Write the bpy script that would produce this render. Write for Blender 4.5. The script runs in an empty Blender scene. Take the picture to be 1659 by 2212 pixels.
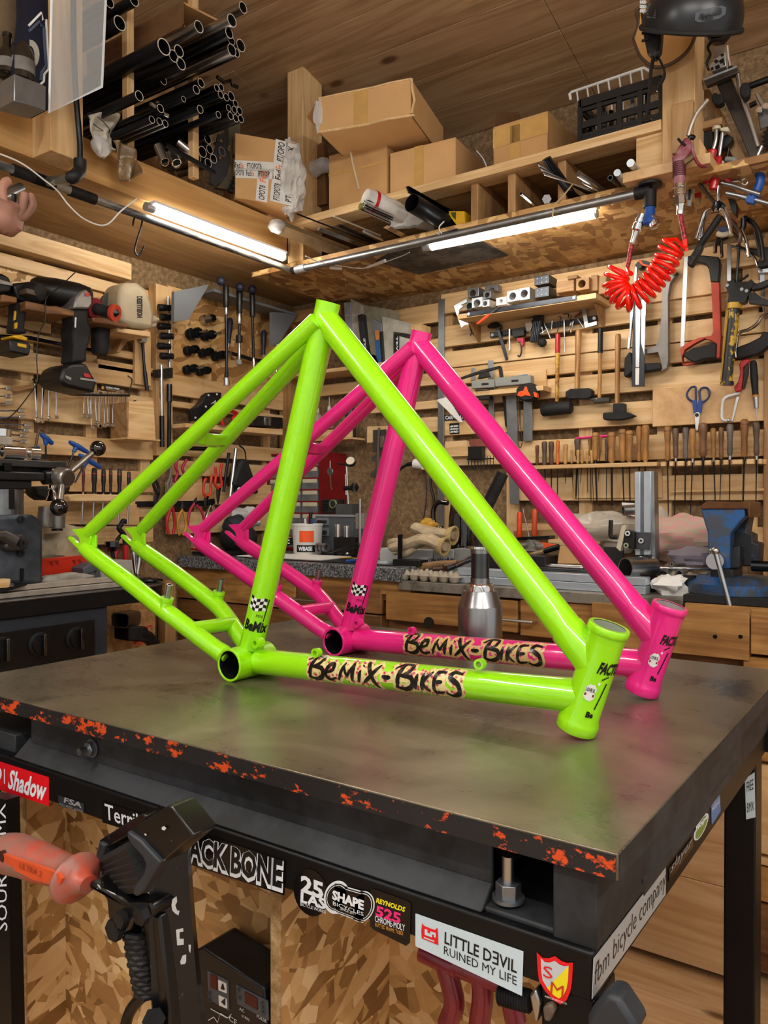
import bpy, bmesh, math, random
from mathutils import Vector as V, Matrix as Mx
random.seed(7)
SC=bpy.context.scene; COL=SC.collection
# ---------------- camera ----------------
F,CX,CY=1709.4,829.5,1106.0
CAM=V((2.466,-2.791,1.195)); YAW,PIT=math.radians(124.94),math.radians(-.62)
FW=V((math.cos(PIT)*math.cos(YAW),math.cos(PIT)*math.sin(YAW),math.sin(PIT)))
RT=FW.cross(V((0,0,1))).normalized(); UP=RT.cross(FW)
cd=bpy.data.cameras.new('camera'); cam=bpy.data.objects.new('camera',cd); COL.objects.link(cam)
cam.location=CAM; cam.rotation_euler=Mx((RT,UP,-FW)).transposed().to_euler()
cd.sensor_fit='VERTICAL'; cd.sensor_height=36; cd.lens=36*F/2212; cd.clip_start=.02; cd.clip_end=50
SC.camera=cam
# ---------------- exposure, world ----------------
vs=SC.view_settings; vs.view_transform='Standard'; vs.look='None'; vs.gamma=1; vs.use_curve_mapping=False
vs.exposure=1.15
W=bpy.data.worlds.new('world'); SC.world=W; W.use_nodes=True
W.node_tree.nodes['Background'].inputs[0].default_value=(1.0,.96,.9,1); W.node_tree.nodes['Background'].inputs[1].default_value=.34
LAMPS=[ # tube lamps of the rest of the room, behind and beside the camera: centre, length axis, length, strength
 ((2.6,-3.4,2.55),'x',1.4,40),((.9,-3.3,2.5),'y',1.2,40),((3.5,-2.3,2.45),'y',1.3,40)]
TUBE_POWER=24.0
ROOM_POWER=64.0
# ---------------- picking points on the real planes of the room ----------------
def ray(px,py): return FW+RT*((px-CX)/F)-UP*((py-CY)/F)
def at(px,py,**k):
    (n,v),=k.items(); d=ray(px,py)
    if n=='d': return CAM+d*v
    i='xyz'.index(n); return CAM+d*((v-CAM[i])/d[i])
class Pl:
    "a plane of the room: points picked on it, n = its normal towards the room"
    def __init__(s,p,n): s.p=V(p); s.n=V(n).normalized()
    def __call__(s,px,py,o=0):
        d=ray(px,py); q=s.p+s.n*o; return CAM+d*((q-CAM).dot(s.n)/d.dot(s.n))
RW=Pl((0,0,0),(0,-1,0)); LW=Pl((0,0,0),(1,0,0))
# ---------------- mesh builder ----------------
def basis(d):
    d=d.normalized(); a=V((0,0,1)) if abs(d.z)<.95 else V((1,0,0))
    u=a.cross(d).normalized(); return u,d.cross(u)
class MB:
    def __init__(s): s.v=[]; s.f=[]
    def box(s,c,size,R=None):
        c=V(c); b=len(s.v)
        for z in(-.5,.5):
            for x,y in((-.5,-.5),(.5,-.5),(.5,.5),(-.5,.5)):
                q=V((x*size[0],y*size[1],z*size[2])); s.v.append(c+(R@q if R else q))
        for f in((3,2,1,0),(4,5,6,7),(0,1,5,4),(1,2,6,5),(2,3,7,6),(3,0,4,7)): s.f.append([b+i for i in f])
        return s
    def span(s,a,b): 
        a,b=V(a),V(b); return s.box((a+b)/2,[abs(b[i]-a[i]) for i in range(3)])
    def rings(s,rs,cap0=True,cap1=True,loop=False):
        b=len(s.v); n=len(rs[0])
        for r in rs: s.v+=r
        m=len(rs)
        for i in range(m if loop else m-1):
            i0=b+i*n; i1=b+((i+1)%m)*n
            for j in range(n): s.f.append([i0+j,i0+(j+1)%n,i1+(j+1)%n,i1+j])
        if not loop:
            if cap0: s.f.append([b+j for j in range(n-1,-1,-1)])
            if cap1: s.f.append([b+(m-1)*n+j for j in range(n)])
        return s
    def lathe(s,p0,p1,prof,n=20,cap=True):
        "prof: (t along p0-p1 as 0..1, radius)"
        p0,p1=V(p0),V(p1); u,w=basis(p1-p0); rs=[]
        for t,r in prof:
            c=p0.lerp(p1,t); rs.append([c+(u*math.cos(2*math.pi*j/n)+w*math.sin(2*math.pi*j/n))*r for j in range(n)])
        return s.rings(rs,cap,cap)
    def cyl(s,p0,p1,r,r1=None,n=20): return s.lathe(p0,p1,[(0,r),(1,r if r1 is None else r1)],n)
    def pipe(s,p0,p1,ro,ri,n=20):
        p0,p1=V(p0),V(p1); u,w=basis(p1-p0)
        R=lambda c,r:[c+(u*math.cos(2*math.pi*j/n)+w*math.sin(2*math.pi*j/n))*r for j in range(n)]
        return s.rings([R(p0,ri),R(p0,ro),R(p1,ro),R(p1,ri)],loop=True)
    def tube(s,pts,r,n=10,closed=False,sq=None):
        "round (or squashed: sq scales the 2nd axis) sweep along points"
        pts=[V(p) for p in pts]; m=len(pts); rs=[]; u=None
        for i,p in enumerate(pts):
            if closed: t=(pts[(i+1)%m]-pts[i-1]).normalized()
            else: t=(pts[min(i+1,m-1)]-pts[max(i-1,0)]).normalized()
            if u is None: u=basis(t)[0]
            u=(u-t*u.dot(t)); u=u.normalized() if u.length>1e-6 else basis(t)[0]
            w=t.cross(u); q=r[i] if isinstance(r,(list,tuple)) else r
            rs.append([p+(u*math.cos(2*math.pi*j/n)+w*math.sin(2*math.pi*j/n)*(sq or 1))*q for j in range(n)])
        return s.rings(rs,loop=closed)
    def prism(s,pts,vec):
        pts=[V(p) for p in pts]; vec=V(vec); b=len(s.v); n=len(pts)
        s.v+=pts+[p+vec for p in pts]
        s.f.append([b+i for i in range(n-1,-1,-1)]); s.f.append([b+n+i for i in range(n)])
        for i in range(n): s.f.append([b+i,b+(i+1)%n,b+n+(i+1)%n,b+n+i])
        return s
    def ell(s,c,r,R=None,n=16,m=10):
        c=V(c); rs=[]
        if not hasattr(r,'__len__'): r=(r,r,r)
        for i in range(m+1):
            a=math.pi*(i+.02)/(m+.04)
            ring=[]
            for j in range(n):
                b=2*math.pi*j/n; q=V((r[0]*math.sin(a)*math.cos(b),r[1]*math.sin(a)*math.sin(b),-r[2]*math.cos(a)))
                ring.append(c+(R@q if R else q))
            rs.append(ring)
        return s.rings(rs)
    def grid(s,fn,nu,nv):
        b=len(s.v)
        for i in range(nu+1):
            for j in range(nv+1): s.v.append(V(fn(i/nu,j/nv)))
        for i in range(nu):
            for j in range(nv):
                a=b+i*(nv+1)+j; s.f.append([a,a+nv+1,a+nv+2,a+1])
        return s
    def poly(s,pts):
        b=len(s.v); s.v+=[V(p) for p in pts]; s.f.append(list(range(b,b+len(pts)))); return s
    def hexnut(s,p0,p1,r): return s.lathe(p0,p1,[(0,r),(1,r)],6)
def mesh_obj(name,mb,m,origin,bev=0,smooth=True,ang=38,sub=0,solid=0,disp=None):
    me=bpy.data.meshes.new(name); o0=V(origin)
    me.from_pydata([tuple(p-o0) for p in mb.v],[],mb.f)
    bm=bmesh.new(); bm.from_mesh(me); bmesh.ops.recalc_face_normals(bm,faces=bm.faces); bm.to_mesh(me); bm.free()
    if smooth:
        me.polygons.foreach_set('use_smooth',[True]*len(me.polygons)); me.set_sharp_from_angle(angle=math.radians(ang))
    me.materials.append(m); o=bpy.data.objects.new(name,me); COL.objects.link(o)
    if solid: q=o.modifiers.new('s','SOLIDIFY'); q.thickness=solid; q.offset=0
    if sub: q=o.modifiers.new('u','SUBSURF'); q.levels=sub; q.render_levels=sub
    if disp:
        t=bpy.data.textures.new(name,'CLOUDS'); t.noise_scale=disp[1]
        q=o.modifiers.new('d','DISPLACE'); q.texture=t; q.strength=disp[0]; q.texture_coords='LOCAL'
    if bev: q=o.modifiers.new('b','BEVEL'); q.width=bev; q.segments=2; q.limit_method='ANGLE'; q.angle_limit=math.radians(40)
    return o
USED=set()
def tag(o,label,cat,group=None,kind=None):
    if label: o['label']=label
    if cat: o['category']=cat
    if group: o['group']=group
    if kind: o['kind']=kind
    return o
def one(name,mb,m,label,cat,group=None,**k):
    "a thing that is one mesh"
    lo=[min(p[i] for p in mb.v) for i in range(3)]; hi=[max(p[i] for p in mb.v) for i in range(3)]
    org=V(((lo[0]+hi[0])/2,(lo[1]+hi[1])/2,lo[2])); o=mesh_obj(name,mb,m,org,**k); o.location=org
    return tag(o,label,cat,group)
def thing(name,loc,label,cat,group=None):
    o=bpy.data.objects.new(name,None); COL.objects.link(o); o.location=loc; o.empty_display_size=.05
    return tag(o,label,cat,group)
def wloc(o): return o.location+(wloc(o.parent) if o.parent else V((0,0,0)))
def part(p,name,mb,m,label=None,**k):
    o=mesh_obj(name,mb,m,wloc(p),**k); o.parent=p
    if label: o['label']=label
    return o
def struct(name,mb,m,**k):
    o=one(name,mb,m,None,None,**k); o['kind']='structure'; return o
# ---------------- materials ----------------
def lin(h):
    h=h.lstrip('#'); c=[int(h[i:i+2],16)/255 for i in(0,2,4)]
    return tuple(x/12.92 if x<=.04045 else ((x+.055)/1.055)**2.4 for x in c)+(1,)
class NT:
    def __init__(s,name):
        s.m=bpy.data.materials.new(name); s.m.use_nodes=True; s.t=s.m.node_tree; s.p=s.t.nodes['Principled BSDF']
    def n(s,ty,**k):
        q=s.t.nodes.new('ShaderNode'+ty)
        for a,b in k.items():
            if a.startswith('i_'): s.put(q.inputs[a[2:].replace('_',' ')],b)
            elif a.startswith('k'): s.put(q.inputs[int(a[1:])],b)
            else: setattr(q,a,b)
        return q
    def put(s,sock,b):
        if hasattr(b,'default_value') or hasattr(b,'links'): s.t.links.new(b,sock)
        else: sock.default_value=b
    def set(s,**k):
        for a,b in k.items(): s.put(s.p.inputs[a.replace('_',' ')],b)
        return s
    def coord(s,rnd=True,scale=(1,1,1),rot=(0,0,0)):
        c=s.n('TexCoord').outputs['Object']
        if rnd:
            r=s.n('ObjectInfo').outputs['Random']; x=s.n('VectorMath',operation='SCALE',k0=(17.3,9.1,13.7)); s.put(x.inputs['Scale'],r)
            c=s.n('VectorMath',operation='ADD',k0=c,k1=x.outputs[0]).outputs[0]
        return s.n('Mapping',i_Vector=c,i_Scale=scale,i_Rotation=rot).outputs[0]
    def noise(s,v,sc,det=3,rough=.55,dist=0): return s.n('TexNoise',i_Vector=v,i_Scale=sc,i_Detail=det,i_Roughness=rough,i_Distortion=dist).outputs[0]
    def ramp(s,f,st):
        q=s.n('ValToRGB',i_Fac=f); e=q.color_ramp.elements
        while len(e)<len(st): e.new(.5)
        for a,(p,c) in zip(e,st): a.position=p; a.color=lin(c) if isinstance(c,str) else (c,c,c,1)
        return q.outputs[0]
    def mix(s,f,a,b,mode='MIX'):
        q=s.n('Mix',data_type='RGBA',blend_type=mode); s.put(q.inputs[0],f); s.put(q.inputs[6],a); s.put(q.inputs[7],b); return q.outputs[2]
    def bump(s,h,st=.2,d=.002):
        s.set(Normal=s.n('Bump',i_Height=h,i_Strength=st,i_Distance=d).outputs[0]); return s
MC={}
def mat(col,rough=.5,metal=0,var=.12,sc=30,bump=0,coat=0,emit=0,alpha=1,trans=0,ior=1.45,spec=.5,key=''):
    k=(col,rough,metal,var,sc,bump,coat,emit,alpha,trans,key)
    if k in MC: return MC[k]
    t=NT('m_'+col.strip('#')); c=lin(col)
    if var or bump:
        v=t.coord(); f=t.noise(v,sc,4)
        d=tuple(x*(1-var*2) for x in c[:3])+(1,); l=tuple(min(1,x*(1+var)) for x in c[:3])+(1,)
        q=t.n('ValToRGB',i_Fac=f); e=q.color_ramp.elements; e[0].position=.3; e[1].position=.7; e[0].color=d; e[1].color=l
        t.set(Base_Color=q.outputs[0])
        if bump: t.bump(f,bump)
    else: t.set(Base_Color=c)
    t.set(Roughness=rough,Metallic=metal,Coat_Weight=coat,Alpha=alpha,Transmission_Weight=trans,IOR=ior,Specular_IOR_Level=spec)
    t.p.inputs['Coat Roughness'].default_value=.08
    if emit: t.set(Emission_Color=c,Emission_Strength=emit)
    MC[k]=t.m; return t.m
def wood(name,dark,mid,light,ax,g=1.0,rough=.55,knots=True,stain=0):
    t=NT(name); s=[26*g]*3; s['xyz'.index(ax)]=1.0*g
    v=t.coord(scale=s); f=t.noise(v,1.3,6,.62,.6)
    s1=[9*g]*3; s1['xyz'.index(ax)]=.9*g; f1=t.noise(t.coord(scale=s1),1.2,2,.5,2.2)
    w=t.n('Math',operation='PINGPONG',k0=t.n('Math',operation='MULTIPLY',k0=f1,k1=7.).outputs[0],k1=1.).outputs[0]
    h=t.n('Math',operation='MULTIPLY_ADD',k0=w,k1=.28,k2=t.n('Math',operation='MULTIPLY',k0=f,k1=.72).outputs[0]).outputs[0]
    r=t.n('ObjectInfo').outputs['Random']
    c=t.ramp(h,[(.25,dark),(.5,mid),(.75,light)])
    c=t.mix(t.n('Math',operation='MULTIPLY',k0=r,k1=.3).outputs[0],c,lin(dark))
    if knots:
        s2=[6.]*3; s2['xyz'.index(ax)]=2.6
        vo=t.n('TexVoronoi',i_Vector=t.coord(scale=s2),i_Scale=1.0).outputs['Distance']
        c=t.mix(t.ramp(vo,[(.06,.85),(.12,0.)]),c,lin('#5a3618'))
    if stain:
        c=t.mix(t.ramp(t.noise(t.coord(),4,5,.7),[(.45,0.),(.8,float(stain))]),c,lin('#2a1d12'))
    t.set(Base_Color=c,Roughness=rough).bump(h,.1,.002); return t.m
def osb(name,cs,sc=9,rough=.6):
    t=NT(name); v0=t.coord(); out=None
    for i,(rot,st) in enumerate((((.3,.5,.3),(1,1,.2)),((.6,-.9,.4),(1,1,.16)),((.5,1.5,.9),(1,1,.2)),((1.2,.2,-1.1),(1,1,.17)))):
        v=t.n('Mapping',i_Vector=t.n('Mapping',i_Vector=v0,i_Rotation=rot).outputs[0],i_Scale=st).outputs[0]
        w=t.n('VectorMath',operation='MULTIPLY_ADD',k0=t.n('TexNoise',i_Vector=v0,i_Scale=14.,i_Detail=3.).outputs['Color'],k1=(.009,.009,.009),k2=v).outputs[0]
        vo=t.n('TexVoronoi',i_Vector=w,i_Scale=sc*4.6); sep=t.n('SeparateColor',i_Color=vo.outputs['Color'])
        g=t.noise(t.n('Mapping',i_Vector=v,i_Scale=(70,70,9)).outputs[0],1,2)
        h=t.n('Math',operation='MULTIPLY_ADD',k0=g,k1=.22,k2=t.n('Math',operation='MULTIPLY',k0=sep.outputs[0],k1=.84).outputs[0]).outputs[0]
        c=t.ramp(h,[(.15,cs[0]),(.4,cs[1]),(.62,cs[2]),(.88,cs[3])])
        m=t.n('Math',operation='GREATER_THAN',k0=sep.outputs[1],k1=.42).outputs[0]
        out=c if out is None else t.mix(m,out,c); hh=h if i==0 else t.n('Mix',data_type='FLOAT',k0=m,k2=hh,k3=h).outputs[0]
    t.set(Base_Color=out,Roughness=rough).bump(hh,.35,.003); return t.m
def speck(name,cols,sc,rough=.5,bump=.15,metal=0):
    t=NT(name); f=t.noise(t.coord(),sc,4,.7); n=len(cols)
    t.set(Base_Color=t.ramp(f,[(.3+.4*i/(n-1),c) for i,c in enumerate(cols)]),Roughness=rough,Metallic=metal)
    if bump: t.bump(f,bump,.001)
    return t.m
def worn(name,base,chip,sc,lo,hi,rough=.45,metal=0,stretch=(1,1,1)):
    t=NT(name); v=t.coord(scale=stretch); f=t.noise(v,sc,6,.65); g=t.noise(v,sc*5,3)
    a=t.n('Math',operation='MULTIPLY_ADD',k0=g,k1=.3,k2=t.n('Math',operation='MULTIPLY',k0=f,k1=.8).outputs[0]).outputs[0]
    c=t.mix(t.ramp(a,[(lo,0.),(hi,1.)]),lin(base),lin(chip)); t.set(Base_Color=c,Roughness=rough,Metallic=metal).bump(g,.1,.001); return t.m
PINE={a:wood('pine_'+a,'#bd935c','#d6b382','#e3c79a',a) for a in 'xyz'}
PINED={a:wood('old_pine_'+a,'#86613a','#a67e50','#be9868',a,stain=.4) for a in 'xyz'}
PLY=speck('birch_plywood',['#b58d5c','#cfa877','#dcb98a'],9,.5,.05)
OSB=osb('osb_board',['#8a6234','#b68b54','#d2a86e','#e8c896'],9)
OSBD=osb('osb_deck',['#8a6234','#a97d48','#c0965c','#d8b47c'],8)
CHIP=speck('chipboard',['#6f5233','#8a6a45','#a1815a'],55,.8,.3)
CHIPD=speck('chipboard_wall',['#5e4930','#7d6344','#9d8260'],60,.85,.4)
CEIL=wood('ceiling_planks','#94734f','#b5936d','#c9aa84','x',g=.8)
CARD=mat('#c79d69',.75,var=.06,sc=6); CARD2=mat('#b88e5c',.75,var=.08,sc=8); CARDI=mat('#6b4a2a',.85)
STEEL=mat('#b9bcbf',.28,1,var=.06,sc=12); CHROME=mat('#e2e4e6',.12,1,var=0); GALV=mat('#a9adb0',.38,1,var=.12,sc=25)
DSTEEL=mat('#3a3d42',.33,1,var=.15,sc=14); BLUED=mat('#23262c',.4,.7,var=.2,sc=20); IRON=mat('#2b2b2d',.55,.6,var=.2,sc=40,bump=.2)
ALU=mat('#c9d2da',.34,.75,var=.04); ALUD=mat('#8a8f95',.4,.9,var=.08)
BLACK=mat('#121213',.42,var=.1); RUBBER=mat('#18181a',.7,var=.15,sc=60,bump=.15); GLOSSB=mat('#08080a',.07,var=0,coat=1); BGREY=mat('#2c3036',.5,var=.1)
WHITE=mat('#e8e8e6',.5,var=.03); CREAM=mat('#cfc6ae',.45,var=.05); RED=mat('#b3121c',.35,var=.05,coat=.4); ORANGE=mat('#e8551c',.45,var=.06); ORED=mat('#b8402a',.5,var=.1)
BLUE=mat('#1d4f9e',.4,var=.08); DBLUE=mat('#1a2238',.5,var=.1); YEL=mat('#d9a81c',.5,var=.1); GLASS=mat('#ffffff',.03,var=0,trans=1,ior=1.2); PLAST=mat('#e9ecef',.15,var=0,trans=.0,alpha=.42)
HAND=wood('handle_wood','#7d5429','#a87a45','#c4985e','z',g=2,knots=False,rough=.4); HANDD=mat('#7b5635',.5,var=.25,sc=40); HANDG=mat('#5d4f44',.6,var=.2,sc=40)
# ---------------- text ----------------
TC={}
def glyphs(s,shear=0,bold=0,sp=1.0):
    k=(s,shear,bold,sp)
    if k not in TC:
        c=bpy.data.curves.new('t','FONT'); c.body=s; c.shear=shear; c.offset=bold; c.space_character=sp; c.resolution_u=2
        o=bpy.data.objects.new('t',c); me=bpy.data.meshes.new_from_object(o)
        vs=[tuple(v.co) for v in me.vertices]; fs=[list(p.vertices) for p in me.polygons]
        bpy.data.objects.remove(o); bpy.data.meshes.remove(me); bpy.data.curves.remove(c)
        x0,x1=min(v[0] for v in vs),max(v[0] for v in vs); y0,y1=min(v[1] for v in vs),max(v[1] for v in vs)
        TC[k]=([((v[0]-x0)/(x1-x0),(v[1]-y0)/(y1-y0)) for v in vs],fs)
    return TC[k]
def txt(mb,s,bl,br,tl,n,h=.0006,**k):
    "lettering filling the parallelogram bl, br, tl; n = outward normal"
    bl,br,tl=V(bl),V(br),V(tl); vs,fs=glyphs(s,**k); b=len(mb.v); n=V(n).normalized()*h
    mb.v+=[bl+(br-bl)*x+(tl-bl)*y+n for x,y in vs]; mb.f+=[[b+i for i in f] for f in fs]; return mb
def bez(pts,n=6):
    "Catmull-Rom through points"
    P=[V(p) for p in pts]; P=[P[0]*2-P[1]]+P+[P[-1]*2-P[-2]]; out=[]
    for i in range(1,len(P)-2):
        for k in range(n):
            t=k/n; a,b,c,d=P[i-1:i+3]
            out.append(.5*((2*b)+(c-a)*t+(2*a-5*b+4*c-d)*t*t+(3*b-a-3*c+d)*t**3))
    return out+[P[-2]]
def slab(mb,pl,pts,o0,o1):
    "outline picked on plane pl, thick from offset o0 to o1"
    q=[pl(x,y,o1) for x,y in pts]; return mb.prism(q,pl.n*(o0-o1))
def crumple(c,r,seed,amp=.35,n=18,m=12,R=None,k=3.):
    "soft crumpled heap"
    from mathutils import noise as N
    mb=MB(); mb.ell((0,0,0),(1,1,1),n=n,m=m); o=V((seed*3.7,seed*1.3,seed*2.1))
    mb.v=[V(c)+(R or Mx.Identity(3))@V([(p*(1+amp*N.noise(p*k*.5+o)+amp*.5*N.noise(p*k+o)))[i]*r[i] for i in range(3)]) for p in mb.v]
    return mb
# ================= ROOM =================
mb=MB()
for i in range(34):
    x=-.0
    y0=-4.9+i*.145
    for a,b in ((0,1.1+.9*(i%3)/2),(1.1+.9*(i%3)/2,3.2+.5*(i%2)),(3.2+.5*(i%2),4.8)): mb.span((a+.0006,y0+.0008,-.02),(b-.0006,y0+.1442,0))
FLOORW=wood('floor_planks','#b58a5c','#cda679','#dfbd92','x',g=.8,rough=.45)
struct('floor',mb,FLOORW)
struct('wall_left',MB().span((-.06,-4.9,0),(0,.06,3.8)),CHIPD)
struct('wall_right',MB().span((0,0,0),(4.8,.06,2.72)),CHIPD)
mb=MB(); k=.226; L=math.hypot(1,k); Rc=Mx.Rotation(-math.atan(k),3,'X')
for i in range(29):
    t0=i*.172
    xs=[0,1.45+.0*(i%2),4.8] if i%4 in(0,1,2) else [0,.3,3.1,4.8]
    for a,b in zip(xs,xs[1:]):
        yc=-(t0+.086)/L; mb.box(((a+b)/2,yc,2.66-k*yc+.011),(b-a-.002,.1705,.02),Rc)
struct('ceiling',mb,CEIL,bev=.0015)
TN=[0]
def trim(mb,m,**k):
    TN[0]+=1; return struct('trim_%d'%TN[0],mb,m,bev=k.pop('bev',.002),**k)
def rb(x0,x1,zt,zb,o0=.02,o1=.045,m=None): return trim(MB().span((x0,-o1,zb),(x1,-o0,zt)),m or PINE['x'])
def lb(y0,y1,zt,zb,o0=.02,o1=.045,m=None): return trim(MB().span((o0,y0,zb),(o1,y1,zt)),m or PINE['y'])
def zr(px,py,o=.045): return at(px,py,y=-o).z
def xr(px,o=.045): return at(px,1000,y=-o).x
def zl(px,py,o=.045): return at(px,py,x=o).z
def yl(px,o=.045): return at(px,1000,x=o).y
# right wall: battens, then the horizontal boards tools hang on
for x in (.84,1.13,1.42,1.70,1.97,2.28): trim(MB().span((x-.025,-.02,1.0),(x+.025,0,2.04)),PINE['z'])
X0,X1=xr(952),2.3
for a,b,xx in ((2.035,1.955,X0),(1.905,1.822,X0),(1.802,1.737,X0),(1.733,1.668,X0),(1.655,1.582,X0),(1.548,1.467,X0),(1.43,1.345,X0),(1.29,1.205,xr(1100)),(1.12,1.04,xr(1100))): rb(xx,X1,a,b)
for px0,px1,yt,yb,rf in ((845,948,662,702,900),(880,948,735,775,915),(690,948,820,845,800),(800,948,868,885,900),(860,948,903,935,900),(905,948,948,975,930),(905,948,985,1015,930)):
    rb(xr(px0),xr(px1),zr(rf,yt),zr(rf,yb))
# birch panels behind the saws and the scissors
trim(MB().span((xr(1346),-.057,zr(1430,652)),(xr(1572),-.0455,zr(1430,553))),PLY)
PLYF=trim(MB().span((xr(1412),-.062,zr(1500,918)),(xr(1654),-.0455,zr(1500,835))),PLY)
# door post at far right
trim(MB().span((xr(1652),-.07,.95),(xr(1652)+.09,-.02,2.04)),PINED['z'])
# left wall
for y in (-1.62,-1.33,-1.09,-.86,-.6,-.2): trim(MB().span((0,y-.022,1.0),(.02,y+.022,2.0)),PINE['z'])
trim(MB().span((.0,-1.75,zl(152,568.6,.09)),(.09,yl(286,.09),zl(152,530,.09))),PINE['y'])
Y0,Y1=-1.75,yl(331)
for t,b,y1 in ((585,612,yl(262)),(775,818,Y1),(835,914,Y1),(941,984,Y1),(1012,1062,Y1),(1068,1120,Y1),(1138,1180,Y1)): lb(Y0,y1,zl(152,t),zl(152,b))
lb(Y0,yl(230),zl(152,612,.03),zl(152,655,.03),.01,.03,OSB)
lb(yl(212),Y1,zl(240,780),zl(240,800)); lb(Y0,yl(112),zl(60,690),zl(60,712),.02,.045); lb(Y0,yl(320),zl(152,735),zl(152,752),.02,.045)
lb(yl(287),Y1-.02,zl(300,720),zl(300,832),.045,.06,PLY)
trim(MB().span((.02,yl(331),zl(345,985)),(.065,yl(366),zl(345,618))),PINE['z'])
# socket board and the boards below it, up to the corner post
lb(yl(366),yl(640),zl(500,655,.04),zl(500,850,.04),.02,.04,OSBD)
for t,b,x0,x1 in ((826,868,366,612),(880,892,366,612),(958,990,380,612),(1000,1030,380,640),(1045,1090,366,640),(1105,1150,366,640)): lb(yl(x0),yl(x1),zl(480,t),zl(480,b))
trim(MB().span((.02,-.12,.99),(.09,-.04,2.05)),PINED['z'])
# ---------------- loft round the two walls ----------------
DZ=2.085
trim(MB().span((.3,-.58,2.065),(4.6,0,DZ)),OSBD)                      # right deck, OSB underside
trim(MB().span((0,-4.8,2.112),(.488,-.0,2.13)),wood('loft_boards','#94703f','#b18b5c','#c7a274','y',g=.7,knots=False))
trim(MB().span((.44,-4.8,2.108),(.50,-.60,2.222)),wood('loft_beam','#aa7d45','#c79b60','#d9b27c','y',g=.8))      # left fascia beam
trim(MB().span((.42,-.70,2.22),(.50,-.59,2.245)),PINE['y']); trim(MB().span((.12,-1.9,2.24),(.17,-.7,2.27)),PINED['y'])
bz=at(1207,324,y=-.58).z
trim(MB().span((.50,-.60,bz-.028),(xr(1430,.58),-.52,bz)),PINE['x'])   # upper shelf nosing
trim(MB().span((.30,-.52,bz-.02),(xr(1560,.5),-.0,bz)),PINED['x'])
trim(MB().span((.0,-.13,2.0),(xr(760,.05),-.05,2.05)),PINED['x'])     # joist at the corner
for px in (1024,1104,1212): x=xr(px,.57); trim(MB().span((x-.013,-.57,DZ),(x+.013,-.1,bz-.02)),PINED['z'])
x=xr(655,.58); trim(MB().span((x-.075,-.58,DZ),(x,-.47,2.79)),PINE['z'])          # corner post
x=xr(1432,.58); trim(MB().span((x,-.60,bz-.125),(x+.085,-.50,2.78)),PINE['z'])     # right post
trim(MB().span((x-.075,-.585,DZ+.02),(x,-.45,bz-.02)),PINE['x'])
trim(MB().span((xr(1350,.60),-.63,DZ-.012),(x+.13,-.50,DZ+.016)),PLY)
trim(MB().span((x+.03,-.62,bz-.11),(x+.085,-.602,bz+.02)),PINED['z'])
p=at(125,330,x=.585); trim(MB().span((.50,p.y-.02,p.z),(.585,p.y+.075,2.75)),PINE['z'])   # left hanging post
trim(MB().span((.0,-4.8,2.222),(.06,-2.2,2.8)),PINED['z'])
# back board of the loft behind the tubes
trim(MB().span((.0,-.06,2.2),(.5,0,2.66)),PINED['x'])
# dark offcut stapled under the deck
q=[at(px,py,z=2.0645) for px,py in ((812,563),(905,592),(1098,550),(1040,520),(985,492),(860,535))]
one('rubber_mat',MB().prism(q,(0,0,-.003)),worn('tar_board','#1d1b1a','#57504a',7,.5,.62,.6),'torn black board fixed under the loft behind the right light tube','board')
# ---------------- light tubes, pipes ----------------
EM=NT('tube_light'); EM.set(Base_Color=(1,1,1,1),Emission_Color=(1,.93,.82,1),Emission_Strength=TUBE_POWER)
EM2=NT('room_lamp'); EM2.set(Base_Color=(1,1,1,1),Emission_Color=(1,.95,.87,1),Emission_Strength=ROOM_POWER)
def tube_light(lab,a,b,end):
    a,b=V(a),V(b); d=(b-a).normalized(); t=thing('light_tube',a,lab,'light','loft light tubes')
    part(t,'diffuser',MB().cyl(a,b,.0145),EM.m)
    part(t,'mounting_rail',MB().box((a+b)/2+V((0,0,.017)),(abs(d.x)*(b-a).length+.02+.004,abs(d.y)*(b-a).length+.02,.008)),WHITE,bev=.001)
    part(t,'end_cap',MB().cyl(a-d*.03,a,.0135),ALU); part(t,'end_cap',MB().cyl(b,b+d*.008,.0135),ALU)
    return t
tube_light('long white light tube under the left loft beam',at(332,452,z=2.083),at(611,555,z=2.083),0)
tube_light('long white light tube under the right loft deck',at(932,531,z=2.042),at(1285,461,z=2.042),1)
# left air pipe with couplings and the riser
t=thing('air_pipe',at(189,435,z=2.06),'galvanised air pipe running along the left loft beam into the corner','pipe')
P1=at(629,584,z=2.06); d=V((0,1,0)); P0=P1+d*(-1.25)
Pw=[V((P1.x,y,2.06)) for y in (-3.2,-.99)]
part(t,'pipe_run',MB().cyl((P1.x,-3.2,2.06),P1,.0115),worn('pipe_paint','#d9cfbc','#4a4c50',5,.35,.6,.4,.3,(3,.6,3)))
m=MB()
for px,py,w in ((62,420,.045),(95,428,.03),(178,448,.04)):
    q=at(px,py,x=P1.x); part(t,'coupling',MB().cyl(V((P1.x,q.y-w,2.06)),V((P1.x,q.y+w,2.06)),.0155),IRON)
r0=at(100,425,x=P1.x); r0.z=2.06; r1=at(150,385,x=.60); part(t,'branch',MB().cyl(r0,r1,.0125),GALV)
e=[r1,r1+V((.012,.006,.004)),at(172,368,x=.61),at(173,345,x=.61)]; part(t,'elbow',MB().tube(bez(e,5),.0165,12),IRON)
part(t,'riser',MB().tube(bez([e[-1],at(172,300,x=.61),at(165,220,x=.61),at(160,120,x=.61),at(158,-30,x=.61)],5),.0075,12),DSTEEL)
t=thing('air_pipe',at(638,584,z=2.05),'galvanised air pipe along the front of the right loft deck','pipe')
A=at(640,583,z=2.05); B=V((xr(1380,-A.y),A.y,2.05)); part(t,'pipe_run',MB().cyl(A,B,.0125),GALV)
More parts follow.
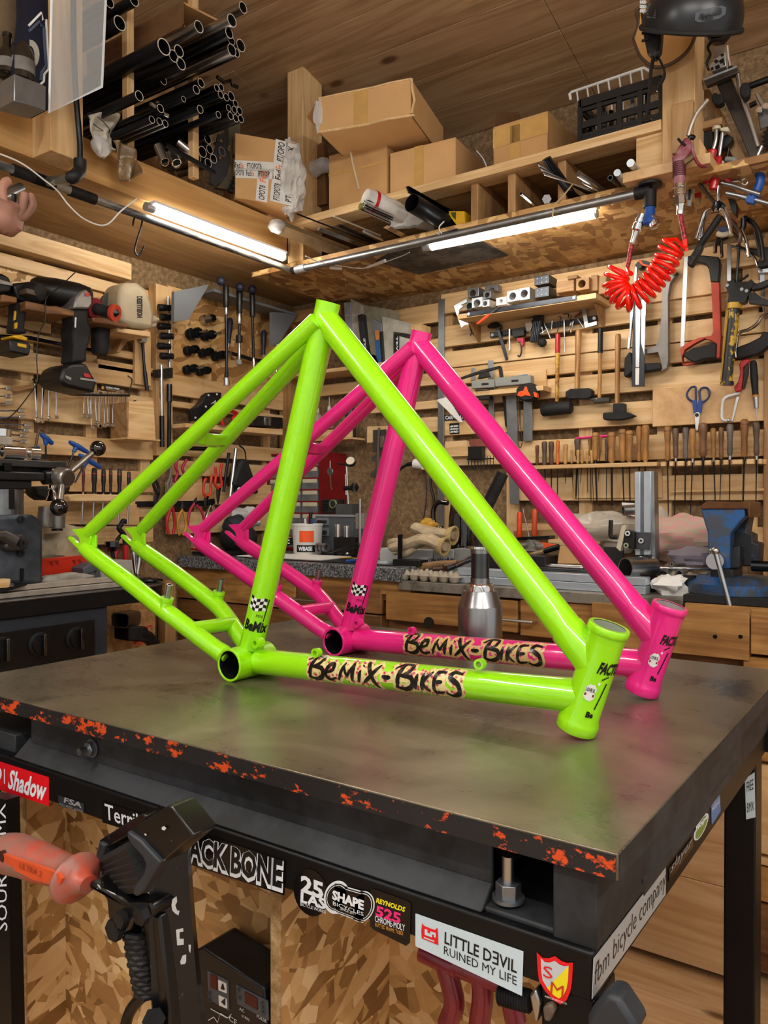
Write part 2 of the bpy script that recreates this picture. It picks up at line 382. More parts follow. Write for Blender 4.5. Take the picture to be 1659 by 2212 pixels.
part(t,'sleeve',MB().cyl(A,A+V((.045,0,0)),.0155),ALU)
part(t,'elbow',MB().tube([P1,P1+V((.02,.02,0)),A-V((.015,0,0)),A+V((.005,0,0))],.013,12),IRON)
tee=B+V((.028,0,0)); m=MB(); m.cyl(B-V((.012,0,0)),B+V((.03,0,0)),.0175); m.cyl(tee,tee-V((0,0,.045)),.017); m.cyl(tee+V((0,0,.012)),tee+V((0,0,.018)),.032); part(t,'tee_fitting',m,IRON)
# white cable from the left tube
one('cable',MB().tube(bez([at(x,y,x=.53) for x,y in ((-20,325),(45,352),(97,390),(125,413),(150,445),(185,475),(228,486),(262,455),(295,430))],6),.0022,6),WHITE,'white cable looping from the left light tube over the air pipe','cable')
m=thing('cable',at(700,560,z=2.045),'white cable with inline connectors below the right pipe','cable')
part(m,'wire',MB().tube(bez([at(x,y,z=2.045) for x,y in ((660,553),(690,566),(740,575),(790,579),(860,556),(885,545))],5),.0018,6),WHITE)
part(m,'connector',MB().tube([at(712,578,z=2.043),at(738,580,z=2.043)],.006,8),WHITE); part(m,'connector',MB().tube([at(793,578,z=2.043),at(832,563,z=2.043)],[.004,.006],8),WHITE)
# hook
one('s_hook',MB().tube(bez([at(x,y,x=.48) for x,y in ((287,487),(290,472),(300,463),(307,470),(305,490),(297,515),(291,540),(297,552),(305,546),(311,532))],5),.0028,8),DSTEEL,'black steel S hook hanging from the left air pipe','hook')
one('twine',MB().tube(bez([at(x,y,y=-.62) for x,y in ((1238,397),(1215,425),(1197,445),(1193,470))],4),.0022,6),mat('#b9a37a',.8),'knotted twine tied round the right air pipe','twine')
# ================= WELDING TABLE =================
TX0,TX1,TY0,TY1,TZ=1.126,2.248,-2.135,-1.245,.90
def steel_top():
    t=NT('table_steel'); v=t.coord(False); f=t.noise(v,5,6,.65,.8); g=t.noise(t.n('Mapping',i_Vector=v,i_Scale=(4,40,1)).outputs[0],3,4)
    c=t.ramp(f,[(.3,'#5a5245'),(.5,'#7a705c'),(.7,'#938871')])
    r=t.n('Math',operation='MULTIPLY_ADD',k0=f,k1=.3,k2=t.n('Math',operation='MULTIPLY_ADD',k0=g,k1=.12,k2=.10).outputs[0]).outputs[0]
    t.set(Base_Color=c,Metallic=.55,Roughness=r).bump(g,.04,.001); return t.m
table=thing('welding_table',(1.69,-1.69,0),'heavy steel welding table with stickered black frame, two bike frames on top','table')
def pt(n,mb,m,**k): return part(table,n,mb,m,**k)
pt('tabletop',MB().span((TX0,TY0,.8765),(TX1,TY1,TZ)),steel_top(),bev=.0012)
EDGE=worn('edge_paint','#1e1e20','#d8501c',24,.605,.64,.5,.2,(1,1,1.6))
pt('tabletop_edge',MB().span((TX0,TY0-.0012,.8775),(TX1-.002,TY0+.001,.8978)),EDGE)
BED=worn('cast_bed','#1c1e21','#303338',8,.45,.6,.6,.2)
m=MB(); xa,xb=at(45,1580,y=TY0+.012).x,at(1046,1850,y=TY0+.012).x
m.span((xa,TY0+.028,.826),(xb,TY0+.045,.8775)); m.span((TX0+.02,TY0+.14,.80),(TX1-.02,TY1-.02,.8775)); m.span((TX1-.062,TY0+.008,.806),(TX1-.021,TY0+.05,.8775)); m.span((TX1-.04,TY0+.02,.806),(TX1-.0205,TY1-.02,.8775)); m.span((xb-.014,TY0+.03,.806),(xb,TY0+.14,.8775))
m.prism([(xa-.012,TY0+.006,.8075),(xa-.012,TY0+.034,.832),(xa-.012,TY0+.16,.832),(xa-.012,TY0+.16,.806)],(xb-xa+.012,0,0)); m.prism([(xb,TY0+.012,.812),(TX1-.03,TY0+.012,.812),(TX1-.03,TY0+.16,.82),(xb,TY0+.16,.82)],(0,0,-.006)); m.span((TX0+.012,TY0+.02,.806),(xa-.03,TY0+.1,.835))
pt('cast_bed',m,BED,bev=.002); pt('tabletop_edge',MB().span((TX1-.001,TY0+.002,.8775),(TX1+.0008,TY1,.8985)),BED)
FRAMEM=mat('#08080a',.42,.0,var=.1,spec=.3,key='fr')
m=MB(); zb,zt=.764,.8075
m.span((TX0+.01,TY0+.002,zb),(TX1-.022,TY0+.045,zt)); m.span((TX0+.01,TY1-.05,zb),(TX1-.01,TY1-.01,zt)); m.span((TX0+.01,TY0+.045,zb),(TX0+.05,TY1-.05,zt)); m.span((TX1-.06,TY0+.045,zb),(TX1-.022,TY1-.05,zt))
pt('frame',m,FRAMEM,bev=.003)
ly=at(1595,2000,x=TX1-.0).y
for a,b in ((TX0+.012,TY0+.004),(TX1-.072,TY0+.006),(TX0+.012,TY1-.06),(TX1-.076,TY1-.115)): pt('leg',MB().span((a,b,0),(a+.05,b+.055,zb)),FRAMEM,bev=.003)
# weld ledge on the right side
c0,c1=at(1388,1905,x=TX1-.02),at(1592,1645,x=TX1-.02)
pt('weld_strip',MB().tube([c0-V((.004,0,0)),c1-V((.004,0,0))],.0052,8),BED)
def bolt(base,d,r,h,label):
    base,d=V(base),V(d); t=table
    b=pt('bolt',MB().cyl(base,base+d*h,r*.5,n=16),STEEL,label=label)
    n=MB().hexnut(base+d*h*.06,base+d*h*.40,r); o=mesh_obj('nut',n,ALUD,wloc(table),bev=.0008); o.parent=b
    w=MB().cyl(base,base+d*h*.08,r*1.25); o=mesh_obj('washer',w,ALUD,wloc(table)); o.parent=b
bolt(at(200,1616,y=TY0+.027),(0,-1,0),.0105,.022,'steel bolt and nut at the left end of the apron')
q=at(1098,1942,z=.816); bolt((q.x,q.y,.816),(0,0,1),.0125,.042,'upright threaded bolt with nut in the open corner')
# ---- stickers on the frame: sheet + lettering
def on_front(px,py): return at(px,py,y=TY0+.0015)
def on_side(px,py): return at(px,py,x=TX1-.0215)
NF,NS=V((0,-1,0)),V((1,0,0))
def sticker(lab,pts,m,fn,n,parent=None,h=.0006):
    n=V(n); q=[fn(x,y)+n*h for x,y in pts]; return part(parent or table,'sticker',MB().prism(q,-n*h),m,label=lab,smooth=False)
def letters(st,items,fn,n,h=.001,col=None):
    for s,bl,br,tl,m,kw in items:
        mb=MB(); txt(mb,s,fn(*bl),fn(*br),fn(*tl),n,h,**kw); o=mesh_obj('lettering',mb,m,wloc(st),smooth=False); o.parent=st
def marks(st,polys,m,fn,n,h=.001,name='emblem'):
    mb=MB()
    for p in polys: mb.poly([fn(x,y)+V(n)*h for x,y in p])
    o=mesh_obj(name,mb,m,wloc(st),smooth=False); o.parent=st
def ell_px(cx,cy,rx,ry,rot=0,n=28):
    return [(cx+rx*math.cos(a)*math.cos(rot)-ry*math.sin(a)*math.sin(rot),cy+rx*math.cos(a)*math.sin(rot)+ry*math.sin(a)*math.cos(rot)) for a in (2*math.pi*i/n for i in range(n))]
INKW=mat('#dfe6ee',.4,var=0,key='ink'); INKB=mat('#0c0c10',.4,var=0,key='ink'); PAPER=mat('#c3d6e2',.35,var=0,key='paper'); REDS=mat('#d5101e',.35,var=0,key='stk'); INKG=mat('#8b9096',.4,var=0,key='ink'); INKR=mat('#e0141c',.4,var=0,key='ink'); INKY=mat('#e8d820',.4,var=0,key='ink'); INKM=mat('#e02878',.4,var=0,key='ink'); INKO=mat('#d89a40',.4,var=0,key='ink'); BSTK=mat('#09090b',.2,var=0,key='stk')
s=sticker('red sticker with white script lettering',[(-40,1632),(106,1679),(106,1741),(-40,1693)],REDS,on_front,NF)
letters(s,[('Shadow',(18,1703),(101,1732),(20,1660),INKW,dict(shear=.3,bold=.03))],on_front,NF)
marks(s,[[(10,1660),(12,1661),(12,1693),(10,1692)],ell_px(-4,1671,9,15)],INKW,on_front,NF)
s=sticker('small dark grey sticker with outlined lettering',[(127,1718),(182,1736),(182,1752),(180,1754),(127,1740)],mat('#2a2d30',.3,var=0),on_front,NF)
letters(s,[('FSA',(139,1733),(178,1746),(139,1721),INKG,dict(bold=.03,shear=.1)),('FULL SPEED AHEAD',(130,1739),(180,1755),(130,1734),INKG,{})],on_front,NF)
s=sticker('black sticker with white lettering behind the clamp',[(222,1730),(420,1795),(420,1840),(222,1776)],BSTK,on_front,NF)
letters(s,[('Terrible',(229,1769),(335,1804),(227,1735),INKW,dict(bold=.01))],on_front,NF)
s=sticker('wide black sticker with big white outlined lettering',[(370,1778),(617,1860),(615,1934),(370,1854)],BSTK,on_front,NF)
letters(s,[('BLACK BONE',(372,1852),(612,1930),(374,1788),INKW,dict(bold=.085)),],on_front,NF)
letters(s,[('BLACK BONE',(374,1845),(610,1919),(376,1790),INKB,dict(bold=.03))],on_front,NF,.0014)
s=sticker('round black sticker with number and white lettering',ell_px(672,1928,36,52,-.25),BSTK,on_front,NF)
letters(s,[('25',(651,1925),(700,1944),(651,1888),INKW,dict(bold=.04)),('LAS',(650,1948),(705,1965),(651,1925),INKW,dict(bold=.04)),('BICYCLE WORKS',(650,1955),(705,1973),(650,1948),INKW,{})],on_front,NF)
s=sticker('black bone shaped sticker with white outline and lettering',ell_px(728,1938,27,36,.2)+[],INKW,on_front,NF,h=.0009)
def bone(g):
    L=ell_px(730,1937,27+g,32+g,.3); R_=ell_px(783,1957,27+g,34+g,.3); 
    return [L,R_,[(725,1907-g),(790,1926-g),(786,1993+g),(728,1971+g)]]
marks(s,bone(0),INKW,on_front,NF,.0011); marks(s,bone(-2.5),BSTK,on_front,NF,.0014); marks(s,bone(-5),INKW,on_front,NF,.0016); marks(s,bone(-6.5),BSTK,on_front,NF,.0018)
letters(s,[('SHAPE',(720,1941),(788,1965),(721,1920),INKW,dict(bold=.05)),('BICYCLES',(722,1953),(788,1977),(722,1945),INKW,{}),('SINCE 2011',(738,1963),(770,1975),(738,1957),INKW,{})],on_front,NF,.0022)
s=sticker('black sticker with yellow and pink lettering',[(802,1922),(806,1919),(882,1946),(888,1952),(886,2036),(878,2043),(808,2008),(800,2000)],BSTK,on_front,NF)
letters(s,[('REYNOLDS',(813,1949),(876,1970),(814,1938),INKY,dict(bold=.04,shear=.15)),('525',(812,1977),(866,1996),(814,1954),INKM,dict(bold=.04)),('CHROME-MOLY',(811,1990),(876,2011),(811,1976),INKW,dict(bold=.01)),('BUTTED FRAME TUBES',(812,2000),(872,2020),(812,1992),INKO,{})],on_front,NF)
s=sticker('white sticker with red horned emblem and dark lettering',[(898,1973),(1131,2055),(1128,2151),(898,2043)],PAPER,on_front,NF)
letters(s,[('LITTLE D\u018eVIL',(961,2037),(1117,2102),(962,2010),INKB,dict(bold=.015)),('RUINED MY LIFE',(960,2060),(1117,2128),(960,2042),INKB,{})],on_front,NF)
marks(s,[[(913,1993),(917,1999),(927,2003),(940,2008),(946,2003),(947,2010),(948,2041),(912,2026),(911,2010)]],INKR,on_front,NF); marks(s,[[(919,2005),(925,2007),(925,2013),(931,2016),(931,2010),(943,2014),(943,2024),(939,2023),(939,2018),(935,2017),(935,2024),(919,2018)],[(917,2022),(940,2031),(940,2034),(917,2025)]],PAPER,on_front,NF,.0014)
SH=[(1160,2057),(1172,2069),(1186,2070),(1199,2065),(1213,2076),(1225,2080),(1238,2079),(1236,2120),(1232,2142),(1224,2160),(1211,2169),(1196,2160),(1178,2140),(1165,2118),(1162,2095)]
def scale(p,f):
    cx=sum(a for a,_ in p)/len(p); cy=sum(b for _,b in p)/len(p); return [(cx+(a-cx)*f,cy+(b-cy)*f) for a,b in p]
s=sticker('red bordered shield sticker, silver and yellow halves',SH,INKR,on_front,NF)
I=scale(SH,.78); marks(s,[I],mat('#bfc6cc',.3,var=0),on_front,NF); marks(s,[[I[6],I[7],I[8],I[9],I[10],I[11],I[12]]],INKY,on_front,NF,.0013)
letters(s,[('S',(1175,2108),(1195,2114),(1175,2083),INKR,{}),('M',(1190,2143),(1218,2154),(1192,2118),mat('#c4381a',.4,var=0,key='ink'),{})],on_front,NF,.0017); letters(s,[('AMERICAN BICYCLE CO.',(1178,2152),(1226,2169),(1178,2148),INKW,{})],on_front,NF,.0014)
# right side stickers
s=sticker('long silver sticker with tall dark lettering',[(1282,2070),(1437,1868),(1437,1932),(1278,2158)],mat('#b5b8ba',.35,.3,var=0),on_side,NS)
letters(s,[('fbm bicycle company',(1281,2145),(1435,1925),(1284,2082),INKB,dict(bold=-.01))],on_side,NS)
s=sticker('scratchy white hand lettered sticker',[(1444,1876),(1496,1806),(1496,1829),(1444,1905)],BSTK,on_side,NS); letters(s,[('slayer',(1446,1893),(1494,1828),(1446,1868),INKG,dict(shear=.4))],on_side,NS)
s=sticker('oval white and green sticker',ell_px(1514,1786,9,32,.42),INKW,on_side,NS); marks(s,[ell_px(1514,1786,7,28,.42)],mat('#6d8a3a',.4,var=0),on_side,NS); letters(s,[('hope',(1501,1800),(1527,1768),(1501,1785),INKW,dict(bold=.04))],on_side,NS,.0014)
s=sticker('blue and white label sticker',[(1535,1730),(1553,1704),(1556,1752),(1537,1781)],mat('#3d6fae',.4,var=0),on_side,NS); letters(s,[('PRODUCT',(1537,1740),(1553,1718),(1537,1732),INKW,{}),('MODULE',(1537,1754),(1554,1732),(1537,1744),INKW,{})],on_side,NS)
lgx=TX1-.0575
s=sticker('white sticker high on the far right leg',[(1609,1682),(1630,1668),(1632,1765),(1612,1770)],PAPER,lambda x,y:at(x,y,y=TY1-.116),NF); letters(s,[('FREE',(1613,1712),(1628,1704),(1613,1690),INKB,{}),('BMX',(1614,1755),(1629,1750),(1614,1735),INKB,{})],lambda x,y:at(x,y,y=TY1-.116),NF,.001)
# ---- cabinet of OSB below the table
cab=thing('storage_cabinet',(1.6,-1.8,0),'open cabinet of rough OSB boards under the welding table','cabinet')
yb=-1.98; f=lambda px,py:at(px,py,y=-2.08)
xm=f(602,2000).x; xl=f(62,1900).x; xl0=f(20,1900).x
part(cab,'back_panel',MB().span((xl,-2.02,.02),(xm,-2.0,.762)),OSB)
part(cab,'rear_panel',MB().span((xm,-1.86,.02),(at(1180,2100,y=-1.86).x+.05,-1.84,.762)),OSB)
EDG=speck('osb_edge',['#8a6a40','#b08f62','#cdb48a'],70,.8,.4)
for n,a in (('side_panel',xl-.008),('divider',xm-.004),('side_panel',xl0-.006)): part(cab,n,MB().span((a,-2.088,.02),(a+.016,-1.7,.762)),OSB); part(cab,'raw_edge',MB().span((a,-2.09,.02),(a+.016,-2.088,.762)),EDG)
part(cab,'batten',MB().span((f(540,1950).x,-2.09,.735),(f(585,1950).x,-2.0,.762)),PINE['x'])
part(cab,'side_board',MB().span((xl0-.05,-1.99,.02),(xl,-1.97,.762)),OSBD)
# black sign post at the left
q=thing('banner_post',at(0,1900,y=-2.17),'black flat post with white vertical lettering at the left edge','post')
part(q,'board',MB().prism([at(x,y,y=-2.17) for x,y in ((-60,1712),(14,1728),(26,2240),(-60,2240))],(0,.02,0)),FRAMEM)
m=MB(); f2=lambda px,py:at(px,py,y=-2.1705); txt(m,'SOURCEBMX',f2(17,2010),f2(13,1735),f2(-6,2010),(0,-1,0)); part(q,'lettering',m,INKW,smooth=False)
# ================= THE TWO BIKE FRAMES =================
def paint(name,c):
    t=NT(name); t.set(Base_Color=lin(c),Roughness=.32,Coat_Weight=1.0,Specular_IOR_Level=.4); t.p.inputs['Coat Roughness'].default_value=.04; return t.m
GP0=V((1.512,-1.82,.90)); GEX=V((.588,-.020,0)).normalized()
def gloc(px,py,off=0):
    n=V((-GEX.y,GEX.x,0)); d=ray(px,py); q=CAM+d*((GP0+n*off-CAM).dot(n)/d.dot(n))-GP0
    return q.dot(GEX),q.z
# brush lettering: strokes (points, width) in units of the letter height
def _B(x): return [([(x+.12,.02),(x+.2,.5),(x+.42,.98)],.17),([(x-.02,.78),(x+.4,1.04),(x+.82,.98),(x+.72,.7),(x+.3,.52)],.13),([(x+.3,.52),(x+.85,.48),(x+.9,.2),(x+.5,.0),(x+.02,.1)],.17)]
BRUSH=_B(0)+[([(1.12,.34),(1.5,.46),(1.56,.68),(1.3,.64),(1.1,.28),(1.3,.06),(1.7,.16)],.15),
 ([(1.82,.05),(2.02,.45),(2.2,.82)],.13),([(2.12,.72),(2.26,.4),(2.4,.36),(2.72,.88)],.12),([(2.7,.82),(2.66,.45),(2.6,.08)],.17),
 ([(2.98,.08),(3.1,.56)],.14),([(3.2,.72),(3.24,.78)],.12),([(3.42,1.0),(3.62,.55),(4.06,-.14)],.17),([(4.16,.86),(3.7,.42),(3.24,.08)],.14),([(4.28,.42),(4.5,.4),(4.74,.42)],.14)]+_B(4.95)+[
 ([(5.98,.06),(6.12,.66)],.15),([(6.3,.04),(6.44,.72)],.15),([(6.86,.8),(6.42,.36),(6.72,.02)],.13),
 ([(7.5,.84),(7.1,.78),(6.96,.42),(7.0,.04),(7.46,.08)],.14),([(6.98,.42),(7.36,.46)],.12),
 ([(8.24,.82),(7.86,.86),(7.72,.64),(8.1,.42),(8.16,.12),(7.82,-.06),(7.5,.06)],.17)]
def ribbon(pts,w,taper=True,n=7):
    P=bez([(x,y,0) for x,y in pts],n); m=len(P); L=[];R_=[]
    for i,p in enumerate(P):
        t=(P[min(i+1,m-1)]-P[max(i-1,0)]).normalized(); q=V((-t.y,t.x,0)); e=i/(m-1)
        k=w*.5*((.45+.55*min(1,min(e,1-e)*4)) if taper else 1)
        L.append(p+q*k); R_.append(p-q*k)
    return L,R_
def ribbons_on(mb,strokes,fn,extra=0,taper=True):
    for pts,w in strokes:
        if extra:
            (x0,y0),(x1,y1)=pts[0],pts[1]; (x2,y2),(x3,y3)=pts[-2],pts[-1]; e=extra*.45
            d0=math.hypot(x1-x0,y1-y0) or 1; d1=math.hypot(x3-x2,y3-y2) or 1
            pts=[(x0-(x1-x0)/d0*e,y0-(y1-y0)/d0*e)]+pts+[(x3+(x3-x2)/d1*e,y3+(y3-y2)/d1*e)]
        L,R_=ribbon(pts,w+extra,taper and not extra)
        for i in range(len(L)-1):
            k=1 if not extra else 3
            for j in range(k):
                a=[L[i].lerp(R_[i],j/k),L[i+1].lerp(R_[i+1],j/k),L[i+1].lerp(R_[i+1],(j+1)/k),L[i].lerp(R_[i],(j+1)/k)]
                mb.poly([fn(p.x,p.y) for p in a])
def leopard(name,base,spot,edge):
    t=NT(name); v=t.coord(False); vo=t.n('TexVoronoi',i_Vector=v,i_Scale=150.).outputs['Distance']
    t.set(Base_Color=t.ramp(vo,[(.28,spot),(.36,edge),(.5,base)]),Roughness=.3,Coat_Weight=.5); return t.m
def bike_frame(p0,ex,PAINT,label,LEO,FACT=1.0):
    n=V((-ex.y,ex.x,0)); p0=V(p0)
    w=lambda s,z,o=0:p0+ex*s+n*o+V((0,0,z))
    fr=thing('bike_frame',p0,label,'bike frame','bike frames')
    P=lambda nm,m,mt=PAINT,**k: part(fr,nm,m,mt,**k)
    r=.0275
    m=MB(); m.pipe(w(0,r,-.045),w(0,r,.045),r,.0235,32); bb=P('bottom_bracket_shell',m,bev=.0008)
    m=MB(); m.pipe(w(0,r,-.0435),w(0,r,.0435),.0236,.0222,32)
    for k in range(5): m.pipe(w(0,r,-.040+.003*k),w(0,r,-.0388+.003*k),.0226,.0216,32)
    m.cyl(w(0,r,-.004),w(0,r,.004),.0235); o=mesh_obj('threaded_liner',m,mat('#2a2c30',.35,.8,var=0),wloc(fr)); o.parent=bb
    # tubes: profile bulges towards the joints
    st=MB(); a,b=w(.0075,.0518),w(.1768,.609)
    st.lathe(a,b,[(0,.0205),(.9,.0205),(.945,.0205),(.955,.0192),(1,.0192),(1,.0168),(.9,.0168)],28,cap=False); P('seat_tube',st)
    m=MB(); m.cyl(w(.1665,.5735),w(.1675,.577),.0208,n=28); P('weld_collar',m)
    tt0,tt1=w(.170,.585),w(.612,.089); P('top_tube',MB().lathe(tt0,tt1,[(0,.0195),(.04,.0205),(.86,.0207),(.905,.0212),(.91,.0226),(.96,.0226),(1,.0232)],28))
    d0,d1=w(.0255,.0296),w(.600,.0515); P('down_tube',MB().lathe(d0,d1,[(0,.021),(.06,.0212),(.8,.0212),(.93,.0222),(1,.0232)],28))
    h0,h1=w(.5835,.0085),w(.6268,.1440); m=MB(); R0=.0236; E=.0262
    m.lathe(h0,h1,[(0,.0205),(0,E-.001),(.01,E),(.085,E),(.10,E-.0006),(.15,R0),(.85,R0),(.91,R0+.001),(.935,E-.0006),(.94,E),(.99,E),(1,E-.001),(1,.0205)],36,cap=False); ht=P('head_tube',m,ang=50)
    o=mesh_obj('bore',MB().pipe(h0.lerp(h1,.004),h0.lerp(h1,.994),.0212,.0203,32),mat('#d5d6d6',.35,.8,var=0),wloc(fr)); o.parent=ht
    # rear triangle, near (-1) and far (+1) side
    dp=[(171,1143),(195,1141),(207,1149),(211,1160),(208,1178),(206,1190),(194,1195),(180,1181),(163,1163),(165,1158),(171,1160),(184,1174),(189,1172),(187,1162)]
    dl=[gloc(x,y,-.06) for x,y in dp]
    for sg in (-1,1):
        o_=.06*sg
        P('dropout',MB().prism([w(s,z,o_-.0035) for s,z in dl],n*.007),bev=.0012)
        P('brake_tab',MB().prism([w(s,z,o_+sg*-.004-.002) for s,z in [gloc(x,y,-.06) for x,y in ((209,1154),(217,1156),(217,1182),(209,1180))]],n*.004),bev=.001)
        e0=gloc(204,1149,-.06); e1=gloc(198,1180,-.06)
        P('seat_stay',MB().tube([w(e0[0],e0[1],o_),w(e0[0],e0[1],o_).lerp(w(.168,.578,o_*.3),.08),w(.168,.578,o_*.3)],[.0122,.0135,.0138],20))
        P('chain_stay',MB().tube(bez([w(e1[0]-.004,e1[1]-.004,o_),w(-.25,.155,o_*.99),w(-.155,.112,o_*.97),w(-.115,.092,o_*.88),w(-.055,.055,o_*.62),w(-.0195,.0367,o_*.5)],5),[.0135]+[.0155]*22+[.0165]*2+[.010],20))
        q=V((.25,0,1)); bs=w(-.14,.118,o_); dd=(ex*.28+V((0,0,1))).normalized()
        bo=P('brake_boss',MB().lathe(bs-dd*.01,bs+dd*.014,[(0,.012),(.6,.010),(.72,.0098),(.75,.0112),(1,.0112)],18))
        o=mesh_obj('stud',MB().pipe(bs+dd*.0135,bs+dd*.038,.0058,.0036,18),mat('#a8aaac',.25,1,var=.05),wloc(fr)); o.parent=bo; o['label']='bare steel stud'
    # bridges
    P('chain_stay_bridge',MB().tube([w(-.085,.080,-.05),w(-.085,.078,.05)],.0125,16))
    m=MB()
    def br(u,v):
        o_=-.040+.080*u; sag=.009*(1-(2*u-1)**2); a=w(-.078,.424-sag,o_); b=w(-.094,.400-sag*.5,o_); return a.lerp(b,v)
    m.grid(br,14,4); brd=P('seat_stay_bridge',m,solid=.005)
    m=MB(); tx=[br(.78,.8),br(.26,.8),br(.78,.2)]; txt(m,'BeMiX',tx[1],tx[0],br(.26,.2),-(br(.5,0)-br(.5,1)).cross(n),.0033); txt(m,'BeMiX',tx[0],tx[1],tx[2],(br(.5,0)-br(.5,1)).cross(n),.0033)
    o=mesh_obj('raised_lettering',m,PAINT,wloc(fr)); o.parent=brd
    # small fittings
    for px,py in ((688,1416),(1037,1443)):
        s,z=gloc(px,py,-.012); P('cable_guide',MB().pipe(w(s,z+.004,-.018),w(s,z+.004,-.008),.0075,.0042,16))
    s,z=gloc(557,1388,-.018); P('bolt_boss',MB().pipe(w(s+.004,z,-.024),w(s+.004,z,-.008),.0085,.004,16))
    # lettering on the down tube
    ax=(d1-d0).normalized(); upv=(V((0,0,1))-ax*ax.z).normalized(); nn=-n
    L=(.426-.148)/8.3
    def dt(x,y,lift=.0007):
        s=.152+x*L; c=d0+ax*(s-.0255); a=math.radians(12)+(y-.47)*.0375/.0212
        return c+(nn*math.cos(a)+upv*math.sin(a))*(.02125+lift)
    lg=MB(); ribbons_on(lg,BRUSH,lambda x,y:dt(x,y,.0004),.30); dc=P('decal',lg,LEO,label='animal print patch behind the name on the down tube')
    lg=MB(); ribbons_on(lg,[(q,k*1.22) for q,k in BRUSH],lambda x,y:dt(x,y,.0009)); o=mesh_obj('lettering',lg,mat('#0a0a0c',.25,var=0,coat=.6,key='ink'),wloc(fr)); o.parent=dc
    # flag and name on the seat tube; angle runs round the tube
    sa=(b-a).normalized(); sx=(ex-sa*ex.dot(sa)).normalized(); sn=sa.cross(sx)
    if sn.dot(n)>0: sn=-sn
    def stp(u,v,lift=.0006):  # u metres round, v metres up
        t=math.radians(-30)+u/.0205; c=a+sa*v; return c+(sn*math.cos(t)+sx*math.sin(t))*(.0206+lift)
    INK=mat('#0a0a0c',.3,var=0,key='ink'); fl=MB(); fw_=MB()
    for i in range(5):
        for j in range(4):
            u0,v0=.006+i*.0058,.072+j*.0055; wv=lambda u:.0022*math.sin(u*260)
            q=[(u0,v0+wv(u0)),(u0+.0058,v0+wv(u0+.0058)),(u0+.0058,v0+.0055+wv(u0+.0058)),(u0,v0+.0055+wv(u0))]
            (fl if (i+j)%2 else fw_).poly([stp(*k) for k in q])
    fl.poly([stp(.0345,.055),stp(.036,.055),stp(.039,.094),stp(.037,.094)]); 
    sd=P('flag_decal',fw_,WHITE,label='chequered flag decal on the seat tube')
    def stxt(mb,s,u0,v0,u1,v1,**k):
        vs,fs=glyphs(s,**k); b_=len(mb.v); mb.v+=[stp(u0+(u1-u0)*x,v0+(v1-v0)*y,.0007) for x,y in vs]; mb.f+=[[b_+i for i in f] for f in fs]
    stxt(fl,'BeMix',.004,.035,.046,.054,bold=.04,shear=.1); stxt(fl,'MINI',.022,.061,.033,.066)
    o=mesh_obj('lettering',fl,INK,wloc(fr)); o.parent=sd
    # head tube decals
    ha=(h1-h0).normalized(); hx=(ex-ha*ex.dot(ha)).normalized(); hn=ha.cross(hx)
    if hn.dot(n)>0: hn=-hn
    def hp(t,v,lift=.0006): a_=math.radians(t); return h0+ha*v+(hn*math.cos(a_)+hx*math.sin(a_))*(R0+lift)
    m=MB()
    for dx_,dv,rr in ((0,0,1),(.5,.25,.7),(-.5,.2,.7),(.5,-.25,.7),(-.5,-.25,.7),(-.2,.4,.6),(.3,.42,.6),(-.2,-.4,.6),(.25,-.42,.6)):
        m.poly([hp(22+dx_*17+11*rr*math.cos(i*.45)*1.1,.060+dv*.017+.0065*rr*math.sin(i*.45),.0005) for i in range(14)])
    m.poly([hp(40+4*math.cos(i*.6),.0735+.002*math.sin(i*.6),.0005) for i in range(10)])
    hd=P('bubble_decal',m,WHITE,label='white speech bubble decal on the head tube')
    m=MB()
    def htxt(s,t0,v0,t1,v1,**k):
        vs,fs=glyphs(s,**k); b_=len(m.v); m.v+=[hp(t0+(t1-t0)*x,v0+(v1-v0)*y,.0009) for x,y in vs]; m.f+=[[b_+i for i in f] for f in fs]
    htxt('FACTOR',22,.086,110,.102,bold=.05,shear=.3); htxt('LOVE IS',8,.061,34,.066,bold=.03); htxt('Be',30,.028,52,.036,bold=.05)
    for q in ([(48,.04),(52,.04),(66,.075),(62,.076)],[(44,.078),(64,.083),(64,.085),(44,.08)]): m.poly([hp(*k,.0008) for k in q])
    o=mesh_obj('lettering',m,INK,wloc(fr)); o.parent=hd
    m=MB(); m.poly([hp(t,v,.0009) for t,v in ((8,.055),(36,.055),(36,.0585),(8,.0585))]); o=mesh_obj('red_line',m,mat('#8a1420',.4,var=0),wloc(fr)); o.parent=hd
    return fr
GREEN=paint('lime_paint','#98e600'); PINK=paint('magenta_paint','#ea1a86')
bike_frame((1.5085,-1.823,.90),V((1,-.012,0)).normalized(),GREEN,'lime green bicycle frame standing nearest on the steel table',leopard('leopard_cream','#e8d79a','#c22a62','#d8b070'))
bike_frame((1.5155,-1.554,.90),V((1,-.0453,0)).normalized(),PINK,'magenta pink bicycle frame standing behind the lime green one',leopard('leopard_sand','#dcb878','#e0288a','#d8b078'))
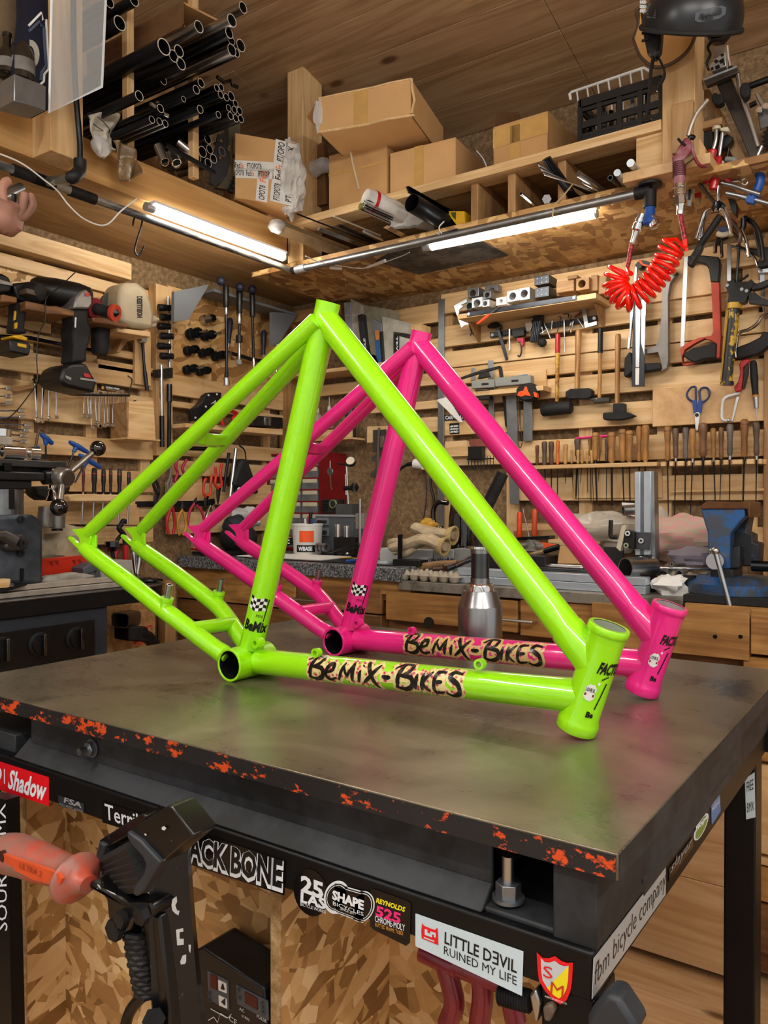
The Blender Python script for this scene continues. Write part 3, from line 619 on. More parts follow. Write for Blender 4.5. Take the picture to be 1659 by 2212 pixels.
# ================= RIGHT WALL TOOLS =================
class Px:
    "maps coordinates noted on an enlarged view of the photograph to the photograph"
    def __init__(s,x,y,k): s.x,s.y,s.k=x,y,k
    def __call__(s,pts): return [(s.x+a*s.k,s.y+b*s.k) for a,b in pts]
A1=Px(920,560,.2532); A2=Px(1280,500,.2285); A3=Px(920,880,.4455)
def w3(pl,o,pts): return [pl(x,y,o) for x,y in pts]
def plate1(name,pl,pts,o0,o1,m,label,cat,group=None,bev=.001): return one(name,slab(MB(),pl,pts,o0,o1),m,label,cat,group,bev=bev)
def pplate(p,name,pl,pts,o0,o1,m,label=None,bev=.001): return part(p,name,slab(MB(),pl,pts,o0,o1),m,label,bev=bev)
def ptube(p,name,pl,o,pts,r,m,label=None,smooth=4,n=10,sq=None):
    q=w3(pl,o,pts); q=bez(q,smooth) if smooth and len(q)>2 else q
    return part(p,name,MB().tube(q,r,n,sq=sq),m,label)
def rth(name,pl,px,py,o,label,cat,group=None): return thing(name,pl(px,py,o),label,cat,group)
def rr(pl,o,px,py,dpx): return (pl(px+dpx,py,o)-pl(px,py,o)).length
# straightedge
plate1('straightedge',RW,[(947,647),(960,645),(958,1138),(944,1142)],.046,.052,ALUD,'long aluminium straightedge hanging upright left of the block shelf','ruler')
# block shelf
SO=.19
zsh=at(1100,663,y=-SO).z; xa,xb=xr(988,SO),xr(1274,SO)
sh=thing('wall_shelf',((xa+xb)/2,-.1,zsh),'wooden wall shelf with steel front strip holding drilled metal blocks','shelf')
part(sh,'board',MB().span((xa,-SO,zsh-.016),(xb+.02,-.046,zsh+.002)),PINE['x'],bev=.001)
part(sh,'steel_strip',MB().span((xr(1009,SO),-SO-.003,zsh-.013),(xr(1245,SO),-SO,zsh+.004)),DSTEEL,bev=.0006)
for px in (1013,1240):
    x=xr(px,SO); part(sh,'screw',MB().cyl((x,-SO-.005,zsh-.004),(x,-SO-.003,zsh-.004),.005),STEEL)
for s in(0,1): part(sh,'bracket',MB().prism([(xa+.01+s*(xb-xa-.02),-.046,zsh-.018),(xa+.01+s*(xb-xa-.02),-.13,zsh-.018),(xa+.01+s*(xb-xa-.02),-.046,zsh-.08)],(.012,0,0)),PINED['z'])
def holeblock(mb,x0,x1,z0,z1,y0,y1,cx,cz,r,n=28):
    O=[];I=[]
    for j in range(n):
        a=2*math.pi*(j+.5)/n; dx,dz=math.cos(a),math.sin(a); t=min(((x1-cx)/dx if dx>0 else (x0-cx)/dx) if abs(dx)>1e-6 else 9,((z1-cz)/dz if dz>0 else (z0-cz)/dz) if abs(dz)>1e-6 else 9)
        O.append((cx+dx*t,cz+dz*t)); I.append((cx+dx*r,cz+dz*r))
    # snap the nearest points to the corners
    for X,Z in((x0,z0),(x1,z0),(x0,z1),(x1,z1)):
        k=min(range(n),key=lambda i:(O[i][0]-X)**2+(O[i][1]-Z)**2); O[k]=(X,Z)
    g=lambda L,y:[V((a,y,b)) for a,b in L]
    return mb.rings([g(I,y1),g(O,y1),g(O,y0),g(I,y0)],loop=True)
BL=[((355,235,450,330),(400,290,25),.13,ALUD,'dark drilled block on top at the left end of the block shelf'),((490,265,555,340),(522,305,18),.14,ALUD,'small drilled block second from left in the upper row'),((340,350,396,430),(372,400,26),.15,ALUD,'lower leftmost drilled block beside the bracket'),((392,320,480,415),(435,375,28),.17,ALU,'bright drilled block in front of the upper left block'),((482,340,540,410),(505,377,17),.17,ALU,'small low drilled block left of the whitest block'),((600,318,685,397),(640,357,15),.175,WHITE,'whitest small drilled block at the shelf front'),((690,255,795,368),(740,315,28),.165,ALU,'big drilled block left of its taller twin'),((797,235,886,352),(838,293,30),.165,ALU,'tall drilled block just left of the riveted dark boxes')]
for (a,b,c,d),(hx,hy,hr),o,m_,lab in BL:
    (p0,p1,hc),=[A1(((a,d),(c,b),(hx,hy)))]; q0,q1,h=RW(*p0,o),RW(*p1,o),RW(*hc,o)
    zt=max(zsh+.002,q0.z) if b>240 else q0.z
    one('tube_block',holeblock(MB(),q0.x,q1.x,q0.z,q1.z,-o,-o+.055,h.x,h.z,rr(RW,o,*hc,hr*.2532)),m_,lab,'clamp block','drilled tube blocks',bev=.001)
pts=A1([(500,300),(505,225),(610,212),(612,270),(590,270),(575,245),(550,245),(535,262),(530,300)]); plate1('tube_block_half',RW,pts,.07,.11,ALUD,'arched half block at the back of the block shelf','clamp block')
for (a,b,c,d),lab in (((925,130,1052,226),'upper dark riveted metal box on the block shelf'),((930,228,1050,332),'lower dark riveted metal box on the block shelf')):
    p0,p1=A1(((a,d),(c,b))); q0,q1=RW(*p0,.17),RW(*p1,.17); t=thing('riveted_box',q0,lab,'metal block','riveted boxes')
    part(t,'body',MB().span((q0.x,-.17,q0.z),(q1.x,-.1,q1.z)),DSTEEL,bev=.001)
    for i in range(3):
        for j in (0,1): x=q0.x+(q1.x-q0.x)*(.2+.3*i); z=q0.z+(q1.z-q0.z)*(.25+.5*j); part(t,'rivet',MB().ell((x,-.1705,z),(.0018,.0012,.0018),n=8,m=4),STEEL)
for (a,b,c,d),o,lab in (((1110,172,1262,292),.165,'plain wooden block right of the riveted boxes'),((1405,128,1465,275),.14,'narrow wooden block behind the drilled wooden block'),((1468,135,1540,300),.13,'wooden block at the right end of the block shelf'),((1205,130,1290,175),.10,'wooden block lying at the back of the shelf')):
    p0,p1=A1(((a,d),(c,b))); q0,q1=RW(*p0,o),RW(*p1,o); one('wooden_block',MB().span((q0.x,-o,q0.z),(q1.x,-o+.07,q1.z)),PINED['x'],lab,'wooden block','wooden blocks on the block shelf',bev=.003)
p0,p1,hc=A1(((1280,270),(1392,148),(1330,210))); q0,q1,h=RW(*p0,.165),RW(*p1,.165),RW(*hc,.165)
one('wooden_tube_block',holeblock(MB(),q0.x,q1.x,q0.z,q1.z,-.165,-.10,h.x,h.z,.013),PINED['x'],'wooden block with a round hole on the block shelf','clamp block',bev=.0015)
plate1('steel_bracket',RW,A1([(235,395),(345,335),(350,365),(300,390),(320,400),(285,430),(275,500),(258,470)]),.15,.157,ALU,'bent bright steel bracket at the left end of the block shelf','bracket')
t=rth('screwdriver',RW,1045,690,.2,'small screwdriver with orange handle hanging off the block shelf front','screwdriver')
ptube(t,'shaft',RW,.2,A1([(640,390),(540,472)]),.0015,STEEL); ptube(t,'handle',RW,.2,A1([(545,465),(530,480),(455,540),(435,552)]),[.003,.0055,.0055,.003],mat('#e8502a',.35,var=.03),smooth=0)
plate1('set_square',RW,A1([(272,510),(380,545),(372,556),(335,560),(302,586)]),.10,.103,STEEL,'small steel triangle hanging below the left end of the block shelf','square')
t=rth('wing_screw',RW,1020,710,.06,'wing screw sticking out below the block shelf','screw')
ptube(t,'stem',RW,.06,A1([(372,565),(392,630)]),.003,DSTEEL,smooth=0); ptube(t,'wings',RW,.062,A1([(378,650),(392,630),(412,645)]),.0028,DSTEEL)
# magnetic strip and what sticks to it
ms=rth('magnetic_strip',RW,1170,680,.06,'black magnetic tool strip below the block shelf','rail')
pplate(ms,'bar',RW,A1([(543,625),(1453,478),(1457,520),(547,668)]),.047,.060,BLACK)
for x,y in A1([(565,645),(1435,503)]): part(ms,'screw',MB().cyl(RW(x,y,.06),RW(x,y,.063),.006),STEEL)
O=.068
t=rth('adjustable_wrench',RW,1090,730,O,'dark adjustable wrench at the left end of the magnetic strip','wrench')
pplate(t,'jaw',RW,A1([(520,570),(560,540),(600,530),(640,560),(640,590),(610,600),(590,585),(545,590),(528,585)]),.06,.072,DSTEEL); pplate(t,'handle',RW,A1([(592,575),(625,580),(700,850),(680,865)]),.063,.069,DSTEEL)
plate1('hook_tool',RW,A1([(705,592),(722,592),(716,690),(722,770),(708,785),(702,775),(708,760),(704,690)]),.062,.066,STEEL,'thin hooked steel tool beside the adjustable wrench','hook')
t=rth('needle_vice',RW,1124,740,O,'small tool with pink head and black tail on the magnetic strip','pin vice')
pplate(t,'head',RW,A1([(778,672),(832,668),(828,735),(815,740),(808,705),(780,702)]),.06,.075,mat('#b03050',.45)); ptube(t,'tail',RW,O,A1([(812,720),(815,790),(800,830),(785,820)]),.003,BLACK); pplate(t,'body',RW,A1([(735,610),(835,600),(835,650),(740,668)]),.06,.08,BLACK)
plate1('steel_clip',RW,A1([(842,528),(900,515),(905,560),(890,612),(860,618),(845,570)]),.062,.082,CHROME,'shiny steel clip in the middle of the magnetic strip','clip')
t=rth('hex_key_set',RW,1158,710,O,'black folding hex key set on the magnetic strip','hex key set')
pplate(t,'body',RW,A1([(915,478),(995,475),(985,560),(950,705),(885,708),(905,560)]),.06,.078,BLACK)
for k in range(4): ptube(t,'key',RW,.081,A1([(925+14*k,530),(905+14*k,695)]),.0025,DSTEEL,smooth=0,n=6)
one('rubber_ball',MB().ell(RW(*A1([(993,712)])[0],.08),.0165),RUBBER,'dull black rubber ball below the hex key set','ball')
pin='small steel pin bit on the magnetic strip'
for i,(pt_,lab) in enumerate(((((930,668),(1045,590)),'thin rod lying slantwise across the magnetic strip'),(((985,560),(1000,640)),'short steel bit left of the slanted rod end'),(((1010,545),(1062,675)),'steel bit leaning right above the rubber ball'),(((1078,515),(1072,595)),'short upright bit right of the rubber ball'),(((1180,505),(1183,788)),'long steel rod hanging from the magnetic strip'),(((1240,535),(1218,610)),'left of two short bright bits near the square'),(((1258,525),(1236,625)),'right of two short bright bits near the square'),(((1290,500),(1345,585)),'steel bit leaning against the square'))):
    q=w3(RW,O,A1(pt_)); one('tool_bit',MB().lathe(q[0],q[1],[(0,.0022),(.1,.003),(.5,.003),(.55,.0022),(1,.0022)],10),STEEL,lab,'bit','bits on the magnetic strip')
for pts_,lab in ((((1130,490),(1152,490),(1122,620)),'thin hex key on the magnetic strip'),(((1175,468),(1215,465),(1218,500)),'short hex key near the top of the magnetic strip'),(((1215,470),(1245,485),(1200,570)),'hex key between the rod and the square')): one('hex_key',MB().tube(w3(RW,O,A1(pts_)),.0018,6),DSTEEL,lab,'hex key','hex keys on the magnetic strip')
plate1('engineer_square',RW,A1([(1325,408),(1365,405),(1385,545),(1458,525),(1460,560),(1355,588)]),.063,.073,STEEL,'steel engineer square at the right end of the magnetic strip','square')
plate1('small_file',RW,A1([(1262,490),(1320,440),(1330,460),(1275,500)]),.063,.067,mat('#6b3a2a'),'dark stubby blade beside the square','blade')
# hammers
HM=.075
def hammer(lab,hx,hp,hw,hm,heads,grip=None):
    t=rth('hammer',RW,*hp[0],HM,lab,'hammer','hammers')
    q=w3(RW,HM,hp); hw*=1.35; part(t,'handle',MB().tube([q[0],q[0].lerp(q[1],.05),q[0].lerp(q[1],.5),q[1]],[hw*.8,hw,hw*.82,hw*.8],14,sq=.7),hm)
    if grip: part(t,'grip',MB().tube([q[0]-V((0,0,-.002)),q[0].lerp(q[1],grip[0])],hw*1.06,14,sq=.72),grip[1])
    for mb,m_ in heads: part(t,'head',mb,m_,bev=.0025)
    return t
hp=A1([(1126,645),(1118,1215)]); h=A1([(990,1290),(1245,1262)]); q=w3(RW,HM,h); r=.0235
hammer('black rubber mallet with red and yellow handle',0,hp,.0085,worn('mallet_handle','#c8a040','#8a4a20',20,.5,.62),[(MB().lathe(q[0],q[1],[(0,r*.8),(.06,r),(.94,r),(1,r*.8)],24),RUBBER)],(.27,RED))
hp=A1([(1303,608),(1290,1110)]); hammer('club hammer with thick wooden handle and square head',0,hp,.0115,HAND,[(slab(MB(),RW,A1([(1190,1130),(1230,1105),(1390,1098),(1412,1120),(1408,1175),(1375,1190),(1215,1192),(1188,1175)]),.06,.095),IRON)])
hp=A1([(1491,600),(1480,1190)]); hammer('slim hammer with black grip and narrow chipped head',0,hp,.0085,HAND,[(slab(MB(),RW,A1([(1360,1190),(1430,1180),(1562,1178),(1565,1215),(1440,1225),(1420,1208)]),.065,.088),worn('head_paint','#bdb7a8','#2c2a28',30,.42,.5))],(.34,BLACK))
hp=A2([(242,970),(232,1660)]); hammer('cross peen hammer with wooden handle, rightmost hammer',0,hp,.0105,HAND,[(slab(MB(),RW,A2([(95,1725),(105,1712),(190,1708),(192,1625),(298,1622),(300,1705),(340,1712),(400,1740),(340,1765),(260,1780),(110,1782),(95,1768)]),.06,.09),IRON)])
# caliper ledge
lg=rth('wall_ledge',RW,1100,835,.1,'short wooden ledge holding grey calipers beside the hammers','shelf')
pplate(lg,'back',RW,A1([(600,960),(1025,938),(1030,1100),(600,1120)]),.046,.055,PINE['x']); q0,q1=w3(RW,.12,A1([(375,1105),(1000,1150)])); part(lg,'board',MB().span((q0.x,-.12,q0.z-.03),(q1.x,-.046,q0.z-.012)),PINE['x'],bev=.001)
GREYP=mat('#8b8d88',.45,var=.04)
for pts_,lab in (([(385,1035),(580,1022),(585,1092),(388,1105)],'left grey caliper case on the wall ledge'),([(582,1012),(890,985),(895,1060),(588,1088)],'right grey caliper case on the wall ledge')):
    t=rth('caliper_case',RW,*A1([pts_[3]])[0],.115,lab,'case','caliper cases'); pplate(t,'body',RW,A1(pts_),.09,.125,GREYP,bev=.003)
    cx=sum(a for a,_ in pts_)/4+20; cy=sum(b for _,b in pts_)/4; pplate(t,'label',RW,A1([(cx-30,cy-6),(cx+30,cy-10),(cx+30,cy+8),(cx-30,cy+12)]),.125,.1262,BLACK)
plate1('blue_case',RW,A1([(770,995),(855,980),(865,1005),(772,1018)]),.08,.11,mat('#3f78b8',.4),'light blue case edge behind the grey calipers','case')
t=rth('bar_clamp',RW,1060,800,.1,'black clamp lever lying above the grey caliper cases','clamp'); pplate(t,'arm',RW,A1([(270,1015),(470,945),(630,908),(640,925),(480,968),(280,1030)]),.1,.112,BLACK); pplate(t,'leg',RW,A1([(615,915),(640,918),(652,1005),(628,1010)]),.1,.112,BLACK); pplate(t,'body',RW,A1([(455,975),(520,955),(540,1000),(440,1020)]),.1,.118,BLACK)
t=rth('tape_measure',RW,1135,850,.13,'black and orange tape measure on the wall ledge','tape measure')
pplate(t,'case',RW,A1([(765,1110),(800,1070),(880,1050),(920,1065),(940,1120),(945,1170),(905,1200),(835,1212),(775,1185)]),.09,.13,RUBBER,bev=.006); pplate(t,'cover',RW,A1([(775,1160),(790,1130),(830,1120),(845,1085),(860,1085),(870,1125),(895,1165),(870,1165),(845,1160),(815,1175)]),.13,.133,ORANGE); pplate(t,'clip',RW,A1([(915,1130),(945,1140),(948,1180),(925,1175)]),.12,.137,ORANGE)
pplate(lg,'black_block',RW,A1([(420,1115),(545,1112),(540,1195),(425,1200)]),.09,.12,BLACK)
for pts_,o,lab in ((A1([(680,1152),(770,1152)])+A3([(452,470),(408,470)]),.065,'longest steel rule hanging below the tape measure'),(A1([(832,1195),(906,1190),(908,1550),(828,1552)]),.06,'short wide steel rule right of the longest rule'),(A1([(528,865),(575,862),(582,1390),(535,1395)]),.055,'steel rule hanging behind the caliper cases'),(A1([(388,930),(420,928),(418,1030),(386,1035)]),.056,'narrow steel rule above the left caliper case'),(A1([(450,1215),(480,1215),(492,1290),(455,1280)]),.07,'short steel rule end below the black block')): plate1('steel_rule',RW,pts_,o-.003,o,ALUD,lab,'ruler','steel rules')
plate1('leather_strap',RW,A1([(650,1155),(680,1155),(690,1440),(675,1420)]),.055,.058,BLACK,'black strap hanging left of the longest steel rule','strap')
one('cord_loop',MB().tube(bez(w3(RW,.07,A1([(800,1190),(795,1400),(785,1560),(803,1608),(820,1560),(808,1400),(802,1190)])),5),.0014,6),BLACK,'black cord loop hanging between two steel rules','cord')
plate1('triangle_plate',RW,[(942,864),(966,857),(1000,912),(992,912)],.056,.06,WHITE,'white triangular plate beside the straightedge','plate')
t=plate1('name_strip',RW,A1([(158,1328),(345,1318),(345,1372),(160,1378)]),.046,.0475,BLACK,'black label strip with white lettering right of the straightedge','label'); m=MB(); f=lambda x,y:RW(*A1([(x,y)])[0],.0475); txt(m,'CARMINATI',f(166,1368),f(330,1362),f(166,1335),(0,-1,0),bold=.03); o=mesh_obj('lettering',m,INKW,wloc(t),smooth=False); o.parent=t
t=plate1('small_sign',RW,A1([(200,1400),(282,1396),(286,1488),(203,1494)]),.046,.0475,BLACK,'small square black sticker with white hand lettering','sticker'); m=MB()
for k,s in enumerate(('#SHRED','#DESIGN','#SHRED')): txt(m,s,f(208,1436+24*k),f(278,1432+24*k),f(208,1418+24*k),(0,-1,0),bold=.04)
for y in (1408,1484): m.poly([f(215,y),f(270,y-2),f(270,y+1),f(215,y+3)])
o=mesh_obj('lettering',m,INKW,wloc(t),smooth=False); o.parent=t
# drill index
t=rth('drill_stand',RW,1035,960,.07,'dark drill bit stand on a reddish block left of the file rack','drill stand')
pplate(t,'block',RW,A3([(215,155),(272,152),(290,190),(215,192)]),.046,.06,mat('#8a4a3c',.6,var=.2)); pplate(t,'case',RW,A3([(203,190),(272,188),(275,250),(203,252)]),.05,.075,BLACK)
for k in range(9): q=w3(RW,.07,A3([(207+15*k,235),(207+15*k,306)])); part(t,'drill_bit',MB().cyl(q[0],q[1],.0022-.0001*k,n=8),DSTEEL)
ptube(t,'rail',RW,.07,A3([(200,252),(330,248)]),.003,BLACK,smooth=0)
plate1('wood_block',RW,A3([(92,165),(195,160),(210,235),(95,240)]),.046,.075,PINE['x'],'plain wood block beside the drill bit stand','wooden block')
# file racks
def rack(lab,a,b,h,slots=()):
    q0,q1=RW(*a,.11),RW(*b,.11); t=thing('file_rack',q0,lab,'tool rack','file racks'); z=(q0.z+q1.z)/2
    part(t,'rail',MB().span((q0.x,-.11 if not slots else -.08,z-h),(q1.x,-.046,z)),PINE['x'],bev=.0015)
    if slots:
        X=[q0.x]+[xr(s,.11) for s in slots]+[q1.x]
        for i,(u,v) in enumerate(zip(X,X[1:])): part(t,'tooth',MB().span((u+.006,-.112,z-h),(v-.006,-.08,z)),PINE['x'],bev=.002)
    return t
ra=rack('long wooden file rack with turned handles, left of the pale toothed one',A3([(500,280)])[0],A3([(1120,266)])[0],.014)
fB=[(1172,92,258,17,'#9a6a38'),(1210,100,245,16,'#6d5442'),(1260,97,248,16,'#6b625c'),(1293,103,250,17,'#a9773c'),(1343,75,240,23,'#7a5233'),(1393,100,245,15,'#a07038'),(1432,97,250,14,'#7d5836'),(1475,80,235,18,'#655c58'),(1545,57,240,21,'#8f5f30'),(1602,70,235,18,'#5f4a3c')]
rbk=rack('pale toothed wooden file rack behind the vise',A3([(1130,264)])[0],A3([(1640,248)])[0],.016,[920+x*.4455 for x,*_ in fB])
pplate(ra,'backboard',RW,A3([(714,300),(1143,295),(1146,438),(716,441)]),.046,.052,PINE['z'])
plate1('rack_lath',RW,A3([(1186,402),(1640,392),(1640,405),(1186,412)]),.06,.07,PINE['x'],'thin wooden lath below the toothed file rack','lath')
fA=[(540,183,280,9,'#6b3f22'),(575,165,280,13,'#5f4a38'),(608,165,277,13,'#5b4636'),(640,160,277,9,'#d8702a'),(678,178,275,11,'#b58a52'),(708,208,272,7,'#b58a52'),(735,152,238,15,'#5a4a40'),(738,206,272,8,'#c09858'),(757,205,272,7,'#c09858'),(782,210,272,7,'#b98d50'),(803,207,272,8,'#c09858'),(796,150,235,9,'#8a6538'),(823,122,255,17,'#a9783e'),(845,145,215,8,'#a9783e'),(878,150,262,10,'#4a3a30'),(900,120,268,20,'#a97840'),(953,105,262,18,'#a97840'),(988,112,265,18,'#a97840'),(1033,90,260,14,'#98693a'),(1065,85,262,19,'#a07038')]
ORD=['first','second','third','fourth','fifth','sixth','seventh','eighth','ninth','tenth','eleventh','twelfth','thirteenth','fourteenth','fifteenth','sixteenth','seventeenth','eighteenth','nineteenth','twentieth']
CN={'#6b3f22':'dark red brown','#5f4a38':'greyish brown','#5b4636':'greyish brown','#d8702a':'orange','#b58a52':'slim pale','#5a4a40':'dark grey brown','#c09858':'tiny pale','#b98d50':'tiny pale','#8a6538':'slim brown','#a9783e':'tan','#4a3a30':'nearly black','#a97840':'thick tan','#98693a':'brown','#a07038':'tan','#9a6a38':'tan','#6d5442':'grey brown','#6b625c':'grey holed','#a9773c':'golden tan','#7a5233':'fat brown holed','#7d5836':'brown','#655c58':'grey','#8f5f30':'tall ringed brown','#5f4a3c':'dark brown'}
HMAT={}
def file_(x,t_,b_,hw,c,i,where,o,bl):
    tp,bt=A3([(x,t_),(x+random.uniform(-2,2),b_)]); q0,q1=RW(*tp,o),RW(*bt,o)
    t=thing('file',q1,'file with %s handle, %s from the left in the %s'%(CN[c],ORD[i],where),'file','files in the racks')
    if c not in HMAT: HMAT[c]=mat(c,.42,var=.22,sc=18)
    r=rr(RW,o,*tp,hw*.4455)
    part(t,'handle',MB().lathe(q0,q1,[(0,r*.5),(.03,r*.85),(.1,r),(.25,r*.97),(.55,r*.72),(.8,r*.82),(.92,r*.8),(1,r*.55)],16),HMAT[c])
    if hw>12:
        part(t,'ferrule',MB().cyl(q1+V((0,0,.004)),q1-V((0,0,.012)),r*.45),STEEL if i%2 else DSTEEL)
        if c in('#a97840','#8f5f30','#a9783e','#9a6a38'): part(t,'groove_ring',MB().cyl(q0.lerp(q1,.13),q0.lerp(q1,.15),r*1.015),mat('#5a3a1c'))
    w=max(.0022,r*(.36 if bl%3 else .5)); e=q1-V((random.uniform(-.008,.008),0,.07+.035*(bl%4) if hw<12 else .15+.035*(bl%3)))
    part(t,'blade',MB().tube([q1,q1.lerp(e,.9),e],[w,w*.8,w*.45],8,sq=.5),IRON)
for i,(x,a,b,w,c) in enumerate(fA): file_(x,a,b,w,c,i,'left rack',.085 if i not in (6,11,13) else .06,i)
for i,(x,a,b,w,c) in enumerate(fB): file_(x,a,b,w,c,i,'toothed rack',.09,i+1)
for px,py in A3([(1258,112),(1338,110)]): q=RW(px,py,.10); 
# pink tube behind the files, wires
q=w3(RW,.05,A3([(725,150),(880,138)])); one('pink_tube',MB().cyl(q[0],q[1],.004),PINK,'thin pink tube lying behind the file handles','tube')
# orange handled tools low on the wall
rk=rth('tool_clip_rail',RW,1160,1170,.07,'wooden clip rail with grey plate holding orange tools','rail'); pplate(rk,'board',RW,A3([(425,600),(630,590),(632,640),(428,648)]),.046,.06,PINED['x']); pplate(rk,'plate',RW,A3([(440,630),(598,622),(600,636),(442,645)]),.05,.11,DSTEEL)
for x,t_,b_,c,lab in ((455,507,635,'#e04a1e','orange handled tool left in the clip rail'),(528,492,628,'#c8502a','dark orange handled tool right in the clip rail')):
    q=w3(RW,.09,A3([(x,t_),(x-2,b_)])); one('orange_tool',MB().lathe(q[0],q[1],[(0,.008),(.1,.011),(.6,.0095),(.9,.012),(1,.007)],14),mat(c,.4,var=.05),lab,'tool','orange handled tools')
q=w3(RW,.1,A3([(455,495),(470,492),(510,665)])); one('steel_pick',MB().tube(q,.0024,8),CHROME,'shiny bent steel pick between the orange tools','pick')
# ---------------- saws ----------------
S=.085
t=rth('hacksaw',RW,1430,700,S,'grey hacksaw with black grip behind the red coil hose','saw','hacksaws')
pplate(t,'spine',RW,A2([(735,340),(790,375),(780,420),(735,480),(712,610),(715,1220),(700,1290),(650,1320),(638,1290),(650,1240),(630,1180),(618,1140),(500,1160),(495,1110),(590,1090),(625,1030),(650,780),(660,520),(690,430)]),.06,.085,mat('#7d7a76',.4,.2))
pplate(t,'upper_grip',RW,A2([(398,320),(440,268),(500,275),(690,340),(745,350),(795,380),(770,420),(720,395),(470,318),(455,350),(432,355)]),.06,.09,BLACK); pplate(t,'handle',RW,A2([(300,1200),(345,1135),(365,1150),(372,1250),(640,1240),(655,1300),(500,1325),(370,1330),(310,1380),(292,1360)]),.055,.092,RUBBER,bev=.004)
pplate(t,'front_bar',RW,A2([(400,330),(425,330),(395,700),(350,1110),(325,1110),(370,700)]),.07,.08,STEEL); pplate(t,'orange_trim',RW,A2([(430,280),(470,320),(690,372),(690,362),(480,305),(450,265)]),.085,.092,ORANGE)
t=rth('blade_pack',RW,1375,760,.11,'clear pack of long saw blades in front of the grey hacksaw','saw blade pack')
pplate(t,'tray',RW,A2([(385,520),(500,560),(490,1465),(370,1465)]),.092,.097,mat('#2e3338',.25,.2)); pplate(t,'blade',RW,A2([(405,700),(455,700),(442,1285),(405,1285)]),.097,.1,STEEL); pplate(t,'strip',RW,A2([(460,640),(505,650),(490,1180),(455,1050)]),.097,.102,CHROME); pplate(t,'lower_blade',RW,A2([(405,1290),(442,1290),(438,1450),(404,1450)]),.097,.099,WHITE); pplate(t,'side_strip',RW,A2([(360,620),(395,640),(360,1000),(345,1000)]),.098,.102,CHROME)
t=rth('hacksaw',RW,1520,700,S,'orange and black hacksaw hanging right of the coil hose','saw','hacksaws')
pplate(t,'blade',RW,A2([(862,238),(905,232),(868,1085),(828,1090)]),.075,.078,mat('#c8ccce',.35,.5,var=.03))
pplate(t,'spine',RW,A2([(1120,475),(1195,480),(1212,1000),(1200,1190),(1168,1195),(1172,1060),(1125,1030),(1060,1010),(960,1060),(870,1120),(845,1190),(855,1250),(965,1235),(900,1262),(850,1262),(826,1110),(880,1060),(1000,1005),(1120,985),(1140,950),(1130,700)]),.06,.085,ORED)
pplate(t,'upper_grip',RW,A2([(900,228),(1050,225),(1190,240),(1205,300),(1190,480),(1115,478),(1100,360),(1070,310),(960,280),(930,300),(895,300)]),.06,.088,BLACK,bev=.003); pplate(t,'handle',RW,A2([(852,1160),(950,1100),(1090,1070),(1130,1040),(1172,1060),(1168,1195),(1060,1205),(960,1240),(870,1190)]),.055,.09,RUBBER,bev=.004)
t=rth('bow_saw',RW,1590,600,.1,'silver and black hand saw with toothed blade beside the caulking gun','saw')
bl=[(1275,120),(1310,125),(1308,470),(1272,470)]; tooth=[]
for k in range(24): y=470-350*k/24; tooth+=[(1272,y),(1266,y-8)]
pplate(t,'blade',RW,A2([(1310,125),(1310,470)]+tooth+[(1275,120)]),.07,.073,STEEL)
ptube(t,'bow',RW,.085,A2([(1310,140),(1360,150),(1450,190),(1530,250),(1565,330),(1600,380)]),.007,STEEL,sq=.6); pplate(t,'handle',RW,A2([(1340,110),(1440,150),(1545,160),(1659,145),(1700,200),(1680,320),(1560,345),(1550,300),(1590,240),(1480,190),(1400,160)]),.07,.1,BLACK,bev=.003)
t=rth('hand_saw',RW,1640,700,.08,'silver saw blade with collar at the right edge of the wall','saw'); pplate(t,'blade',RW,A2([(1575,380),(1720,370),(1720,940),(1640,930),(1600,700)]),.065,.068,mat('#aeb9c4',.3,.6,var=.03)); pplate(t,'collar',RW,A2([(1562,362),(1720,335),(1720,385),(1568,392)]),.06,.085,ALU)
m=MB(); f=lambda x,y:RW(*A2([(x,y)])[0],.068); txt(m,'MetalCut',f(1612,480),f(1618,610),f(1630,480),(0,-1,0)); part(t,'lettering',m,INKB,smooth=False)
t=rth('frame_saw',RW,1630,740,.1,'silver frame saw with black grip at the right edge','saw'); ptube(t,'frame',RW,.09,A2([(1362,1000),(1400,950),(1470,930),(1550,880),(1610,800),(1680,780)]),.009,STEEL,sq=.6); ptube(t,'knuckle',RW,.09,A2([(1360,1000),(1350,1120),(1355,1190)]),.008,STEEL); pplate(t,'handle',RW,A2([(1362,1095),(1480,1050),(1580,1000),(1610,945),(1659,950),(1720,1040),(1560,1160),(1390,1200),(1360,1185)]),.07,.105,RUBBER,bev=.004)
# caulking gun
t=rth('caulking_gun',RW,1580,740,.13,'black caulking gun with paint spattered yellow barrel','caulking gun'); o=.13
q=w3(RW,o,A2([(1345,690),(1270,1430)])); YP=worn('spattered_yellow','#caa022','#1a1712',28,.5,.54,.45,0,(1,1,.5))
part(t,'barrel',MB().lathe(q[0],q[1],[(0,.0165),(1,.0165)],20),YP); d_=(q[1]-q[0]).normalized(); part(t,'ring',MB().cyl(q[0]-d_*.004,q[0]+d_*.014,.0215),mat('#c89c22',.4)); part(t,'end_cap',MB().cyl(q[1]-d_*.004,q[1]+d_*.008,.0205),YP); pplate(t,'half_tray',RW,A2([(1258,735),(1295,735),(1238,1405),(1205,1405)]),.11,.128,mat('#b98e1c',.45))
ptube(t,'push_rod',RW,o,A2([(1390,90),(1362,470),(1350,600)]),.004,DSTEEL,smooth=0); pplate(t,'body',RW,A2([(1250,500),(1330,445),(1350,480),(1470,470),(1500,450),(1530,480),(1480,560),(1450,660),(1420,680),(1275,672),(1285,600)]),.115,.145,BLACK)
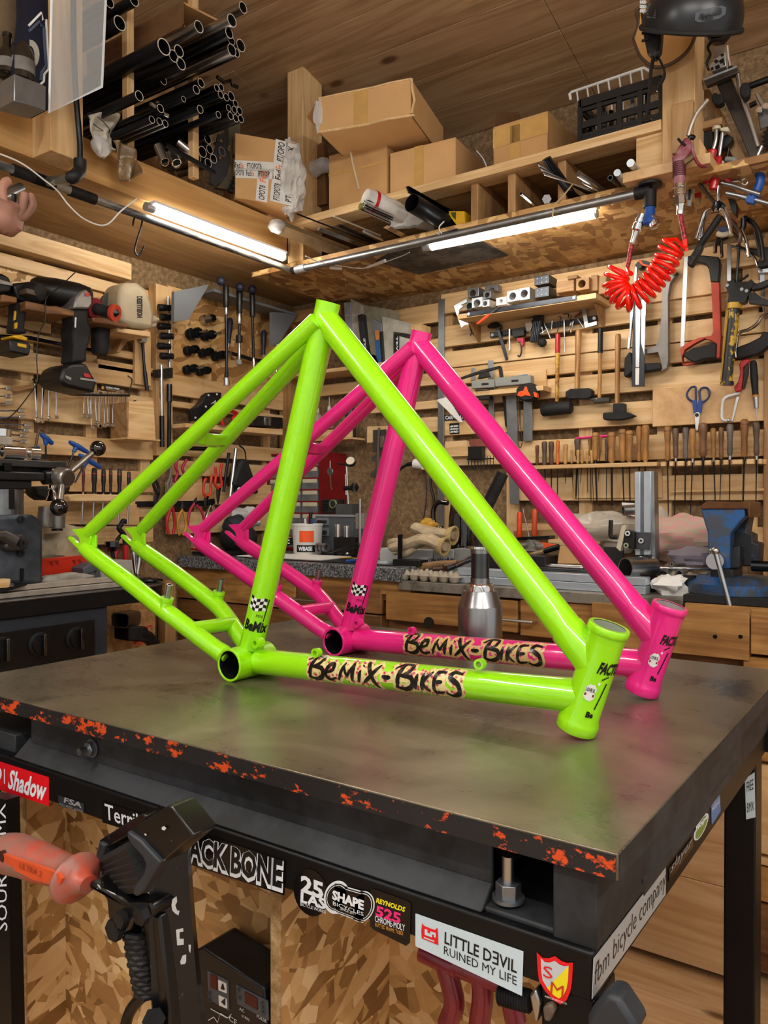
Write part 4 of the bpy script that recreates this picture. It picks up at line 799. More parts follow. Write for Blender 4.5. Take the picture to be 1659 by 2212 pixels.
pplate(t,'handle',RW,A2([(1480,480),(1560,490),(1659,450),(1720,440),(1720,480),(1600,540),(1500,560)]),.118,.142,BLACK,bev=.003); pplate(t,'trigger',RW,A2([(1470,580),(1530,570),(1600,630),(1720,660),(1720,710),(1580,690),(1480,680)]),.12,.14,BLACK); ptube(t,'release',RW,o,A2([(1350,470),(1420,450),(1475,410)]),.004,BLACK)
for x,y in A2([(1272,508),(1410,545),(1455,560)]): part(t,'rivet',MB().cyl(RW(x,y,.145),RW(x,y,.148),.005),STEEL)
# mini saw, knife, scissors on the birch panel
t=rth('mini_hacksaw',RW,1590,830,.08,'small hacksaw with red handle and white frame on the birch panel','saw')
pplate(t,'handle',RW,A2([(1395,1225),(1440,1205),(1480,1205),(1485,1225),(1420,1290),(1420,1400),(1405,1500),(1350,1520),(1335,1470),(1375,1420),(1395,1330),(1385,1270)]),.065,.09,RED,bev=.003); pplate(t,'grip',RW,A2([(1440,1270),(1470,1250),(1465,1340),(1430,1480),(1415,1480),(1430,1350)]),.065,.088,BLACK)
ptube(t,'frame',RW,.075,A2([(1395,1530),(1330,1545),(1260,1570),(1232,1620),(1225,1750),(1245,1785),(1290,1790)]),.007,mat('#d6dcdf',.35),sq=.7); pplate(t,'blade',RW,A2([(1360,1560),(1385,1560),(1330,1790),(1305,1800)]),.073,.075,STEEL); part(t,'wing_nut',MB().ell(RW(*A2([(1290,1785)])[0],.082),.006,n=10,m=6),CHROME)
t=rth('knife',RW,1635,820,.085,'black handled keyhole knife at the right of the birch panel','knife'); q=w3(RW,.085,A2([(1518,1220),(1540,1550)])); part(t,'handle',MB().lathe(q[0],q[1],[(0,.006),(.08,.0105),(.5,.0115),(.9,.009),(1,.0095)],14),RUBBER); q=w3(RW,.085,A2([(1540,1555),(1548,1670)])); part(t,'ferrule',MB().cyl(q[0],q[1],.009,.007),STEEL); ptube(t,'spike',RW,.085,A2([(1548,1670),(1556,1780)]),.0015,STEEL,smooth=0); part(t,'collar',MB().cyl(q[0]-V((0,0,.003)),q[0]+V((0,0,.003)),.0105),mat('#b87a2a'))
t=rth('scissors',RW,1505,870,.08,'blue handled scissors hanging on the birch panel','scissors')
for loop in ([(895,1520),(930,1475),(970,1470),(975,1510),(975,1590),(955,1610),(915,1590),(893,1555)],[(1010,1510),(1035,1480),(1080,1480),(1105,1520),(1095,1570),(1055,1605),(1020,1600)]): part(t,'finger_loop',MB().tube(bez(w3(RW,.076,A2(loop+loop[:1])),4),.0036,8),mat('#1c2f5c',.4))
pplate(t,'handle',RW,A2([(940,1600),(980,1590),(990,1700),(955,1720)]),.072,.08,mat('#1c3f8c',.4)); pplate(t,'handle',RW,A2([(1000,1590),(1040,1600),(1025,1720),(985,1700)]),.073,.081,mat('#1c3f8c',.4)); pplate(t,'blades',RW,A2([(962,1720),(985,1670),(1015,1720),(1000,1870),(985,1895),(972,1870)]),.07,.076,mat('#d8dde0',.25,.6,var=0)); part(t,'pivot',MB().cyl(RW(*A2([(986,1735)])[0],.076),RW(*A2([(986,1735)])[0],.079),.006),BLACK)
# ================= LEFT WALL TOOLS =================
B1=Px(0,480,.2532); B2=Px(0,480,.1898); B3=Px(0,820,.2532); B4=Px(0,800,.1567); C1=Px(320,560,.2652); C2=Px(320,900,.3496); C3=Px(320,960,.205); D1=Px(0,1080,.1929)
SHM=wood('worn_shelf','#5f3f20','#84592f','#a27644','y')
def lth(name,p,o,label,cat,group=None): return thing(name,LW(p[0],p[1],o),label,cat,group)
# power tool shelf with prongs
t=lth('tool_shelf',B1([(400,760)])[0],.1,'worn wooden prong shelf carrying the power tools on the left wall','shelf')
pplate(t,'back_board',LW,B1([(0,640),(1090,880),(1090,935),(0,690)]),.046,.07,SHM)
for a in ([(20,612),(150,640),(148,690),(20,680)],[(222,668),(388,705),(388,775),(225,745)],[(388,715),(480,712),(682,765),(676,805),(388,782)],[(790,815),(870,808),(1090,868),(1085,905),(800,850)]): pplate(t,'prong',LW,B1(a),.07,.22,SHM,bev=.004)
t2=lth('corner_bracket',B1([(1060,1000)])[0],.06,'wooden corner bracket under the beige heat gun','bracket'); pplate(t2,'board',LW,B1([(1000,900),(1285,935),(1282,980),(1005,935)]),.046,.2,PINE['y']); pplate(t2,'brace',LW,B1([(1060,940),(1130,950),(1020,1115),(1000,1110)]),.05,.1,PINED['z'])
def lathe_n(mb,pl,p,o0,o1,prof,n=24): return mb.lathe(pl(*p,o0),pl(*p,o0)+pl.n*(o1-o0),prof,n)
O=.2
# yellow and black driver
t=lth('impact_driver',B1([(200,1100)])[0],.15,'black and yellow cordless driver hanging on the left wall','drill')
c=LW(*B1([(235,600)])[0],.17); part(t,'motor_housing',MB().lathe(c+V((-.11,-.04,.0)),c+V((.06,.012,-.004)),[(0,.016),(.1,.028),(.5,.031),(.85,.032),(.97,.026),(1,.018)],20),RUBBER)
pplate(t,'body',LW,B1([(110,530),(190,512),(290,520),(335,590),(300,670),(230,690),(150,650)]),.13,.19,BLACK,bev=.006)
pplate(t,'badge',LW,B1([(225,562),(318,585),(316,628),(226,605)]),.19,.231,mat('#57483a',.4)); pplate(t,'handle',LW,B1([(135,680),(235,690),(225,800),(215,900),(240,950),(110,940),(120,870),(130,780)]),.14,.185,RUBBER,bev=.007)
pplate(t,'trim',LW,B1([(128,755),(142,760),(138,830),(122,838)]),.183,.19,YEL); pplate(t,'trim',LW,B1([(128,860),(152,852),(148,905),(128,910)]),.183,.19,YEL); pplate(t,'clip',LW,B1([(110,965),(180,960),(240,985),(232,1015),(115,985)]),.13,.2,YEL,bev=.003)
pplate(t,'battery',LW,B1([(80,1000),(240,1020),(268,1050),(250,1140),(90,1105)]),.11,.2,BLACK,bev=.005); pplate(t,'label',LW,B1([(150,1030),(228,1045),(225,1075),(150,1055)]),.2,.2015,YEL)
t=lth('power_tool',B1([(40,560)])[0],.15,'black tool with silver band at the left edge of the photo','power tool'); pplate(t,'body',LW,B1([(-80,470),(20,430),(85,470),(108,540),(100,600),(-80,620)]),.12,.19,BLACK,bev=.008); pplate(t,'band',LW,B1([(-80,470),(0,485),(108,520),(108,545),(-80,510)]),.19,.195,STEEL)
# big impact wrench
t=lth('impact_wrench',B1([(680,1300)])[0],.2,'big black impact wrench with red ring and battery at the bottom','impact wrench')
c=LW(*B1([(610,620)])[0],.17); part(t,'motor_housing',MB().lathe(c+V((-.07,-.10,.01)),c+V((.04,.05,-.01)),[(0,.028),(.1,.042),(.4,.046),(.75,.044),(.95,.036),(1,.02)],26),BLACK)
pplate(t,'gear_case',LW,B1([(650,640),(690,590),(740,570),(788,630),(790,700),(760,740),(630,735)]),.14,.235,mat('#8d8a86',.35,.5),bev=.006)
pplate(t,'badge',LW,B1([(725,598),(765,600),(768,632),(730,632)]),.235,.238,RED); pplate(t,'handle',LW,B1([(630,735),(760,740),(765,860),(790,900),(775,1010),(745,1100),(735,1200),(620,1200),(640,1060),(625,950),(640,860)]),.15,.225,RUBBER,bev=.01)
a,b=LW(*B1([(800,735)])[0],.2),LW(*B1([(985,775)])[0],.28); d=(b-a).normalized(); part(t,'collar',MB().cyl(a-d*.012,a+d*.008,.034,n=26),mat('#8a2430',.4)); part(t,'side_handle',MB().lathe(a,b,[(0,.022),(.1,.019),(.8,.0185),(.82,.026),(.97,.026),(1,.02)],22),RUBBER); part(t,'handle_ring',MB().cyl(b-d*.01,b+d*.002,.0275,n=24),ORED); part(t,'bolt',MB().cyl(b,b+d*.012,.014,.004,n=12),DSTEEL)
pplate(t,'battery',LW,B1([(545,1235),(610,1205),(740,1200),(790,1300),(832,1360),(805,1460),(560,1400),(510,1350)]),.12,.245,BLACK,bev=.01); pplate(t,'red_label',LW,B1([(715,1285),(765,1295),(782,1330),(725,1322)]),.245,.247,RED); pplate(t,'silver_strip',LW,B1([(685,1325),(828,1345),(826,1362),(688,1345)]),.245,.248,GREYP); pplate(t,'badge_plate',LW,B1([(560,1305),(610,1325),(608,1352),(562,1330)]),.245,.247,GREYP); pplate(t,'grey_strip',LW,B1([(640,810),(655,812),(650,900),(637,898)]),.225,.227,WHITE)
# grinder behind it
t=lth('angle_grinder',B1([(860,1100)])[0],.14,'small black grinder hanging behind the big impact wrench','grinder'); q=w3(LW,.14,B1([(862,800),(850,1130)])); part(t,'body',MB().lathe(q[0],q[1],[(0,.028),(.3,.03),(.9,.029),(1,.024)],22),RUBBER); c=LW(*B1([(955,715)])[0],.12); part(t,'disc',MB().cyl(c,c+V((.03,-.008,0)),.045,n=28),BLACK); part(t,'guard_ring',MB().pipe(c+V((.031,-.01,-.002)),c+V((.033,-.01,-.002)),.011,.006),WHITE)
# heat gun
BG=mat('#b3a88f',.45,var=.04)
t=lth('heat_gun',B1([(1160,900)])[0],.15,'beige heat gun body with dark vertical lettering','heat gun'); pplate(t,'housing',LW,B1([(1030,540),(1080,512),(1180,512),(1245,560),(1300,690),(1325,800),(1310,915),(1150,895),(1040,860),(1022,700)]),.11,.21,BG,bev=.016); q=w3(LW,.18,B1([(1270,830),(1350,828)])); part(t,'nozzle',MB().lathe(q[0],q[1],[(0,.014),(.6,.013),(.62,.007),(1,.006)],16),BG); q=w3(LW,.17,B1([(1260,880),(1315,870)])); part(t,'vent',MB().pipe(q[0],q[1],.012,.007,16),BG)
m=MB(); f=lambda x,y:LW(*B1([(x,y)])[0],.2105); txt(m,'DESILLUSION',f(1215,630),f(1217,815),f(1165,632),(1,0,0),bold=.05); part(t,'lettering',m,INKB,smooth=False)
# ratchet and wrenches
O=.075
t=lth('ratchet',B1([(1215,1000)])[0],O,'steel ratchet hanging on a pale board beside the heat gun','ratchet'); c=LW(*B1([(1215,998)])[0],O); part(t,'head',MB().lathe(c-V((.012,0,0)),c+V((.012,0,0)),[(0,.013),(.15,.0155),(.85,.0155),(1,.013)],20),STEEL); part(t,'handle',MB().tube(w3(LW,O,B1([(1215,1020),(1228,1200),(1238,1300),(1255,1435)])),[.006,.005,.0075,.0075],12),DSTEEL)
def wrench(i,top,bot,r,lab,grp,bend=0):
    q0,q1=LW(*top,O),LW(*bot,O); t=thing('combination_wrench',q1,lab,'wrench',grp); d=(q1-q0).normalized(); L=(q1-q0).length
    part(t,'shank',MB().tube([q0+d*.008,q0.lerp(q1,.15),q0.lerp(q1,.5),q1-d*.006],r,8,sq=.55),CHROME)
    x=V((1,0,0)); part(t,'ring_end',MB().pipe(q0-x*.004+d*.002,q0+x*.005+d*.002,r*2.6,r*1.4,14),CHROME)
    part(t,'open_end',MB().lathe(q1-x*.003,q1+x*.004,[(0,r*2),(.2,r*2.4),(.8,r*2.4),(1,r*2)],12),CHROME)
for i,(a,b,c_,d_) in enumerate(((303,5,318,345),(375,5,357,350),(425,35,420,330),(485,35,483,320))): wrench(i,*B3([(a,b),(c_,d_)]),.0042-.0005*i,'%s of four spaced chrome wrenches left of the impact wrench battery'%('first second third last'.split()[i]),'spaced chrome wrenches')
for i,(a,b,c_,d_) in enumerate(((716,118,719,310),(748,120,762,312),(772,122,787,408),(810,110,830,368),(842,103,855,400),(865,118,848,398),(897,118,895,392),(922,118,925,385),(962,120,966,390),(1000,112,1034,490),(1038,103,1036,440),(1076,130,1067,468))): wrench(i,*B3([(a,b),(c_,d_)]),.0032,'%s from the left in the row of twelve hanging chrome wrenches'%ORD[i],'row of hanging chrome wrenches')
for i,(pts_,lab) in enumerate((([(-40,80),(105,75)],'topmost open ended wrench lying sideways at the left edge'),([(-40,142),(100,142)],'second sideways wrench from the top at the left edge'),([(-40,205),(105,200)],'third sideways wrench from the top at the left edge'),([(-40,268),(210,265)],'fourth sideways wrench from the top, dark'),([(-40,325),(215,318)],'fifth sideways wrench from the top'),([(-40,375),(262,388)],'longest sideways wrench, sixth from the top'),([(-40,420),(255,432)],'seventh sideways wrench from the top'),([(60,470),(225,478)],'short sideways wrench, second from the bottom'),([(60,520),(228,530)],'lowest sideways wrench beside the drilling table'))):
    q=w3(LW,.09,B3(pts_)); t=thing('open_wrench',q[1],lab,'wrench','sideways wrenches at the left edge'); part(t,'shank',MB().tube([q[0],q[0].lerp(q[1],.7),q[1]-(q[1]-q[0]).normalized()*.02],[.004,.0045,.006],8,sq=.5),CHROME); (x,y)=B3([pts_[1]])[0]; pplate(t,'jaw',LW,[(x-12,y-3),(x-6,y-5),(x+3,y-4),(x-3,y-1),(x-4,y+2),(x+3,y+4),(x-6,y+5),(x-13,y+3)],.085,.097,STEEL)
pplate(lth('wrench_rack',B3([(60,200)])[0],.06,'wooden rack edge holding the sideways wrenches','tool rack'),'board',LW,B3([(-60,40),(110,60),(110,210),(-60,215)]),.046,.06,PINE['y'])
one('hanger_rail',MB().tube(w3(LW,.08,B3([(600,125),(1105,135)])),.0045,8),BLACK,'black rail from which the row of twelve wrenches hangs','rail')
one('wood_rail',slab(MB(),LW,B3([(110,62),(330,32),(332,60),(150,100),(112,100)]),.05,.075),PINED['y'],'slanted wooden rail behind the four spaced wrenches','rail')
t=plate1('small_sign',LW,B1([(865,1380),(1028,1410),(1025,1455),(866,1425)]),.046,.0475,BLACK,'small black sign with white and gold lettering on the left wall','sign'); m=MB(); f=lambda x,y:LW(*B1([(x,y)])[0],.0475); txt(m,'BE BEAR AWARE',f(905,1416),f(1018,1432),f(905,1400),(1,0,0),bold=.04); o=mesh_obj('lettering',m,INKW,wloc(t),smooth=False); o.parent=t; m=MB(); txt(m,'YELLOWSTONE',f(905,1430),f(1018,1448),f(905,1420),(1,0,0),bold=.03); m.poly([f(876+12*math.cos(k*.5),1412+14*math.sin(k*.5)) +V((.0005,0,0)) for k in range(12)]); o=mesh_obj('lettering',m,INKO,wloc(t),smooth=False); o.parent=t
t=lth('wooden_box',B3([(1200,500)])[0],.1,'small wooden wall box right of the row of twelve wrenches','box'); pplate(t,'front',LW,B3([(1100,185),(1310,185),(1330,510),(1095,490)]),.13,.14,PINE['y']); pplate(t,'side',LW,B3([(1080,190),(1100,185),(1095,490),(1085,490)]),.046,.14,PINED['y']); pplate(t,'base',LW,B3([(1090,490),(1370,512),(1368,525),(1090,505)]),.046,.15,PINE['y'])
one('black_cable',MB().tube(bez(w3(LW,.23,B1([(640,430),(500,560),(395,650),(385,830),(330,960),(312,1150),(318,1350),(250,1470),(130,1620),(40,1690)])),5),.0018,6),BLACK,'thin black cable dangling over the left wall tools','cable')
one('black_cable',MB().tube(bez(w3(LW,.06,B1([(1090,1310),(1125,1345),(1110,1420),(1085,1480),(1085,1540),(1160,1520)])),5),.0022,6),BLACK,'black cable curl beside the small wooden wall box','cable')
t=lth('clamp_bar',B1([(500,1020)])[0],.09,'black steel bar lying behind the power tools','bar'); ptube(t,'bar',LW,.09,B1([(0,975),(240,985),(535,1045),(800,1095)]),.0065,DSTEEL,smooth=0); ptube(t,'wire_tie',LW,.095,B1([(522,930),(530,1050),(545,1055),(540,1025)]),.002,BLACK)
# T handle hex keys
for a,b,c_,d_,e,lab in (((348,462),(448,548),(390,560),(392,680),.11,'blue T handle key standing left on the drilling table'),((592,530),(748,620),(628,618),(575,765),.16,'blue T handle key leaning behind the ball lever'),((675,640),(855,750),(710,740),(640,880),.17,'lowest blue T handle key beside the screwdrivers'),((330,575),(225,665),(300,650),(250,680),.12,'blue T handle key lying at the back of the drilling table')):
    q=w3(LW,e,B3([a,b,c_,d_])); t=thing('t_handle_key',q[3],lab,'hex key','blue T handle keys'); part(t,'handle',MB().tube([q[0],q[0].lerp(q[1],.12),q[0].lerp(q[1],.45),q[0].lerp(q[1],.9),q[1]],[.006,.0095,.0115,.0095,.007],14,sq=.8),BLUE); part(t,'neck',MB().tube([q[0].lerp(q[1],.4),q[2]],[.009,.006],12),BLUE); part(t,'shaft',MB().cyl(q[2],q[3],.0032,n=8),DSTEEL)
one('bent_key',MB().tube(bez(w3(LW,.09,B3([(372,440),(345,425),(328,450),(305,560),(300,600)])),4),.0045,8),mat('#6b5238',.5,.4),'brown bent hex key behind the blue T handle keys','hex key')
# screwdriver rack
t=lth('screwdriver_rack',B3([(850,1030)])[0],.1,'wooden screwdriver rack on the left wall','tool rack'); pplate(t,'shelf',LW,B3([(582,990),(660,975),(1155,985),(1150,1040),(600,1040)]),.06,.15,PINE['y'],bev=.003); pplate(t,'back',LW,B3([(550,1042),(1190,1065),(1190,1240),(548,1235)]),.046,.055,PINE['y'])
DR=[((712,765,960),10,'#5a1a24','red and black screwdriver leftmost in the wooden rack'),((805,752,970),18,'#1a1516','fattest black screwdriver in the wooden rack'),((884,765,970),15,'#17171a','plain black screwdriver right of the fattest one'),((945,755,970),11,'#231516','slim black screwdriver with copper rings'),((1020,760,975),15,'#191a20','black screwdriver with rounded grip, second from the right'),((1100,785,965),12,'#241c20','screwdriver with pink marked grip, rightmost in the rack')]
for (x,a,b),hw,c,lab in DR:
    q=w3(LW,.13,B3([(x,a),(x-2,b),(x-12,b+60),(x-14,1235)])); r=(LW(*B3([(x+hw,a)])[0],.13)-q[0]).length*1.15
    t=thing('screwdriver',q[1],lab,'screwdriver','screwdrivers in the left rack'); part(t,'handle',MB().lathe(q[0],q[1],[(0,r*.6),(.04,r*.85),(.25,r),(.5,r*.98),(.7,r*.72),(.85,r*.8),(1,r*.7)],16),mat(c,.4,var=.15)); part(t,'grip_ring',MB().cyl(q[0].lerp(q[1],.22),q[0].lerp(q[1],.25),r*1.03),RED); part(t,'shaft',MB().cyl(q[1],q[3],.0035,n=10),STEEL)
# socket rail and breaker bars
t=lth('socket_rail',B1([(1440,900)])[0],.09,'steel rail with six black sockets left of the socket board','socket rail'); ptube(t,'rail',LW,.085,B1([(1432,640),(1448,1240)]),.006,STEEL,smooth=0)
for i,(x,y) in enumerate(((1395,730),(1415,812),(1390,888),(1415,972),(1390,1058),(1415,1142))):
    q=w3(LW,.1,B1([(x-45,y-2),(x+42,y+6)])); part(t,'socket',MB().lathe(q[0],q[1]+V((.012,0,0)),[(0,.0115),(.05,.0135),(.55,.013),(.6,.0115),(1,.0115)],16),BLUED)
t=lth('bar_holder',B1([(1410,1290)])[0],.09,'black clip block holding two long steel bars','clip'); pplate(t,'block',LW,B1([(1350,1255),(1475,1240),(1475,1330),(1352,1320)]),.066,.1,BLACK)
t=lth('breaker_bar',B3([(1385,570)])[0],.09,'left long silver bar with dark knurled grip in the clip block','bar','breaker bars'); ptube(t,'shaft',LW,.095,[B1([(1375,1220)])[0],B3([(1380,310)])[0]],.0075,CHROME,smooth=0); ptube(t,'grip',LW,.095,B3([(1380,310),(1383,575)]),.009,DSTEEL,smooth=0)
t=lth('breaker_bar',B3([(1445,600)])[0],.09,'right long dark bar with sliding head below the socket board','bar','breaker bars'); ptube(t,'shaft',LW,.09,B3([(1445,40),(1442,600)]),.0075,BLUED,smooth=0); ptube(t,'head',LW,.09,B3([(1445,40),(1444,190)]),.0105,DSTEEL,smooth=0)
# grey painted hood over the socket board
GREYW=mat('#6f747a',.5,var=.06,sc=5)
za=at(600,645,x=.2).z
t=lth('grey_hood',(520,640),.1,'grey painted wooden hood shelf above the long pullers','shelf'); ya,yb_=yl(470,.2),yl(640,.2)
part(t,'roof',MB().span((.042,yl(462,.15),at(466,624,x=.15).z-.012),(.15,yl(640,.15),at(466,624,x=.15).z)),GREYW,bev=.002)
for nm,ps in (('left_cheek',[(212,265),(490,205),(480,235),(330,490),(210,510)]),('right_cheek',[(1010,430),(1220,440),(1060,690),(1005,705)])): q=[LW(*p,.05+.16*(p[0]>(400 if nm[0]=='l' else 1150))) for p in C1(ps)]; part(t,nm.replace('left_','').replace('right_',''),slab(MB(),LW,C1(ps),.15,.165) if nm[0]=='l' else slab(MB(),LW,C1(ps),.13,.145),GREYW)
for i,(x,y,r,lab) in enumerate(((440,498,48,'shiny double ended socket at the top of the socket board'),(330,615,55,'big toothed socket left in the second row'),(445,630,48,'socket with spindle right in the second row'),(305,750,45,'socket at the left of the third row'),(425,770,45,'plain dark socket in the middle of the third row'),(530,795,48,'socket with long screw right in the third row'),(300,905,45,'toothed socket left in the bottom row'),(405,920,42,'knurled round socket right in the bottom row'))):
    p=C1([(x,y)])[0]; c=LW(*p,.04); r=r*.2652*.00165; d=V((1,.28,.12)).normalized(); t=thing('freewheel_socket',c,lab,'socket','sockets on the socket board'); M_=STEEL if i==0 else BLUED
    part(t,'body',MB().lathe(c,c+d*.05,[(0,r*.9),(.35,r),(.4,r*.8),(.7,r*.75),(.72,r*.9),(1,r*.85)],16),M_); part(t,'bore',MB().pipe(c+d*.049,c+d*.058,r*.6,r*.35,14),DSTEEL)
    if i in (1,2,5,6): part(t,'spindle',MB().cyl(c+d*.05,c+d*.085,r*.25),STEEL)
O=.175
def puller(lab,pts_,rs,mats,ball=None):
    q=w3(LW,O,C1(pts_)); t=thing('puller_tool',q[-1],lab,'puller','long pullers under the grey hood')
    for i in range(len(q)-1): part(t,'section',MB().lathe(q[i],q[i+1],[(0,rs[i]*.9),(.05,rs[i]),(.95,rs[i]),(1,rs[i]*.9)],14),mats[i])
    if ball: part(t,'knob',MB().ell(LW(*C1([ball])[0],O+.02),.0175),DBLUE)
puller('left long black puller with ball end and chrome foot',[(632,215),(635,390),(636,455),(640,920),(636,965),(638,1030)],[.0115,.0085,.0055,.008,.014],[BLACK,STEEL,DSTEEL,BLACK,CHROME],(592,178))
puller('middle black puller with coil spring',[(745,240),(743,440),(742,530),(742,620),(742,680),(742,820),(742,860)],[.0125,.0115,.006,.0135,.0062,.0115],[BLACK,STEEL,BLACK,BLACK,STEEL,GREYP],(748,228))
puller('right black puller with bright threaded end',[(848,260),(850,470),(858,800),(862,930)],[.0115,.0058,.006],[BLACK,BLACK,CHROME],(848,245))
for a,b,lab in (((668,480),(652,720),'dark blue screwdriver behind the left puller'),((942,580),(938,810),'dark blue screwdriver right of the pullers')): q=w3(LW,.07,C1([a,b])); t=thing('screwdriver',q[1],lab,'screwdriver'); part(t,'handle',MB().lathe(q[0],q[0].lerp(q[1],.85),[(0,.008),(.1,.0135),(.4,.0125),(.8,.0085),(1,.009)],14),DBLUE); part(t,'shaft',MB().cyl(q[0].lerp(q[1],.85),q[1],.004,n=8),STEEL)
one('steel_rod',MB().cyl(*w3(LW,.14,C1([(1056,435),(1040,1120)])),.0045),STEEL,'bright thin rod hanging from the grey hood','rod')
t=lth('cross_tool',C1([(770,790)])[0],.09,'dark curved handle tool behind the pullers','tool'); ptube(t,'arm',LW,.08,C1([(610,760),(690,770),(760,790),(860,820),(960,830)]),[.008]*17,BLACK)
# shelf with black hinge tool, red pliers, case
t=lth('wall_shelf',C1([(700,1380)])[0],.1,'narrow wooden shelf below the pullers on the left wall','shelf'); pplate(t,'board',LW,C1([(300,1335),(1098,1385),(1095,1432),(302,1368)]),.046,.16,PINE['y'])
t=lth('hinge_tool',C1([(480,1320)])[0],.12,'black angular bike tool with pale letter on the narrow shelf','tool'); pplate(t,'plate',LW,C1([(470,1105),(500,1085),(600,1085),(600,1150),(520,1260),(480,1315),(370,1320),(355,1230),(400,1200),(430,1170)]),.1,.13,BLACK,bev=.004); pplate(t,'link',LW,C1([(365,1215),(520,1185),(530,1240),(380,1300)]),.13,.14,BLUED)
for x,y in C1([(492,1107),(560,1100),(385,1290),(470,1200)]): part(t,'rivet',MB().cyl(LW(x,y,.13),LW(x,y,.143),.004),STEEL)
m=MB(); f=lambda x,y:LW(*C1([(x,y)])[0],.131); txt(m,'A',f(508,1180),f(545,1185),f(520,1145),(1,0,0),shear=.3); part(t,'lettering',m,INKW,smooth=False)
t=lth('red_pliers',C1([(660,1330)])[0],.12,'red handled pliers standing on the narrow shelf','pliers'); ptube(t,'handle',LW,.12,C1([(640,1250),(600,1300),(610,1350)]),.008,RED); ptube(t,'handle',LW,.13,C1([(660,1230),(725,1260),(690,1300),(715,1340)]),.008,RED)
t=lth('black_case',C1([(990,1340)])[0],.1,'black case with silver clasp at the end of the narrow shelf','case'); pplate(t,'body',LW,C1([(850,1270),(1100,1290),(1098,1375),(848,1355)]),.06,.14,BLACK,bev=.004); pplate(t,'clasp',LW,C1([(950,1285),(1005,1290),(1000,1355),(985,1352),(985,1305),(965,1302),(968,1350),(952,1350)]),.14,.145,STEEL)
# pliers rows
O=.085
one('magnetic_strip',slab(MB(),LW,C3([(-110,600),(700,590),(700,650),(-110,660)]),.047,.06),BLACK,'black magnetic strip behind the pliers on the left wall','rail')
def pliers(lab,c,h1,h2,tip,hm,jm=IRON,r=.0058):
    t=lth('pliers',C3([c])[0],O,lab,'pliers','pliers on the left wall')
    for h in (h1,h2): ptube(t,'handle',LW,O+.004,C3([c]+h),[r*.9]*3+[r*1.15]*(4*(len(h)+1)-6-1+0)+[r,r*.9,r*.8] if False else r,hm)
    part(t,'jaw',MB().tube(w3(LW,O,C3([c,((c[0]+tip[0])/2,(c[1]+tip[1])/2),tip])),[.0105,.009,.003],10,sq=.6),jm); p=LW(*C3([c])[0],O); part(t,'pivot',MB().cyl(p,p+V((.01,0,0)),.006),DSTEEL)
MG=mat('#a02040',.4,var=.08); 
pliers('magenta red pliers with handles up near the green seat stay',(330,430),[(285,390),(310,300),(290,240),(305,155)],[(360,390),(380,320),(360,250),(405,160)],(325,540),MG)
pliers('black pliers with slim curved handles at the left of the strip',(95,520),[(60,440),(50,370)],[(115,470),(90,400),(70,350)],(70,640),BLACK)
pliers('pliers with grey and black handles beside the magenta pair',(215,500),[(205,420),(235,330),(240,240)],[(235,430),(245,340)],(160,610),mat('#6a6258',.5))
pliers('orange and black pliers right of the near green stay',(610,560),[(580,500),(590,400),(612,360)],[(655,520),(660,400),(672,320)],(600,660),mat('#c8381e',.4,var=.2))
pliers('bright red pliers with black upper grip right of the green stay',(740,470),[(705,420),(715,330),(708,240)],[(775,420),(760,320),(775,200)],(735,630),mat('#c8261a',.4,var=.1))
pliers('red pliers hanging handles down at the left of the lower row',(255,640),[(215,740),(195,840),(215,945)],[(270,740),(280,840),(265,940)],(240,580),mat('#a81c1c',.4))
pliers('grey and yellow pliers hanging handles down',(365,690),[(320,760),(310,860),(330,955)],[(385,760),(400,860),(370,960)],(365,600),mat('#b08028',.45,var=.15))
pliers('red handled pliers hanging open right of the yellow pair',(490,620),[(440,700),(420,800),(415,870)],[(560,700),(590,790),(600,850)],(510,560),MG)
pliers('dark pliers hanging behind the near green stay',(95,640),[(70,740),(65,800)],[(100,720),(90,790)],(80,560),BLACK)
t=lth('locking_pliers',C3([(660,640)])[0],O,'chrome locking pliers hanging above the pink dropout','pliers'); ptube(t,'upper_handle',LW,O,C3([(660,600),(690,680),(690,760),(640,860),(570,960)]),.0085,CHROME,sq=.5); ptube(t,'lower_handle',LW,O+.006,C3([(650,640),(620,720),(590,830),(560,950)]),.007,CHROME,sq=.5); pplate(t,'jaw',LW,C3([(640,580),(700,570),(710,620),(670,650),(640,640)]),.075,.095,DSTEEL)
for a,b,r,m_,lab in (((850,90),(795,500),.0065,BLUED,'left dark steel rod hanging above the pink stay'),((925,45),(862,565),.008,STEEL,'right silver steel rod hanging above the pink stay')): one('steel_rod',MB().cyl(*w3(LW,.09,C3([a,b])),r),m_,lab,'rod','hanging steel rods')
t=lth('face_mask',C3([(1040,350)])[0],.1,'black mask hanging by its strap near the corner','mask'); pplate(t,'shell',LW,C3([(1005,150),(1055,155),(1110,310),(1180,520),(1130,520),(960,460),(900,440),(925,330),(960,230)]),.06,.11,RUBBER,bev=.012); ptube(t,'strap',LW,.08,C3([(1030,160),(1015,60),(960,10)]),.004,BLACK,sq=.4)
t=lth('dial_gauge',C3([(955,490)])[0],.11,'round white dial gauge hanging beside the black mask','gauge'); c=LW(*C3([(955,490)])[0],.11); part(t,'case',MB().cyl(c-V((.012,0,0)),c+V((.006,-.002,0)),.0165,n=24),BLACK); part(t,'face',MB().cyl(c+V((.006,-.002,0)),c+V((.0075,-.0024,0)),.0148,n=24),WHITE); m=MB(); f=lambda a,b:c+V((.0082,a,b)); txt(m,'1|4',f(-.008,-.005),f(.008,-.005),f(-.008,.005),(1,0,0)); part(t,'lettering',m,INKB,smooth=False)
